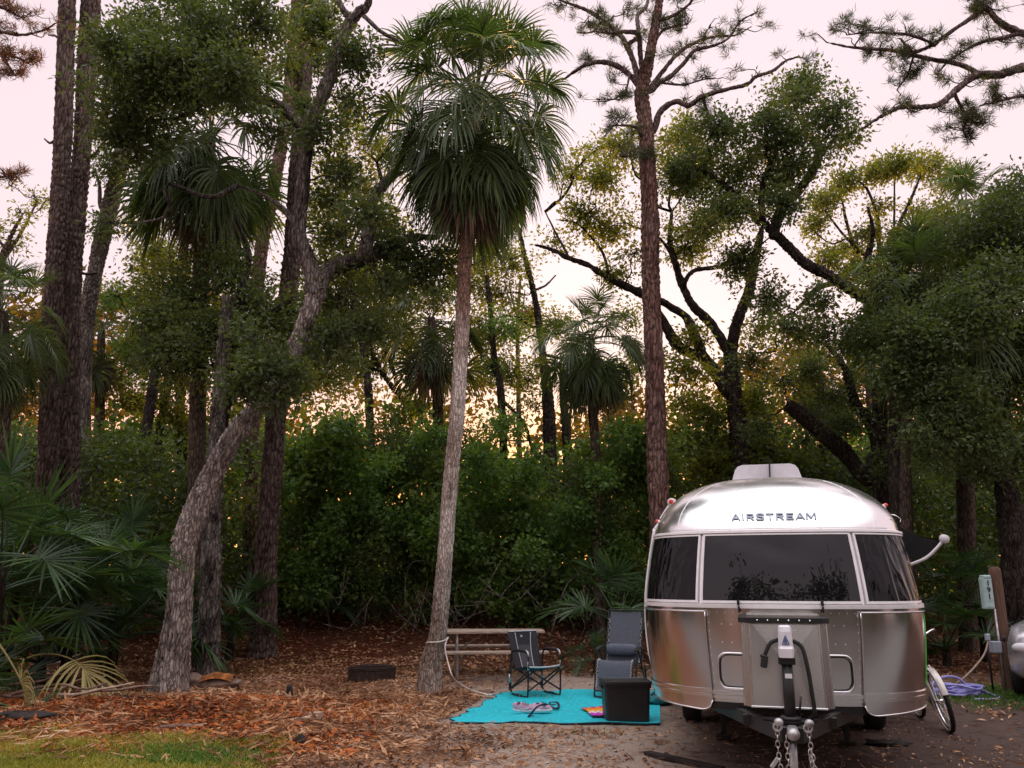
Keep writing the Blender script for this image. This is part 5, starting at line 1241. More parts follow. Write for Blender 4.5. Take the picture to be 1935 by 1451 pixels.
it = MB(); it.tube([(JX, JY, 0.52), (JX, JY, 0.05)], 0.030, 14); it.disc((JX, JY, 0.03), (0, 0, 1), 0.09, 0.05, 0, 18); it.build('jack_leg', M['steel'], j_o)
jh = MB()
prof = [(-0.085, 0.055, 1.10), (-0.088, 0.058, 1.165), (-0.070, 0.053, 1.185), (-0.066, 0.050, 1.29), (-0.055, 0.046, 1.325), (-0.030, 0.034, 1.335)]
Gd = []
for (yf, hw, z) in prof:
    yb = 0.055
    o_ = []
    for (ax, ay) in [(-1, 1), (-1, -.6), (-.75, -1), (.75, -1), (1, -.6), (1, 1)]:
        o_.append((JX+ax*hw, JY+(yb if ay > 0 else yf*(-ay)), z))
    Gd.append(o_)
Gd = np.array(Gd); jh.sheet(np.transpose(Gd, (1, 0, 2)), 0, False, True); jh.add(Gd[-1], [tuple(range(6))]); jh.add(Gd[0], [tuple(range(6))[::-1]])
h_o = jh.build('jack_head', M['white_plastic'], j_o)
em = MB(); yf = JY-0.072
for a_, b_ in (((-0.026, 1.198), (0, 1.262)), ((0, 1.262), (0.026, 1.198)), ((-0.026, 1.198), (0.026, 1.198)), ((-0.008, 1.198), (0, 1.245)), ((0, 1.245), (0.008, 1.198)), ((-0.016, 1.222), (0.016, 1.222))):
    em.bar((JX+a_[0], yf, a_[1]), (JX+b_[0], yf, b_[1]), 0.006, 0.006)
em.build('emblem', M['blue_print'], h_o)
cb = MB(); cb.tube(catmull(np.array([(0.055, JY+0.03, 1.22), (0.12, JY+0.02, 1.17), (0.15, JY, 1.02), (0.165, JY, 0.86), (0.175, JY+0.02, 0.70), (0.14, JY+0.08, 0.64)]), 30), 0.016, 8); cb.build('power_cable', M['black_rubber'], j_o)
cb = MB(); cb.tube(catmull(np.array([(-0.052, JY+0.03, 1.225), (-0.11, JY+0.01, 1.20), (-0.15, JY, 1.13), (-0.16, JY, 1.10)]), 16), 0.016, 8); p_o = cb.build('plug_cable', M['black_rubber'], j_o)
pg = MB(); pg.box((-0.168, JY, 1.055), (0.052, 0.052, 0.075), rotm(0, 0.15, 0), 0.008); pg.box((-0.165, JY, 1.10), (0.062, 0.05, 0.022), rotm(0, 0.3, 0), 0.004); pg.build('plug', M['black_plastic'], j_o)
# safety chains
def chain(mb, pts, R=0.017, r=0.0045):
    p = catmull(np.array(pts), 400); s = np.r_[0, np.cumsum(np.linalg.norm(np.diff(p, axis=0), axis=1))]
    n = int(s[-1]/(R*2.3))
    for i in range(n):
        u = (i+0.5)*R*2.3; c = np.array([np.interp(u, s, p[:, k]) for k in range(3)]); d = np.array([np.interp(min(u+0.01, s[-1]), s, p[:, k]) for k in range(3)])-c
        d = d/(np.linalg.norm(d)+1e-9); q = np.array(Vector(d).to_track_quat('X', 'Z').to_matrix())
        t = np.linspace(0, 2*PI, 12, endpoint=False); a = np.c_[1.45*R*np.cos(t), R*0.85*np.sin(t), 0*t]
        if i % 2: a = a[:, [0, 2, 1]]
        mb.tube(a @ q.T+c, r, 5, 0, closed=True)
for sx, lab in ((-1, 'safety chain with a hook left of the jack'), (1, 'safety chain right of the jack')):
    ch = MB(); x0 = sx*0.105; yc = -1.0
    if sx < 0: chain(ch, [(x0-0.0, yc, 0.66), (x0-0.005, yc, 0.5), (x0+0.01, yc, 0.34), (x0+0.045, yc, 0.30), (x0+0.06, yc, 0.36), (x0+0.055, yc, 0.60)])
    else: chain(ch, [(x0, yc, 0.66), (x0+0.012, yc, 0.5), (x0+0.03, yc, 0.33), (x0+0.02, yc+0.03, 0.30), (x0, yc+0.05, 0.5)])
    c_o = ch.build('safety_chain', M['chain'], tr); c_o['label'] = lab
    kb = MB(); kb.sphere((x0+0.01, yc-0.01, 0.675), (0.034, 0.034, 0.030), n=12); kb.torus((x0, yc-0.005, 0.640), 0.026, 0.009, (0, 1, 0)); kb.build('shackle', M['steel'], c_o)
    if sx < 0: kb = MB(); kb.box((x0-0.035, yc-0.02, 0.40), (0.03, 0.018, 0.085), rotm(0, 0.65, 0), 0.005); kb.build('hook', M['steel'], c_o)
# running gear and stabiliser legs
for sx in (-1, 1):
    wh = MB()
    a = np.linspace(0, 2*PI, 40, endpoint=False)
    secs = [(0.235, 0.0), (0.33, 0.0), (0.352, 0.03), (0.355, 0.10), (0.352, 0.17), (0.33, 0.20), (0.235, 0.20)]
    Gd = np.array([[(sx*(1.13-d), 3.3+r*math.cos(t), 0.355+r*math.sin(t)) for r, d in secs] for t in a])
    wh.sheet(Gd, 0, True, True); t_o = wh.build('tyre', M['black_rubber'], tr)
    rm_ = MB(); rm_.disc((sx*1.10, 3.3, 0.355), (1, 0, 0), 0.238, 0.03, 0, 32); rm_.disc((sx*1.12, 3.3, 0.355), (1, 0, 0), 0.06, 0.03, 0, 16); rm_.build('rim', M['alu_box'], t_o)
    sj = MB(); sj.bar((sx*0.60, 2.1, 0.60), (sx*0.62, 2.1, 0.06), 0.05, 0.05, 0, 0.004); sj.box((sx*0.62, 2.1, 0.03), (0.16, 0.12, 0.03), None, 0.004); sj.build('stabiliser_leg', M['black_metal'], tr)
ax = MB(); ax.tube([(-1.0, 3.3, 0.40), (1.0, 3.3, 0.40)], 0.045, 10); ax.bar((-0.62, 0.6, 0.57), (-0.62, 4.6, 0.57), 0.06, 0.11); ax.bar((0.62, 0.6, 0.57), (0.62, 4.6, 0.57), 0.06, 0.11); ax.build('chassis', M['black_metal'], tr)
# ---------------------------------------------------------------- camp furniture
def yaw_of(dx, dy): return math.atan2(dy, dx)+PI/2      # local -Y faces (dx, dy)
M['mat'] = weave('turquoise_mat', (0.0, 0.42, 0.52), (0.02, 0.70, 0.80), 120, 0.6, 0.15)
M['mat_edge'] = simple('dark_mat_binding', (0.01, 0.05, 0.08), 0.8)
M['mesh_grey'] = weave('grey_sling_weave', (0.055, 0.062, 0.085), (0.16, 0.175, 0.22), 60, 0.75, 0.5)
M['mesh_blue'] = weave('blue_grey_pillow', (0.075, 0.09, 0.125), (0.20, 0.23, 0.30), 70, 0.85, 0.5)
M['canvas'] = weave('charcoal_canvas', (0.022, 0.022, 0.028), (0.055, 0.055, 0.066), 90, 0.9, 0.4)
M['sheer'] = weave('dark_mesh_panel', (0.045, 0.045, 0.055), (0.11, 0.11, 0.125), 110, 0.8, 0.4)
M['piping'] = simple('pale_piping', (0.62, 0.60, 0.63), 0.7)
M['frame_dark'] = simple('dark_powder_coat', (0.020, 0.019, 0.022), 0.35, 0.3, 0.15)
M['silver_tube'] = simple('silver_tube', (0.50, 0.49, 0.50), 0.3, 0.8, 0.1)
M['wood'] = simple('weathered_pine_board', (0.44, 0.34, 0.27), 0.85, 0, 0.35, 6, 0.5, 40, stretch=(1.2, 14, 14))
M['cord'] = simple('white_cord', (0.72, 0.66, 0.62), 0.8, 0, 0.1)
M['lace'] = simple('white_bungee', (0.70, 0.70, 0.72), 0.7)
# mat
mc = [G(850, 1368), G(1248, 1371), G(1246, 1307), G(952, 1309)]
n1, n2 = 46, 30
Gd = np.zeros((n1, n2, 3))
for i, u in enumerate(np.linspace(0, 1, n1)):
    for j, v in enumerate(np.linspace(0, 1, n2)):
        a = mc[0]*(1-u)+mc[1]*u; b = mc[3]*(1-u)+mc[2]*u; p = a*(1-v)+b*v
        jag = 0.05*math.sin(v*17)*math.sin(v*41+1)+0.03*math.sin(v*63)
        p = p+np.array((jag*(1-u)**14, 0, 0))
        p[2] = max(0.0, float(H(p[0], p[1])))+0.016+0.006*math.sin(u*19+v*5)+0.006*math.sin(v*23-u*7)+0.012*math.exp(-((u-0.30-0.1*v)/0.03)**2)
        Gd[i, j] = p
org = (mc[0]+mc[2])/2; org[2] = 0
root = thing('ground_mat', 'turquoise woven mat spread under the camp chairs', 'outdoor mat', org)
mb = MB(); mb.sheet(Gd); mb.sheet((Gd-np.array((0, 0, 0.006)))[::-1]); mb.build('mat_sheet', M['mat'], root, org)
mb = MB(); e = np.vstack([Gd[:, 0]]); mb.tube(e-np.array((0, 0.004, 0.003)), 0.009, 6); mb.tube(Gd[0]-np.array((0.004, 0, 0.003)), 0.007, 6); mb.build('binding', M['mat_edge'], root, org)
# rocking chair
def rocker():
    p0 = (G(961, 1317)+G(1062, 1317)+G(992, 1323)+G(1027, 1311))/4
    root = thing('rocking_chair', 'black folding rocking camp chair on the mat beside the picnic table', 'camp chair', (p0[0], p0[1], p0[2]+0.022), yaw_of(0.52, -0.85))
    w = 0.28
    for sx in (-1, 1):
        f = MB(); x = sx*w
        loop = catmull(np.array([(x, 0.20, 0.04), (x, 0.235, 0.14), (x, 0.22, 0.40), (x, 0.20, 0.56), (x, 0.14, 0.615), (x, -0.10, 0.625), (x, -0.225, 0.61), (x, -0.265, 0.54), (x, -0.262, 0.30), (x, -0.25, 0.06), (x, -0.22, 0.015), (x, -0.10, 0.012), (x, 0.12, 0.015), (x, 0.18, 0.02)]), 70)
        f.tube(loop, 0.013, 8); f.box((x, -0.02, 0.018), (0.032, 0.10, 0.030), None, 0.006); f.build('side_frame', M['frame_dark'], root)
        pt = MB(); pt.tube([(x, 0.235, 0.06), (x, 0.245, 0.34)], 0.020, 12); pt.tube([(x, 0.238, 0.30), (x, 0.243, 0.345)], 0.024, 12); o = pt.build('rocker_piston', M['frame_dark'], root)
        sv = MB(); sv.tube([(x*1.003, 0.240, 0.16), (x*1.003, 0.243, 0.29)], 0.0215, 12); sv.build('piston_rod', M['silver_tube'], o)
        ap = MB(); ap.tube(catmull(np.array([(x, 0.14, 0.628), (x, -0.02, 0.638), (x, -0.20, 0.632)]), 12), 0.021, 8); ap.build('arm_pad', M['black_rubber'], root)
        si = MB(); si.tube(catmull(np.array([(x*0.985, -0.262, 0.57), (x*0.985, -0.245, 0.62), (x*0.985, -0.19, 0.645)]), 8), 0.0155, 8); si.tube([(x, -0.264, 0.38), (x, -0.265, 0.50)], 0.0145, 8); si.build('bare_tube', M['silver_tube'], root)
        # scissor braces front and rear
    br = MB()
    for y in (-0.25, 0.19):
        br.bar((-w, y, 0.09), (w, y, 0.40), 0.013, 0.022, 0, 0.002); br.bar((w, y+0.02, 0.09), (-w, y+0.02, 0.40), 0.013, 0.022, 0, 0.002)
    for sx in (-1, 1): br.bar((sx*w, 0.20, 0.10), (sx*w, -0.25, 0.36), 0.012, 0.022, 0, 0.002)
    br.build('cross_brace', M['frame_dark'], root)
    st = MB(); Gd = []
    for u in np.linspace(-1, 1, 12):
        Gd.append([(u*w*0.96, 0.17-0.43*v, 0.37+0.055*v-0.045*(1-u*u)*math.sin(v*2.6+0.2)) for v in np.linspace(0, 1, 12)])
    Gd = np.array(Gd); st.sheet(Gd[::-1]); st.sheet(Gd-np.array((0, 0, 0.012))); s_o = st.build('seat', M['canvas'], root)
    pb = MB(); pb.tube(Gd[:, -1]+np.array((0, -0.003, 0.0)), 0.011, 6); pb.build('front_piping', M['piping'], s_o)
    def bp(u, v): return np.array((u*(0.245-0.0*v)*(1-0.05*(1-v)), 0.175+0.165*v+0.035*(1-u*u)*math.sin(v*PI), 0.36+0.52*v))
    bk = MB(); Gd = np.array([[bp(u, v) for v in np.linspace(0, 1, 16)] for u in np.linspace(-1, 1, 14)]); bk.sheet(Gd); bk.sheet((Gd+np.array((0, 0.014, 0)))[::-1]); b_o = bk.build('backrest', M['canvas'], root)
    md = MB(); Gm = np.array([[bp(u*(0.43+0.12*v*v), v)+np.array((0, -0.006, 0)) for v in np.linspace(0.04, 0.62, 10)] for u in np.linspace(-1, 1, 8)]); md.sheet(Gm); md.build('mesh_panel', M['sheer'], b_o)
    pp = MB()
    for sx in (-1, 1): pp.tube(np.array([bp(sx*(0.44+0.14*v*v), v)+np.array((0, -0.008, 0)) for v in np.linspace(0.02, 0.97, 20)]), 0.006, 6)
    pp.tube(np.array([bp(u, 1.0)+np.array((0, 0, 0.004)) for u in np.linspace(-1, 1, 14)]), 0.009, 6); pp.build('back_piping', M['piping'], b_o)
    lg = MB(); c = bp(-0.12, 0.87)+np.array((0, -0.010, 0)); lg.add(np.array([(-0.018, 0, -0.016), (-0.012, 0, 0.014), (0.004, 0, 0.018), (0.020, 0, -0.004), (0.016, 0, -0.018), (0.004, 0, -0.004)])+c, [(0, 5, 2, 1), (5, 4, 3, 2)]); lg.build('emblem', M['white_print'], b_o)
    for sx in (-1, 1):
        up = MB(); up.tube(np.array([bp(sx*1.0, v)+np.array((0, 0.012, 0)) for v in np.linspace(0, 1, 8)]), 0.012, 8); up.build('back_post', M['frame_dark'], root)
    cp = MB(); cp.tube([bp(-0.55, 1.0), bp(0.55, 1.0)], 0.008, 6)
rocker()
# zero gravity lounger
def lounger():
    p0 = (G(1122, 1322)+G(1225, 1310))/2
    root = thing('reclining_chair', 'blue grey mesh zero gravity recliner with a head pillow beside the trailer', 'recliner', (p0[0], p0[1]-0.0, p0[2]+0.02), yaw_of(-0.36, -0.93))
    w = 0.265
    prof = [(0.42, 1.17), (0.375, 1.05), (0.28, 0.80), (0.19, 0.58), (0.14, 0.47), (0.02, 0.44), (-0.18, 0.49), (-0.29, 0.515), (-0.36, 0.48), (-0.42, 0.36), (-0.47, 0.20), (-0.50, 0.12)]   # (y, z) from the head down to the feet
    P3 = catmull(np.array([(0, a, b) for a, b in prof]), 60)
    sl = MB(); Gd = np.array([[p+np.array((u*w*0.90, 0, -0.018*(1-u*u))) for p in P3] for u in np.linspace(-1, 1, 9)]); sl.sheet(Gd[::-1]); sl.sheet(Gd-np.array((0, 0.0, 0.010))); s_o = sl.build('sling', M['mesh_grey'], root)
    lc = MB()
    for sx in (-1, 1):
        for i in range(5, 57, 1):
            a = P3[i]+np.array((sx*w*0.90, 0, 0.004)); b = P3[i+1]+np.array((sx*w*1.0, 0, 0.006))
            if i % 2: a, b = P3[i+1]+np.array((sx*w*0.90, 0, 0.004)), P3[i]+np.array((sx*w*1.0, 0, 0.006))
            lc.tube([a, b], 0.0035, 4)
    lc.build('bungee_lacing', M['lace'], s_o)
    for sx in (-1, 1):
        rl = MB(); rl.tube(P3+np.array((sx*w*1.02, 0, 0)), 0.012, 8); rl.build('side_rail', M['frame_dark'], root)
        x = sx*(w+0.03)
        lg = MB(); lg.tube(catmull(np.array([(x, 0.30, 0.40), (x, 0.36, 0.15), (x, 0.38, 0.02)]), 10), 0.013, 8)
        lg.tube(catmull(np.array([(x, -0.14, 0.64), (x, -0.25, 0.40), (x, -0.40, 0.10), (x, -0.43, 0.02)]), 16), 0.013, 8); lg.build('leg', M['frame_dark'], root)
        l2 = MB(); l2.tube(catmull(np.array([(x, -0.10, 0.64), (x, 0.10, 0.40), (x, 0.34, 0.08)]), 12), 0.012, 8); l2.tube([(x, 0.22, 0.62), (x, 0.02, 0.36)], 0.011, 8); l2.build('arm_strut', M['frame_dark'], root)
        ar = MB(); Gd = []
        for t in np.linspace(0, 1, 10):
            y = 0.22-0.50*t; z = 0.655+0.03*math.sin(t*PI)-0.015*t; hw = 0.024+0.016*math.sin(t*PI*0.9)
            Gd.append([(x+hw*c, y, z+0.016*s) for c, s in [(math.cos(a), math.sin(a)) for a in np.linspace(0, 2*PI, 11)[:-1]]])
        Gd = np.array(Gd); ar.sheet(np.transpose(Gd, (1, 0, 2)), 0, True, True); ar.add(Gd[0], [tuple(range(10))]); ar.add(Gd[-1], [tuple(range(10))[::-1]]); ar.build('armrest', M['black_plastic'], root)
    xb = MB(); xx = w+0.03
    for y in (0.38, -0.43): xb.tube(catmull(np.array([(-xx, y, 0.03), (-xx+0.05, y, 0.012), (0, y, 0.012), (xx-0.05, y, 0.012), (xx, y, 0.03)]), 20), 0.013, 8)
    for p in (P3[0], P3[-1]): xb.tube(catmull(np.array([p+np.array((-w*1.02, 0, 0)), p+np.array((-w*0.85, 0, 0.016*(1 if p[2] > 0.5 else -1))), p+np.array((w*0.85, 0, 0.016*(1 if p[2] > 0.5 else -1))), p+np.array((w*1.02, 0, 0))]), 16), 0.012, 8)
    xb.build('cross_bar', M['frame_dark'], root)
    pl = MB(); c = np.array((-0.02, 0.145, 0.625)); a = np.linspace(0, 2*PI, 14, endpoint=False)
    Gd = np.array([[c+np.array((u*0.225, 0.055*math.cos(t)*(1-0.25*abs(u)**6), 0.085*math.sin(t)*(1-0.25*abs(u)**6)+0.06*0)) for u in np.linspace(-1, 1, 12)] for t in a])
    pl.sheet(Gd, 0, True, True); pl.add(Gd[:, 0], [tuple(range(14))]); pl.add(Gd[:, -1], [tuple(range(14))[::-1]]); pl.build('pillow', M['mesh_blue'], root)
lounger()
# storage tote
def tote():
    a, b = G(1147, 1371), G(1228, 1370)
    p = (a+b)/2; w = np.linalg.norm(b-a)
    root = thing('storage_tote', 'black lidded plastic storage tote standing on the ground at the trailer corner', 'storage box', (p[0], p[1]+0.21, p[2]), 0.03)
    def ring(hw, hd, z, r=0.05, n=6):
        o = []
        for cx_, cy_, a0 in ((hw-r, hd-r, 0), (-hw+r, hd-r, PI/2), (-hw+r, -hd+r, PI), (hw-r, -hd+r, 1.5*PI)):
            for t in np.linspace(0, PI/2, n): o.append((cx_+r*math.cos(a0+t), cy_+r*math.sin(a0+t), z))
        return o
    hb = w/2
    rows = [ring(hb*0.985, 0.17, 0.002), ring(hb, 0.175, 0.015), ring(hb*1.065, 0.20, 0.40), ring(hb*1.075, 0.205, 0.405), ring(hb*1.08, 0.207, 0.43), ring(hb*1.115, 0.22, 0.432), ring(hb*1.12, 0.222, 0.455)]
    Gd = np.array(rows); bd = MB(); bd.sheet(np.transpose(Gd, (1, 0, 2)), 0, False, True); bd.add(Gd[0], [tuple(range(24))[::-1]]); bd.build('body', M['black_plastic'], root)
    rows = [ring(hb*1.13, 0.228, 0.450), ring(hb*1.145, 0.232, 0.468), ring(hb*1.14, 0.230, 0.485), ring(hb*1.06, 0.20, 0.490), ring(hb*1.04, 0.19, 0.480), ring(hb*0.9, 0.14, 0.482)]
    Gd = np.array(rows); ld = MB(); ld.sheet(np.transpose(Gd, (1, 0, 2)), 0, False, True); ld.add(Gd[-1], [tuple(range(24))]); ld.add(Gd[0], [tuple(range(24))[::-1]])
    for x in (-0.22, -0.185): ld.box((x, -0.10, 0.487), (0.014, 0.16, 0.010), None, 0.003)
    ld.build('lid', M['black_plastic'], root)
    for sx in (-1, 1):
        hd = MB(); hd.box((sx*hb*1.14, 0, 0.42), (0.03, 0.16, 0.05), None, 0.008); hd.build('handle', M['black_plastic'], root)
tote()
# picnic table
def table():
    p0 = G(925, 1276); Yt = 15.3
    c = P(932, 1240, Yt); g = float(H(c[0], Yt))
    root = thing('picnic_table', 'weathered wooden picnic table on a grey pipe frame behind the palm trunk', 'picnic table', (c[0]-0.02, Yt, g), math.radians(5))
    L = 1.80
    for i, y in enumerate((-0.30, -0.15, 0.0, 0.15, 0.30)):
        b = MB(); b.box((0.012*((i*7) % 3-1), y, 0.755+0.003*(i % 2)), (L, 0.140, 0.04), rotm(0, 0.002*(i-2), 0), 0.006); b.build('table_board', M['wood'], root)
    for sy in (-1, 1):
        for k in (0, 1):
            b = MB(); b.box((0.01*k, sy*(0.62+0.145*k), 0.455), (L-0.02, 0.135, 0.038), None, 0.006); b.build('bench_board', M['wood'], root)
    for sx in (-1, 1):
        f = MB(); x = sx*0.62
        for sy in (-1, 1):
            f.tube(catmull(np.array([(x, sy*0.30, 0.715), (x, sy*0.32, 0.55), (x, sy*0.33, 0.30), (x, sy*0.34, 0.07), (x, sy*0.40, 0.025), (x, sy*0.62, 0.025), (x, sy*0.69, 0.07), (x, sy*0.70, 0.25), (x, sy*0.70, 0.43)]), 40), 0.023, 8)
        f.tube([(x, -0.74, 0.43), (x, 0.74, 0.43)], 0.021, 8); f.tube([(x, -0.34, 0.722), (x, 0.34, 0.722)], 0.021, 8); f.build('frame', M['steel'], root)
        b = MB(); b.tube([(x, 0, 0.43), (sx*0.15, 0, 0.72)], 0.016, 8); b.tube([(x, -0.62, 0.30), (x+0.0-sx*0.17, -0.62, 0.43)], 0.014, 6); b.build('brace', M['steel'], root)
table()
# cord round the palm
def rope():
    pth = []
    c = P(826, 1212, 13.1)
    for t in np.linspace(0, 2*PI, 26):
        pth.append((c[0]+0.165*math.cos(t-0.3), 13.1+0.165*math.sin(t-0.3), c[2]+0.045*math.cos(t)+0.02*math.sin(2*t)))
    q = [P(841, 1222, 12.95), P(846, 1250, 12.9), P(856, 1280, 12.75)]
    for px, py in ((868, 1297), (884, 1308), (902, 1315), (922, 1320), (930, 1319), (918, 1321)):
        g = G(px, py); q.append(g+np.array((0, 0, 0.05)))
    pts = catmull(np.array(pth+q), 150)
    root = thing('rope', 'thin white cord looped round the palm trunk and trailing to the mat', 'rope', (c[0], 13.1, 0))
    mb = MB(); mb.tube(pts, 0.010, 7); mb.build('cord', M['cord'], root, (c[0], 13.1, 0))
rope()
# sneakers, strap, towel on the mat
M['pink'] = weave('pink_knit', (0.52, 0.28, 0.42), (0.80, 0.56, 0.70), 160, 0.8, 0.3)
M['sole'] = simple('white_foam_sole', (0.80, 0.76, 0.80), 0.5)
M['lace_dark'] = simple('dark_lace', (0.03, 0.025, 0.05), 0.8)
def shoe(label, px, py, rz, roll):
    g = G(px, py); root = thing('sneaker', label, 'sneaker', (g[0], g[1], g[2]+0.034), rz, 'pair of running shoes')
    R = rotm(roll, 0, 0); lift = np.array((0, 0, 0.02+0.045*abs(math.sin(roll))))
    n = 22; L = 0.27
    def sect(t, kind):
        hw = 0.030+0.022*math.sin(min(1, t*1.15)*PI*0.9)**0.7*(1 if t > 0.35 else 0.78+0.22*t/0.35)
        hw *= max(0.05, 1-max(0, (t-0.86)/0.14)**2)*max(0.25, min(1, (t+0.02)/0.08)**0.5)
        return hw
    so = MB(); Gd = []
    for t in np.linspace(0, 1, n):
        hw = sect(t, 0)+0.005; x = (t-0.5)*L; h = 0.034-0.012*t; k = 0.012*max(0, (t-0.75)/0.25)**2
        Gd.append([(x, -hw, k+0.004), (x, -hw*0.95, k), (x, hw*0.95, k), (x, hw, k+0.004), (x, hw, k+h), (x, -hw, k+h)])
    Gd = np.array(Gd) @ R.T+lift; so.sheet(np.transpose(Gd, (1, 0, 2)), 0, True, True); so.add(Gd[0], [tuple(range(6))]); so.add(Gd[-1], [tuple(range(6))[::-1]]); so.build('sole', M['sole'], root)
    up = MB(); Gd = []
    for t in np.linspace(0.01, 0.985, n):
        hw = sect(t, 1); x = (t-0.5)*L; z0 = 0.030-0.010*t
        top = np.interp(t, [0, 0.12, 0.3, 0.42, 0.62, 0.85, 0.95, 1], [0.050, 0.072, 0.060, 0.078, 0.060, 0.042, 0.028, 0.005])
        Gd.append([(x, hw*math.cos(a)*(1-0.35*max(0, math.sin(a))**2), z0+top*max(0, math.sin(a))**0.8) for a in np.linspace(0, PI, 10)])
    Gd = np.array(Gd) @ R.T+lift; up.sheet(Gd[:, ::-1]); up.add(Gd[0], [tuple(range(10))]); u_o = up.build('upper', M['pink'], root)
    op = MB(); t_ = np.linspace(0, 2*PI, 14, endpoint=False); op.add((np.c_[-0.062+0.045*np.cos(t_), 0.022*np.sin(t_), 0.092+0.004*np.cos(t_)]) @ R.T+lift, [tuple(range(14))]); op.build('opening', M['lace_dark'], u_o)
    lc = MB()
    for i, x in enumerate(np.linspace(-0.005, 0.06, 5)):
        z = np.interp(x/L+0.5, [0.42, 0.62, 0.85], [0.118, 0.092, 0.066])
        lc.tube(catmull(np.array([(x, -0.026, z-0.012), (x+0.006, 0, z+0.004), (x, 0.026, z-0.012)]) @ R.T+lift, 7), 0.0032, 5)
    lc.build('laces', M['lace_dark'], root)
    sw = MB(); s_ = np.array([(-0.03, -0.049, 0.052), (0.0, -0.052, 0.040), (0.05, -0.051, 0.052), (0.075, -0.046, 0.062), (0.02, -0.049, 0.046), (-0.01, -0.0495, 0.046)]); sw.tube(catmull(s_[:4] @ R.T+lift, 12), 0.004, 4); sw.build('side_stripe', M['sole'], u_o)
shoe('pink running shoe lying tipped with its toe hidden by the strap, left of the pair', 990, 1353, math.radians(-12), 0.5)
shoe('pink running shoe standing on its white sole, right of the pair', 1024, 1353, math.radians(16), 0.05)
g0 = G(1000, 1356)
root = thing('leash', 'dark braided dog leash lying over the pink shoes on the mat', 'leash', g0)
pts = []
for px, py, h in ((998, 1358, .012), (1004, 1353, .03), (1010, 1348, .10), (1020, 1342, .14), (1032, 1339, .10), (1042, 1341, .02), (1050, 1343, .012), (1055, 1339, .012), (1053, 1332, .012), (1045, 1331, .012), (1038, 1332, .012), (1040, 1335, .012), (1048, 1336, .012)):
    q = G(px, py+h*125); pts.append(q+np.array((0, 0, 0.018+h)))
mb = MB(); p = catmull(np.array(pts), 90); mb.tube(p, 0.011, 7); mb.tube(p+np.array((0.012, 0.004, 0.006)), 0.009, 6); mb.build('strap', M['lace_dark'], root, g0)
# beach towel: ruffled colour bands
bands = [('magenta', (0.55, 0.02, 0.20)), ('orange', (0.85, 0.20, 0.02)), ('gold', (0.90, 0.42, 0.03)), ('white', (0.80, 0.70, 0.78)), ('violet', (0.68, 0.06, 0.60)), ('dark', (0.03, 0.02, 0.06))]
for nme, col in bands: M['t_'+nme] = simple('towel_'+nme, col, 0.9, 0, 0.15, 30, 0.5, 200)
g0 = G(1130, 1350)
root = thing('beach_towel', 'crumpled orange, gold and magenta striped towel on the mat behind the tote', 'towel', g0)
a0, a1, b0, b1 = G(1097, 1344), G(1165, 1338), G(1120, 1361), G(1165, 1364)
edges = [0, 0.16, 0.42, 0.62, 0.74, 0.92, 1.0]
for k in range(6):
    Gd = np.zeros((26, 7, 3))
    for i, u in enumerate(np.linspace(0, 1, 26)):
        for j, v in enumerate(np.linspace(edges[k], edges[k+1], 7)):
            p = (a0*(1-u)+a1*u)*(1-v)+(b0*(1-u)+b1*u)*v
            p = p+np.array((0, 0.012*math.sin(u*30+k), 0)); p[2] = max(p[2], 0)+0.030+0.022*abs(math.sin(u*14+v*9))*(0.4+0.6*u)+0.02*math.sin(v*PI)
            Gd[i, j] = p
    mb = MB(); mb.sheet(Gd); mb.sheet((Gd-np.array((0, 0, 0.008)))[::-1]); o = mb.build('towel_stripe', M['t_'+bands[k][0]], root, g0); o['label'] = bands[k][0]+' band of the towel'
# teal bag by the trailer
M['teal'] = simple('teal_nylon', (0.02, 0.20, 0.22), 0.6, 0, 0.3, 10, 0.3)
g0 = G(1246, 1333)
root = thing('duffel_bag', 'slumped teal cloth bag on the mat between tote and trailer', 'bag', g0)
mb = MB(); u = np.linspace(0, 2*PI, 26, endpoint=False); v = np.linspace(0, PI, 14)
Gd = np.array([[((0.20+0.03*math.sin(3*a+b*4))*math.cos(a)*math.sin(b), (0.15+0.02*math.sin(5*a))*math.sin(a)*math.sin(b), 0.085+(0.085+0.025*math.sin(4*a+2))*math.cos(b)) for b in v] for a in u])
mb.sheet(Gd[::-1], 0, True, True); mb.build('bag_body', M['teal'], root)
mb = MB(); mb.tube(catmull(np.array([(-0.12, -0.05, 0.13), (-0.05, -0.12, 0.19), (0.06, -0.10, 0.20), (0.13, -0.04, 0.12)]), 14), 0.012, 6); mb.build('handle', M['mat_edge'], root)

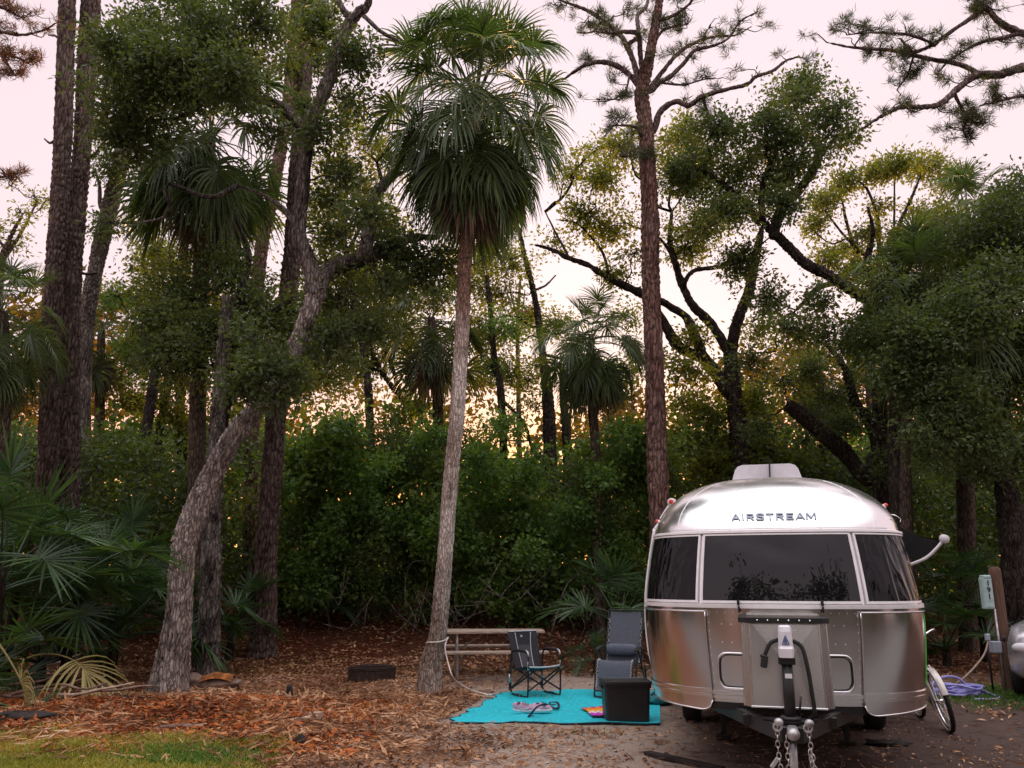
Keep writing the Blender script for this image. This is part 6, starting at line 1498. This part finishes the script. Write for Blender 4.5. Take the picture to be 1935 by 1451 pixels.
# ---------------------------------------------------------------- right side: bicycle, post, hose, car
def bicycle():
    a = G(1800, 1390)
    M['cream'] = simple('cream_enamel', (0.72, 0.66, 0.60), 0.3, 0.1, 0.08, coat=0.5)
    M['saddle'] = simple('brown_saddle', (0.22, 0.16, 0.13), 0.6)
    d = np.array((math.sin(math.radians(9)), math.cos(math.radians(9))))
    root = thing('bicycle', 'cream bicycle leaning on the trailer side, front wheel turned towards the viewer', 'bicycle', (a[0]+0.06, a[1]+0.15, a[2]), -math.radians(9))
    lean = math.radians(-12.5); R0 = rotm(0, lean, 0)
    def LT(p): return np.asarray(p, float) @ R0.T
    WR = 0.345
    def wheel(c, steer, name_label):
        Rs = rotm(0, 0, steer); Rt = R0 @ Rs
        ty = MB(); t = np.linspace(0, 2*PI, 56, endpoint=False)
        ty.tube(np.c_[0*t, (WR-0.028)*np.cos(t), (WR-0.028)*np.sin(t)] @ Rt.T+LT(c), 0.028, 8, 0, closed=True); o = ty.build('wheel', M['black_rubber'], root); o['label'] = name_label
        wr = MB(); wr.tube(np.c_[0*t-0.012, (WR-0.034)*np.cos(t), (WR-0.034)*np.sin(t)] @ Rt.T+LT(c), 0.020, 5, 0, closed=True); wr.build('white_wall', M['cream'], o)
        rm_ = MB(); rm_.tube(np.c_[0*t, (WR-0.062)*np.cos(t), (WR-0.062)*np.sin(t)] @ Rt.T+LT(c), 0.013, 6, 0, closed=True); rm_.build('rim', M['chrome'], o)
        sp2 = MB()
        for i in range(28):
            q = i*2*PI/28; s = 0.028 if i % 2 else -0.028
            sp2.tube(np.array([(s, 0.02*math.cos(q+1), 0.02*math.sin(q+1)), (0, (WR-0.065)*math.cos(q), (WR-0.065)*math.sin(q))]) @ Rt.T+LT(c), 0.0016, 4, cap=False)
        sp2.tube(np.array([(-0.05, 0, 0), (0.05, 0, 0)]) @ Rt.T+LT(c), 0.020, 10); k = sp2.build('spokes', M['chrome'], o); k['kind'] = 'stuff'
        fd = MB(); f = np.linspace(-0.25, 2.2, 24)
        Gd = np.array([[np.array((x, (WR+0.022-abs(x)*0.25)*math.cos(PI/2+(q-0.95)), (WR+0.022-abs(x)*0.25)*math.sin(PI/2+(q-0.95)))) for x in (-0.032, -0.018, 0, 0.018, 0.032)] for q in f]) @ Rt.T+LT(c)
        fd.sheet(Gd); fd.sheet((Gd*1.0-0.003)[::-1]); fd.build('fender', M['cream'], root)
    steer = math.radians(-3)
    wheel((0, 0, WR), steer, 'front wheel turned a little'); wheel((0, 1.06, WR), 0, 'rear wheel')
    fr = MB()
    hd, bb, ra = np.array((0, 0.17, 0.80)), np.array((0, 0.62, 0.30)), np.array((0, 1.06, WR))
    sp_ = np.array((0, 0.80, 0.78)); hl = np.array((0, 0.14, 0.66))
    for p, q, r in ((hl, bb, 0.021), (hd, np.array((0, 0.62, 0.42)), 0.018), (bb, sp_, 0.017), (hd+np.array((0, -.01, .03)), hl, 0.023)): fr.tube([LT(p), LT(q)], r, 10)
    for s in (-0.05, 0.05):
        fr.tube([LT(bb+(s*0.5, 0, 0)), LT(ra+(s, 0, 0))], 0.011, 7); fr.tube([LT(sp_*0.9+np.array((s*0.4, 0.08, 0.05))), LT(ra+(s, 0, 0))], 0.010, 7)
    fr.build('frame', M['cream'], root)
    fk = MB()
    for s in (-0.055, 0.055):
        fk.tube(catmull(np.array([(s*0.6, 0.135, 0.72), (s, 0.10, 0.62), (s, 0.03, 0.42), (s, 0, WR)]) @ R0.T, 14), 0.012, 7)
    fk.build('fork', M['cream'], root)
    hb = MB(); hb.tube([LT((0, 0.17, 0.82)), LT((0, 0.19, 1.0))], 0.013, 8)
    for s in (-1, 1): hb.tube(catmull(np.array([(0, 0.16, 1.0), (s*0.10, 0.14, 1.05), (s*0.22, 0.20, 1.08), (s*0.28, 0.34, 1.06), (s*0.29, 0.44, 1.04)]) @ R0.T, 20), 0.012, 7)
    hb.build('handlebar', M['chrome'], root)
    for s in (-1, 1):
        gp = MB(); gp.tube([LT((s*0.283, 0.36, 1.058)), LT((s*0.29, 0.46, 1.038))], 0.017, 8); gp.build('grip', M['saddle'], root)
    sd = MB(); sd.tube([LT((0, 0.80, 0.76)), LT((0, 0.84, 0.92))], 0.013, 8); 
    Gd = np.array([[np.array((hw*c, 0.70+0.28*t, 0.94+0.03*(1-abs(c))-0.02*t)) for c in (-1, -.5, 0, .5, 1)] for t, hw in ((0, .02), (.3, .04), (.6, .09), (.85, .115), (1, .10))]) @ R0.T
    sd.sheet(Gd); sd.sheet((Gd-np.array((0, 0, 0.035)))[::-1]); sd.build('saddle', M['saddle'], root)
    ck = MB(); ck.disc(LT((0.06, 0.62, 0.30)), LT((1, 0, 0)), 0.09, 0.008, 0, 28); ck.bar(LT((0.075, 0.62, 0.30)), LT((0.075, 0.66, 0.14)), 0.015, 0.02); ck.box(LT((0.12, 0.66, 0.14)), (0.09, 0.06, 0.02)); ck.bar(LT((-0.075, 0.62, 0.30)), LT((-0.075, 0.58, 0.46)), 0.015, 0.02); ck.box(LT((-0.12, 0.58, 0.46)), (0.09, 0.06, 0.02)); ck.build('crank', M['steel'], root)
    kx = MB(); kx.tube([LT((0.03, 0.66, 0.28)), (0.20, 0.72, 0.01)], 0.009, 6); kx.build('kickstand', M['steel'], root)
bicycle()
M['post_wood'] = simple('brown_post_wood', (0.14, 0.075, 0.05), 0.9, 0, 0.3, 5, 0.6, 30, stretch=(10, 10, 0.8))
M['mint'] = simple('pale_green_enamel', (0.42, 0.56, 0.54), 0.5, 0, 0.08)
M['grey_box'] = simple('grey_enamel', (0.40, 0.43, 0.50), 0.5, 0, 0.08)
def post():
    b = G(1908, 1306); R = 0.093
    root = thing('utility_post', 'round brown wooden post carrying a pale green meter box numbered 191', 'utility post', b)
    hgt = 1.83
    mb = MB(); a = np.linspace(0, 2*PI, 22, endpoint=False)
    zz = [-0.1, 0.0, 0.5, 1.0, 1.5, hgt-0.07, hgt-0.02, hgt]; rr = [1, 1.0, .99, .98, .97, .96, .86, .5]
    Gd = np.array([[(R*r*math.cos(t)*(1+0.02*math.sin(3*t+z)), R*r*math.sin(t)*(1+0.02*math.sin(2*t+2*z)), z) for z, r in zip(zz, rr)] for t in a]); mb.sheet(Gd, 0, True, True); mb.add(Gd[:, -1], [tuple(range(22))]); mb.build('post', M['post_wood'], root)
    bx = MB(); c = np.array((-0.175, -0.02, 1.43)); bx.box(c, (0.155, 0.11, 0.47), None, 0.012); bx.box(c+np.array((0, -0.01, 0.25)), (0.125, 0.12, 0.05), None, 0.012); bo = bx.build('meter_box', M['mint'], root)
    dr = MB(); dr.box(c+np.array((0, -0.058, 0)), (0.125, 0.012, 0.42), None, 0.004); dr.build('box_door', M['mint'], bo)
    nb = MB(); nb.box(c+np.array((0, -0.066, 0.04)), (0.075, 0.006, 0.31), None, 0.001); nb.build('number_plate', M['mint'], bo)
    dg = MB()
    for i, ch in enumerate('191'):
        V, F = text_mesh(ch, 0.115, 0.002, 0.003); V = V[:, [0, 2, 1]]*np.array((1, -1, 1)); dg.add(V+c+np.array((0, -0.073, 0.115-0.10*i)), F)
    dg.build('digits', M['black_plastic'], bo)
    pp = MB(); pp.tube([(-0.10, -0.05, 1.2), (-0.085, -0.05, 0.0)], 0.018, 8); pp.build('conduit', M['steel'], root)
    jb = MB(); jb.box((-0.165, -0.06, 0.64), (0.15, 0.10, 0.17), None, 0.01); jb.build('junction_box', M['grey_box'], root)
post()
def hose():
    M['hose'] = simple('lavender_hose', (0.34, 0.33, 0.72), 0.45, 0, 0.12)
    M['hose_beige'] = simple('beige_hose', (0.36, 0.27, 0.20), 0.5, 0, 0.12)
    g = G(1803, 1318); root = thing('garden_hose', 'lavender hose heaped in loose coils on the grass by the bicycle', 'hose', g)
    pts = []
    r = np.random.default_rng(3)
    for i in range(150):
        t = i*0.36; R = 0.26+0.09*math.sin(i*0.37)+0.04*r.normal()
        pts.append((R*1.15*math.cos(t)+0.07*math.sin(i*0.21), R*0.75*math.sin(t)+0.05*math.cos(i*0.17), 0.03+0.17*(i/150)*(0.6+0.4*math.sin(t*0.9+i*.11))+0.02*r.random()))
    q = P(1872, 1302, g[1])-g
    pts += [(0.2, -0.1, 0.16), (0.34, -0.05, 0.13), (0.52, 0.0, 0.05), (0.58, -0.12, 0.022), (0.50, -0.26, 0.018), (0.30, -0.34, 0.018), (0.12, -0.32, 0.018)]
    mb = MB(); mb.tube(catmull(np.array(pts), 700), 0.016, 7); mb.build('coil', M['hose'], root)
    mb = MB(); mb.tube(catmull(np.array([(-0.35, -0.05, 0.10), (-0.28, 0, 0.20), (-0.10, 0.02, 0.28), (0.08, 0, 0.27), (0.22, -0.02, 0.14)]), 40), 0.016, 7); mb.build('loop', M['hose'], root)
    s0 = P(1866, 1204, g[1]+0.25); e0 = P(1806, 1292, g[1]+0.05); gz_ = float(H(s0[0], s0[1]))
    r2 = thing('standpipe', 'short water standpipe with a tap and beige hose hanging to the coil', 'water tap', (s0[0], s0[1], gz_))
    mb = MB(); mb.tube([(0.02, 0.06, 0), (0.02, 0.06, s0[2]-gz_+0.02)], 0.016, 8); mb.build('pipe', M['black_metal'], r2)
    mb = MB(); mb.box((0, 0, s0[2]-gz_), (0.06, 0.07, 0.10), None, 0.01); mb.tube([(0.02, 0.06, s0[2]-gz_+0.01), (0, 0, s0[2]-gz_)], 0.014, 8); mb.build('tap', M['grey_box'], r2)
    a = np.array((0, -0.01, s0[2]-gz_-0.05)); b = e0-np.array((s0[0], s0[1], gz_))
    mb = MB(); mb.tube(catmull(np.array([a, a*0.8+b*0.2+np.array((0.035, 0, -0.06)), a*0.5+b*0.5+np.array((0.05, 0, -0.05)), a*0.2+b*0.8+np.array((0.03, 0, -0.03)), b]), 30), 0.015, 7); mb.build('supply_hose', M['hose_beige'], r2)
hose()
def car():
    """front of a silver vehicle, nearly all outside the frame: wing, bonnet edge, wheel"""
    M['silver_paint'] = simple('silver_car_paint', (0.55, 0.54, 0.58), 0.25, 0.6, 0.05, coat=0.6)
    b = G(1937, 1330)
    b = G(1921, 1326); ca = math.radians(-40); c0 = np.array((-0.90, 0.0, 0)) @ rotm(0, 0, ca).T
    root = thing('parked_car', 'silver vehicle cut off by the right edge, just its wing and tyre in view', 'car', (b[0]-c0[0], b[1]-c0[1], b[2]), ca)
    secs = []
    for y, hw, zt, zb in [(-0.25, 0.55, 0.62, 0.42), (-0.22, 0.80, 0.86, 0.36), (-0.05, 0.93, 1.00, 0.32), (0.4, 0.99, 1.06, 0.34), (1.3, 1.0, 1.10, 0.34), (2.6, 1.0, 1.10, 0.34), (4.2, 0.98, 1.08, 0.36), (4.6, 0.86, 0.98, 0.42)]:
        secs.append([(-hw*0.86, y, zb), (-hw*0.98, y, zb+0.1), (-hw, y, zb+0.30), (-hw*0.985, y, zt-0.22), (-hw*0.93, y, zt-0.06), (-hw*0.80, y, zt), (0, y, zt+0.04), (hw*0.80, y, zt), (hw*0.93, y, zt-0.06), (hw*0.985, y, zt-0.22), (hw, y, zb+0.30), (hw*0.98, y, zb+0.1), (hw*0.86, y, zb)])
    Gd = np.array(secs); mb = MB(); mb.sheet(np.transpose(Gd, (1, 0, 2)), 0, True, True); mb.add(Gd[0], [tuple(range(13))]); mb.add(Gd[-1], [tuple(range(13))[::-1]]); mb.build('body', M['silver_paint'], root)
    cb = MB(); Gd = np.array([[(-hw, y, 1.08), (-hw*0.97, y, 1.12), (-hw*0.82, y, z), (0, y, z+0.03), (hw*0.82, y, z), (hw*0.97, y, 1.12), (hw, y, 1.08)] for y, hw, z in [(1.15, 0.9, 1.13), (1.9, 0.9, 1.68), (3.4, 0.9, 1.70), (4.4, 0.88, 1.14)]]); cb.sheet(np.transpose(Gd, (1, 0, 2))); cb.build('cabin_glass', M['window'], root)
    for sx in (-1, 1):
        for y in (0.55, 3.6):
            w_ = MB(); t = np.linspace(0, 2*PI, 36, endpoint=False)
            Gd = np.array([[(sx*(0.985-d), y+r*math.cos(q), 0.34+r*math.sin(q)) for r, d in ((0.22, 0.03), (0.31, 0.0), (0.335, 0.03), (0.335, 0.17), (0.31, 0.2), (0.22, 0.2))] for q in t])
            w_.sheet(Gd, 0, True, True); o = w_.build('tyre', M['black_rubber'], root)
            rr = MB(); rr.disc((sx*0.95, y, 0.34), (1, 0, 0), 0.225, 0.03, 0, 26); rr.build('rim', M['chrome'], o)
        hl = MB(); hl.sphere((sx*0.70, -0.20, 0.74), (0.14, 0.06, 0.07), n=14); hl.build('headlight', M['white_plastic'], root)
    bd = MB()
    for pth in ([(0.06, 0.80), (0.09, 0.88), (0.12, 0.79), (0.15, 0.86), (0.17, 0.79), (0.20, 0.87), (0.22, 0.80)], [(0.05, 0.84), (0.24, 0.83)]):
        bd.tube(catmull(np.array([(-0.985-0.004, y, z) for y, z in pth]), 24), 0.010, 5)
    bd.build('badge', M['black_plastic'], root)
car()

# ---------------------------------------------------------------- small things on the ground
M['rust'] = simple('rusted_iron', (0.055, 0.035, 0.030), 0.85, 0.3, 0.4, 20, 0.5)
def firering():
    b = G(697, 1288); root = thing('fire_ring', 'low rusty black fire ring with a grill grate on top', 'fire ring', (b[0], b[1]+0.30, b[2]-0.02))
    mb = MB(); t = np.linspace(0, 2*PI, 44, endpoint=False); R = 0.40
    Gd = np.array([[(r*math.cos(q), r*math.sin(q), z) for r, z in ((R, 0), (R, 0.19), (R+0.012, 0.2), (R-0.01, 0.205), (R-0.012, 0))] for q in t]); mb.sheet(Gd, 0, False, True); mb.build('ring', M['rust'], root)
    gr = MB()
    for x in np.linspace(-0.36, 0.36, 19):
        h = math.sqrt(0.385**2-x*x); gr.tube([(x, -h, 0.222+0.03*(1-abs(x))*0), (x, h, 0.222)], 0.007, 5)
    gr.torus((0, 0, 0.222), 0.388, 0.010, (0, 0, 1), 0, 40, 6)
    gr.tube(catmull(np.array([(0.38, 0, 0.225), (0.50, 0.02, 0.235), (0.66, 0.03, 0.25)]), 8), 0.009, 6); gr.build('grate', M['rust'], root)
firering()
M['bark_chunk'] = simple('rotten_orange_wood', (0.40, 0.14, 0.035), 0.95, 0, 0.5, 9, 0.9, 18)
M['pale_wood'] = simple('pale_split_wood', (0.55, 0.38, 0.27), 0.9, 0, 0.3, 8, 0.5, stretch=(12, 2, 12))
M['stick'] = simple('grey_brown_stick', (0.25, 0.17, 0.13), 0.95, 0, 0.4, 8, 0.6)
M['stick_pale'] = simple('pale_dry_stick', (0.46, 0.34, 0.27), 0.95, 0, 0.3, 8, 0.6)
M['char'] = simple('dark_stump_wood', (0.03, 0.022, 0.020), 0.95, 0, 0.4, 10, 0.8)
def lump(name, label, cat, px, py, size, mat_, rz=0, rough_=0.25, group=None, sink=0.2, seed=1, z=0):
    b = G(px, py); r = np.random.default_rng(seed); k = r.uniform(0, 9, 6)
    u = np.linspace(0, 2*PI, 26, endpoint=False); v = np.linspace(0, PI, 16)
    Gd = np.array([[np.array((size[0]*math.cos(a)*math.sin(c), size[1]*math.sin(a)*math.sin(c), size[2]*math.cos(c)))*(1+rough_*(math.sin(3*a+k[0]+2*c)*math.sin(2*c+k[1])+0.6*math.sin(7*a+k[2])*math.sin(5*c+k[3])+0.3*math.sin(13*a+k[4])*math.sin(9*c))) for c in v] for a in u])
    mb = MB(); mb.sheet(Gd[::-1], 0, True, True); o = mb.build(name, M[mat_]); o.location = (b[0], b[1], b[2]+size[2]*(1-sink)+z); o.rotation_euler = (0, 0, rz)
    return tag(o, label, cat, group)
b = G(402, 1306)+np.array((0, 0, 0.05))
root = thing('rotten_log', 'rotten log broken open orange at the foot of the leaning oak', 'log', b)
mb = MB(); n = 30; a = np.linspace(0, 2*PI, 20, endpoint=False)
Gd = np.array([[( -0.42+0.84*t, (0.15-0.05*t)*math.cos(q)*(1+0.2*math.sin(3*q+t*6)), 0.07+(0.12-0.05*t)*math.sin(q)*(1+0.25*math.sin(4*q+t*9))*(1 if math.sin(q) < 0 else 0.8+0.3*math.sin(t*11))) for t in np.linspace(0, 1, n)] for q in a])
mb.sheet(Gd, 0, True, True); mb.add(Gd[:, 0], [tuple(range(20))]); mb.add(Gd[:, -1], [tuple(range(20))[::-1]]); mb.build('log', M['stick'], root)
mb = MB()
Gd = np.array([[(-0.16+0.48*t, -0.15+0.24*s, 0.10+0.085*math.sin(s*PI)*(0.9+0.10*math.sin(t*13+s*5))+0.05*math.sin(t*PI)) for s in np.linspace(0, 1, 14)] for t in np.linspace(0, 1, 22)]); mb.sheet(Gd); mb.build('rotten_heart', M['bark_chunk'], root)
b = G(546, 1322); root = thing('stump', 'small charred stump standing in the leaf litter left of the fire ring', 'stump', b)
mb = MB(); mb.tube(np.array([(0, 0, -0.05), (0.004, 0, 0.08), (-0.004, 0.003, 0.17), (0.002, 0, 0.185)]), [0.052, 0.048, 0.044, 0.034], 12); mb.build('stump', M['char'], root); bpy.data.objects[-1] if False else None
b = G(575, 1366); root = thing('split_wood', 'pale wedge of split wood lying in the leaf litter', 'wood piece', (b[0], b[1], b[2]), math.radians(52))
mb = MB(); mb.prism([(-0.22, -0.035), (-0.06, -0.06), (0.20, -0.045), (0.22, 0.02), (0.02, 0.055), (-0.18, 0.03)], 0.0, 0.055); mb.build('wedge', M['pale_wood'], root)
mb = MB(); mb.prism([(0.17, -0.05), (0.27, -0.01), (0.22, 0.07), (0.10, 0.06)], 0.02, 0.085); mb.build('splinter', M['pale_wood'], root)
lump('pine_cone', 'dark pine cone in the litter by the grass', 'pine cone', 567, 1408, (0.055, 0.055, 0.045), 'char', 0.4, 0.35, None, 0.2, 4)
lump('bark_slab', 'bright orange slab of bark near the stick pile', 'bark', 88, 1313, (0.11, 0.06, 0.03), 'bark_chunk', 0.3, 0.3, None, 0.2, 5)
lump('bark_slab', 'dark half buried log end beside the left edge of the litter', 'log', 40, 1360, (0.45, 0.12, 0.05), 'char', 0.08, 0.3, None, 0.5, 7)
lump('bark_slab', 'grey curved bark slab lying in the middle of the leaf litter', 'bark', 350, 1378, (0.32, 0.06, 0.03), 'stick', 0.15, 0.3, None, 0.4, 8)
lump('bark_slab', 'dark bark piece lying under the right side of the trailer', 'bark', 1675, 1408, (0.20, 0.09, 0.03), 'char', -0.3, 0.35, None, 0.4, 9)
b1, b2 = G(1222, 1429), G(1335, 1452)
d = b2-b1; b2 = b1+d*1.25; d = b2-b1
root = thing('plank', 'dark plank lying flat on the ground in front of the trailer', 'plank', (b1+b2)/2, math.atan2(d[1], d[0]))
mb = MB(); mb.box((0, 0, 0.02), (np.linalg.norm(d), 0.09, 0.04), None, 0.006); mb.build('board', M['char'], root)
# the stick pile under the palmettos
sl = [('pale', 95, 1245, 0.9, 0.12), ('grey', 120, 1262, 1.1, -0.05), ('pale', 140, 1278, 0.8, 0.25), ('grey', 80, 1270, 1.0, 0.05), ('pale', 160, 1255, 0.7, -0.3), ('grey', 110, 1290, 1.2, 0.02), ('pale', 180, 1290, 0.9, 0.10), ('grey', 60, 1300, 0.8, -0.1), ('pale', 115, 1235, 0.6, 0.5), ('grey', 215, 1296, 1.0, 0.06)]
STL = ['pale dry stick near the top of the pile under the left palmettos', 'long grey stick lying level across the middle of the stick pile', 'pale stick tilted up to the right low in the stick pile',
       'grey stick at the left of the stick pile, lying level', 'pale stick sloping down to the right at the stick pile', 'longest grey stick along the front of the stick pile', 'pale stick lying at the right end of the stick pile by the yellowed leaf',
       'grey stick sloping down at the left front of the stick pile', 'short pale stick standing steepest, topmost of the stick pile', 'grey stick lying between the yellowed leaf and the leaning oak']
for i, (k, px, py, L_, rz) in enumerate(sl):
    b = G(px, min(1326, py+38)); zz = max(0.02, P(px, py, b[1])[2]-b[2])
    mb = MB(); q = catmull(wig(np.array((-L_/2, 0, -zz*0.3)), np.array((L_/2, 0, zz*0.3)), 5, 0.03), 14); mb.tube(q, np.linspace(0.022, 0.010, 14), 6)
    o = mb.build('stick', M['stick_pale' if k == 'pale' else 'stick']); o.location = (b[0], b[1], b[2]+zz*0.6+0.02); o.rotation_euler = (0, 0, rz)
    tag(o, STL[i], 'stick', 'sticks piled under the palmettos')
# fallen yellowed frond
c = P(158, 1226, 11.9)
root = thing('fallen_frond', 'drooping yellowed palm leaf in front of the stick pile', 'palm leaf', (c[0]-0.75, 11.9, float(H(c[0], 11.9))))
hz = c[2]-float(H(c[0], 11.9))
mb = frond_mesh(math.radians(28), 0.75, 0.95, 26, 0.75, 0.55, 1.5, 0.1, 0.034, 0.014, 77)
o = mb.build('leaf_fan', M['frond_yellow'], root); o.location = (0, 0, hz-0.12); o.rotation_euler = (0.15, 0.1, -0.25)
# near bent fan with a long stalk at the left, and a big young frond standing at the left edge
for (px, py, Y, me, az, s, lab) in ((60, 1140, 11.6, FRP[4*NV], 0.15, 1.35, 'long stalked palmetto leaf arching over the left palmettos'), (-10, 1150, 10.6, FR[10*NV], 0.6, 0.9, 'yellowing hanging palm leaf at the left edge')):
    c = P(px, py, Y); r_ = thing('palm_leaf', lab, 'palm leaf', (c[0], Y, float(H(c[0], Y))))
    put_frond(r_, me, (0, 0, c[2]-float(H(c[0], Y))-0.3), az, 0, s)
# ---------------------------------------------------------------- leaf litter, grass
M['litter'] = leafmat('fallen_leaf', [(0.0, (0.055, 0.030, 0.022)), (0.35, (0.24, 0.115, 0.060)), (0.7, (0.58, 0.33, 0.18)), (0.9, (0.70, 0.48, 0.33)), (1.0, (0.74, 0.60, 0.50))], 0.12, (1.2, 1, .8), 0.8, 0.2)
M['litter_red'] = leafmat('rusty_fallen_leaf', [(0.0, (0.09, 0.025, 0.012)), (0.5, (0.50, 0.14, 0.04)), (1.0, (0.74, 0.34, 0.10))], 0.12, (1.2, 1, .8), 0.8, 0.2)
M['grass'] = leafmat('grass_blade', [(0.0, (0.12, 0.15, 0.020)), (0.5, (0.28, 0.28, 0.045)), (1.0, (0.50, 0.40, 0.11))], 0.3, (1.8, 1.8, 0.6), 0.6, 0.3)
M['grass_green'] = leafmat('green_grass_blade', [(0.0, (0.04, 0.11, 0.02)), (1.0, (0.11, 0.24, 0.045))], 0.3, (1.6, 1.9, 0.6), 0.6, 0.3)
def scatter(name, n, xr, yr, dens, L, W, mats, flat=1.4, lift=0.02, label=None, aspect=None):
    x = rng.uniform(*xr, n); y = rng.uniform(*yr, n)
    keep = rng.random(n) < dens(x, y); x, y = x[keep], y[keep]; n = len(x)
    a = rng.normal(size=(n, 3)); a[:, 2] *= 0.28; a /= np.linalg.norm(a, axis=1, keepdims=True)
    nn = rng.normal(size=(n, 3))*0.45; nn[:, 2] += 1
    nn -= a*np.sum(nn*a, 1, keepdims=True); nn /= np.linalg.norm(nn, axis=1, keepdims=True); sd = np.cross(a, nn)
    l = L*rng.uniform(0.45, 1.5, n)[:, None]; w = W*rng.uniform(0.5, 1.4, n)[:, None]
    c = np.c_[x, y, H(x, y)+lift*rng.uniform(0.2, 1.4, n)]
    curl = w*rng.uniform(-0.1, 0.45, n)[:, None]
    V = np.stack([c-a*l/2, c+sd*w/2+nn*curl, c+a*l/2+nn*curl*0.6, c-sd*w/2+nn*curl], 1).reshape(-1, 3)
    mb = MB(); mb.add(V, np.arange(4*n).reshape(n, 4)); o = mb.build(name, mats); return tag(o, label, kind='stuff')
def nz(x, y, s=1.0): return 0.5+0.25*(np.sin(x*1.7*s+np.sin(y*2.3*s)*1.3)+np.sin(y*1.9*s+1.1*np.sin(x*1.3*s+2)))
def off_mat(x, y):   # nothing on the mat or table pad
    inside = np.ones(np.shape(x), bool)
    for i in range(4):
        a, b = mc[i], mc[(i+1) % 4]
        inside &= (b[0]-a[0])*(y-a[1])-(b[1]-a[1])*(x-a[0]) > -0.35
    return 1-inside*0.997
def tr_pad(x, y):    # thin under the trailer
    return 1-0.93*sm(1.15, 1.75, x-(y-8)*0.10)*sm(17.0, 15.0, y)*(1-sm(5.2, 6.0, x))
def d_leaf(x, y):
    left = sm(0.6, -1.6, x+0.5*(nz(x, y, 1.3)-0.5)*2.5); ring = sm(16.5, 15, y)*sm(12.2, 13.0, y)
    v = 0.16+0.84*left
    v = v*(1-0.75*np.exp(-((x-0.4)/2.0)**2-((y-14.2)/1.3)**2))
    return np.clip(v*(0.35+0.9*nz(x, y, 2.1)), 0, 1)*off_mat(x, y)*tr_pad(x, y)
scatter('leaf_litter', 62000, (-8.5, 9), (7.6, 17.5), d_leaf, 0.085, 0.036, M['litter'], label='brown fallen leaves and bark flakes covering the ground')
scatter('leaf_litter', 17000, (-8, -1.2), (8.6, 12.2), lambda x, y: sm(-1.0, -3.0, x)*np.clip(0.2+0.9*nz(x, y, 1.6), 0, 1)*off_mat(x, y), 0.10, 0.036, M['litter_red'], lift=0.035, label='rusty fallen leaves heaped at the left')
scatter('leaf_litter', 9000, (-6, 0.5), (8.2, 13.5), lambda x, y: sm(0.3, -1.5, x)*np.clip(nz(x+3, y, 1.9), 0, 1)*off_mat(x, y), 0.20, 0.030, M['litter'], lift=0.05, label='curled strips of bark and twigs over the leaves')
scatter('leaf_litter', 26000, (-10, 10), (15.5, 24), lambda x, y: 0.75+0*x, 0.10, 0.045, M['litter'], lift=0.02, label='leaves on the dark bank under the trees')
scatter('leaf_litter', 42000, (-8, 5), (7.7, 13.5), lambda x, y: np.clip(0.25+0.75*sm(2.2, -1.0, x), 0, 1)*(0.3+0.7*nz(x+1, y, 2.7))*off_mat(x, y), 0.042, 0.022, M['litter'], lift=0.012, label='small crumbled leaves between the larger ones')
scatter('leaf_litter', 14000, (-8, 3.5), (7.7, 14.5), lambda x, y: np.clip(0.3+0.7*sm(1.5, -1.5, x), 0, 1)*off_mat(x, y), 0.19, 0.007, M['litter'], lift=0.03, label='dry pine needles and thin twigs in the litter')
def blades(name, n, xr, yr, dens, h, mat_, label):
    x = rng.uniform(*xr, n); y = rng.uniform(*yr, n); keep = rng.random(n) < dens(x, y); x, y = x[keep], y[keep]; n = len(x)
    b = np.c_[x, y, H(x, y)-0.005]; hh = h*rng.uniform(0.4, 1.4, n)[:, None]
    ang = rng.uniform(0, 2*PI, n); s = np.c_[np.cos(ang), np.sin(ang), 0*ang]*0.006
    bend = np.c_[rng.normal(size=n), rng.normal(size=n), 0*x]*0.5*hh
    m1 = b+np.array((0, 0, 1))*hh*0.6+bend*0.35; tp = b+np.array((0, 0, 1))*hh*0.95+bend
    V = np.stack([b-s, b+s, m1+s*0.8, m1-s*0.8, tp], 1).reshape(-1, 3); i = np.arange(n)[:, None]*5
    mb = MB(); mb.add(V, np.vstack([i+np.array((0, 1, 2, 3))])); mb.add(V, i+np.array((3, 2, 4))); o = mb.build(name, mat_); return tag(o, label, kind='stuff')
blades('grass', 105000, (-6.5, -1.6), (7.8, 10.4), lambda x, y: sm(9.75, 9.15, y+0.8*(nz(x, y, 2.2)-0.5))*(0.35+0.65*sm(0.35, 0.7, nz(x, y, 3.0)))*sm(-2.1, -3.1, x), 0.075, M['grass'], 'short yellow green grass along the lower left')
blades('grass', 16000, (-4.0, -2.2), (7.8, 9.0), lambda x, y: np.exp(-((x+3.1)/0.5)**2-((y-8.6)/0.3)**2), 0.085, M['grass_green'], 'bright green grass tuft at the lower left')
blades('grass', 22000, (4.0, 9.0), (11.5, 15.0), lambda x, y: np.clip(np.exp(-((x-7.2)/1.6)**2-((y-13.0)/0.8)**2)*1.1, 0, 1), 0.07, M['grass_green'], 'grass round the hose and post')
blades('grass', 9000, (-8.0, 3.0), (9.8, 18.5), lambda x, y: 0.9*sm(0.86, 0.98, nz(x, y, 1.1))+0.7*np.exp(-((x+0.05)/0.22)**2-((y-10.3)/0.12)**2)+0.5*np.exp(-((x+4.2)/0.8)**2-((y-16.5)/0.8)**2), 0.08, M['grass'], 'sparse weeds in the litter')
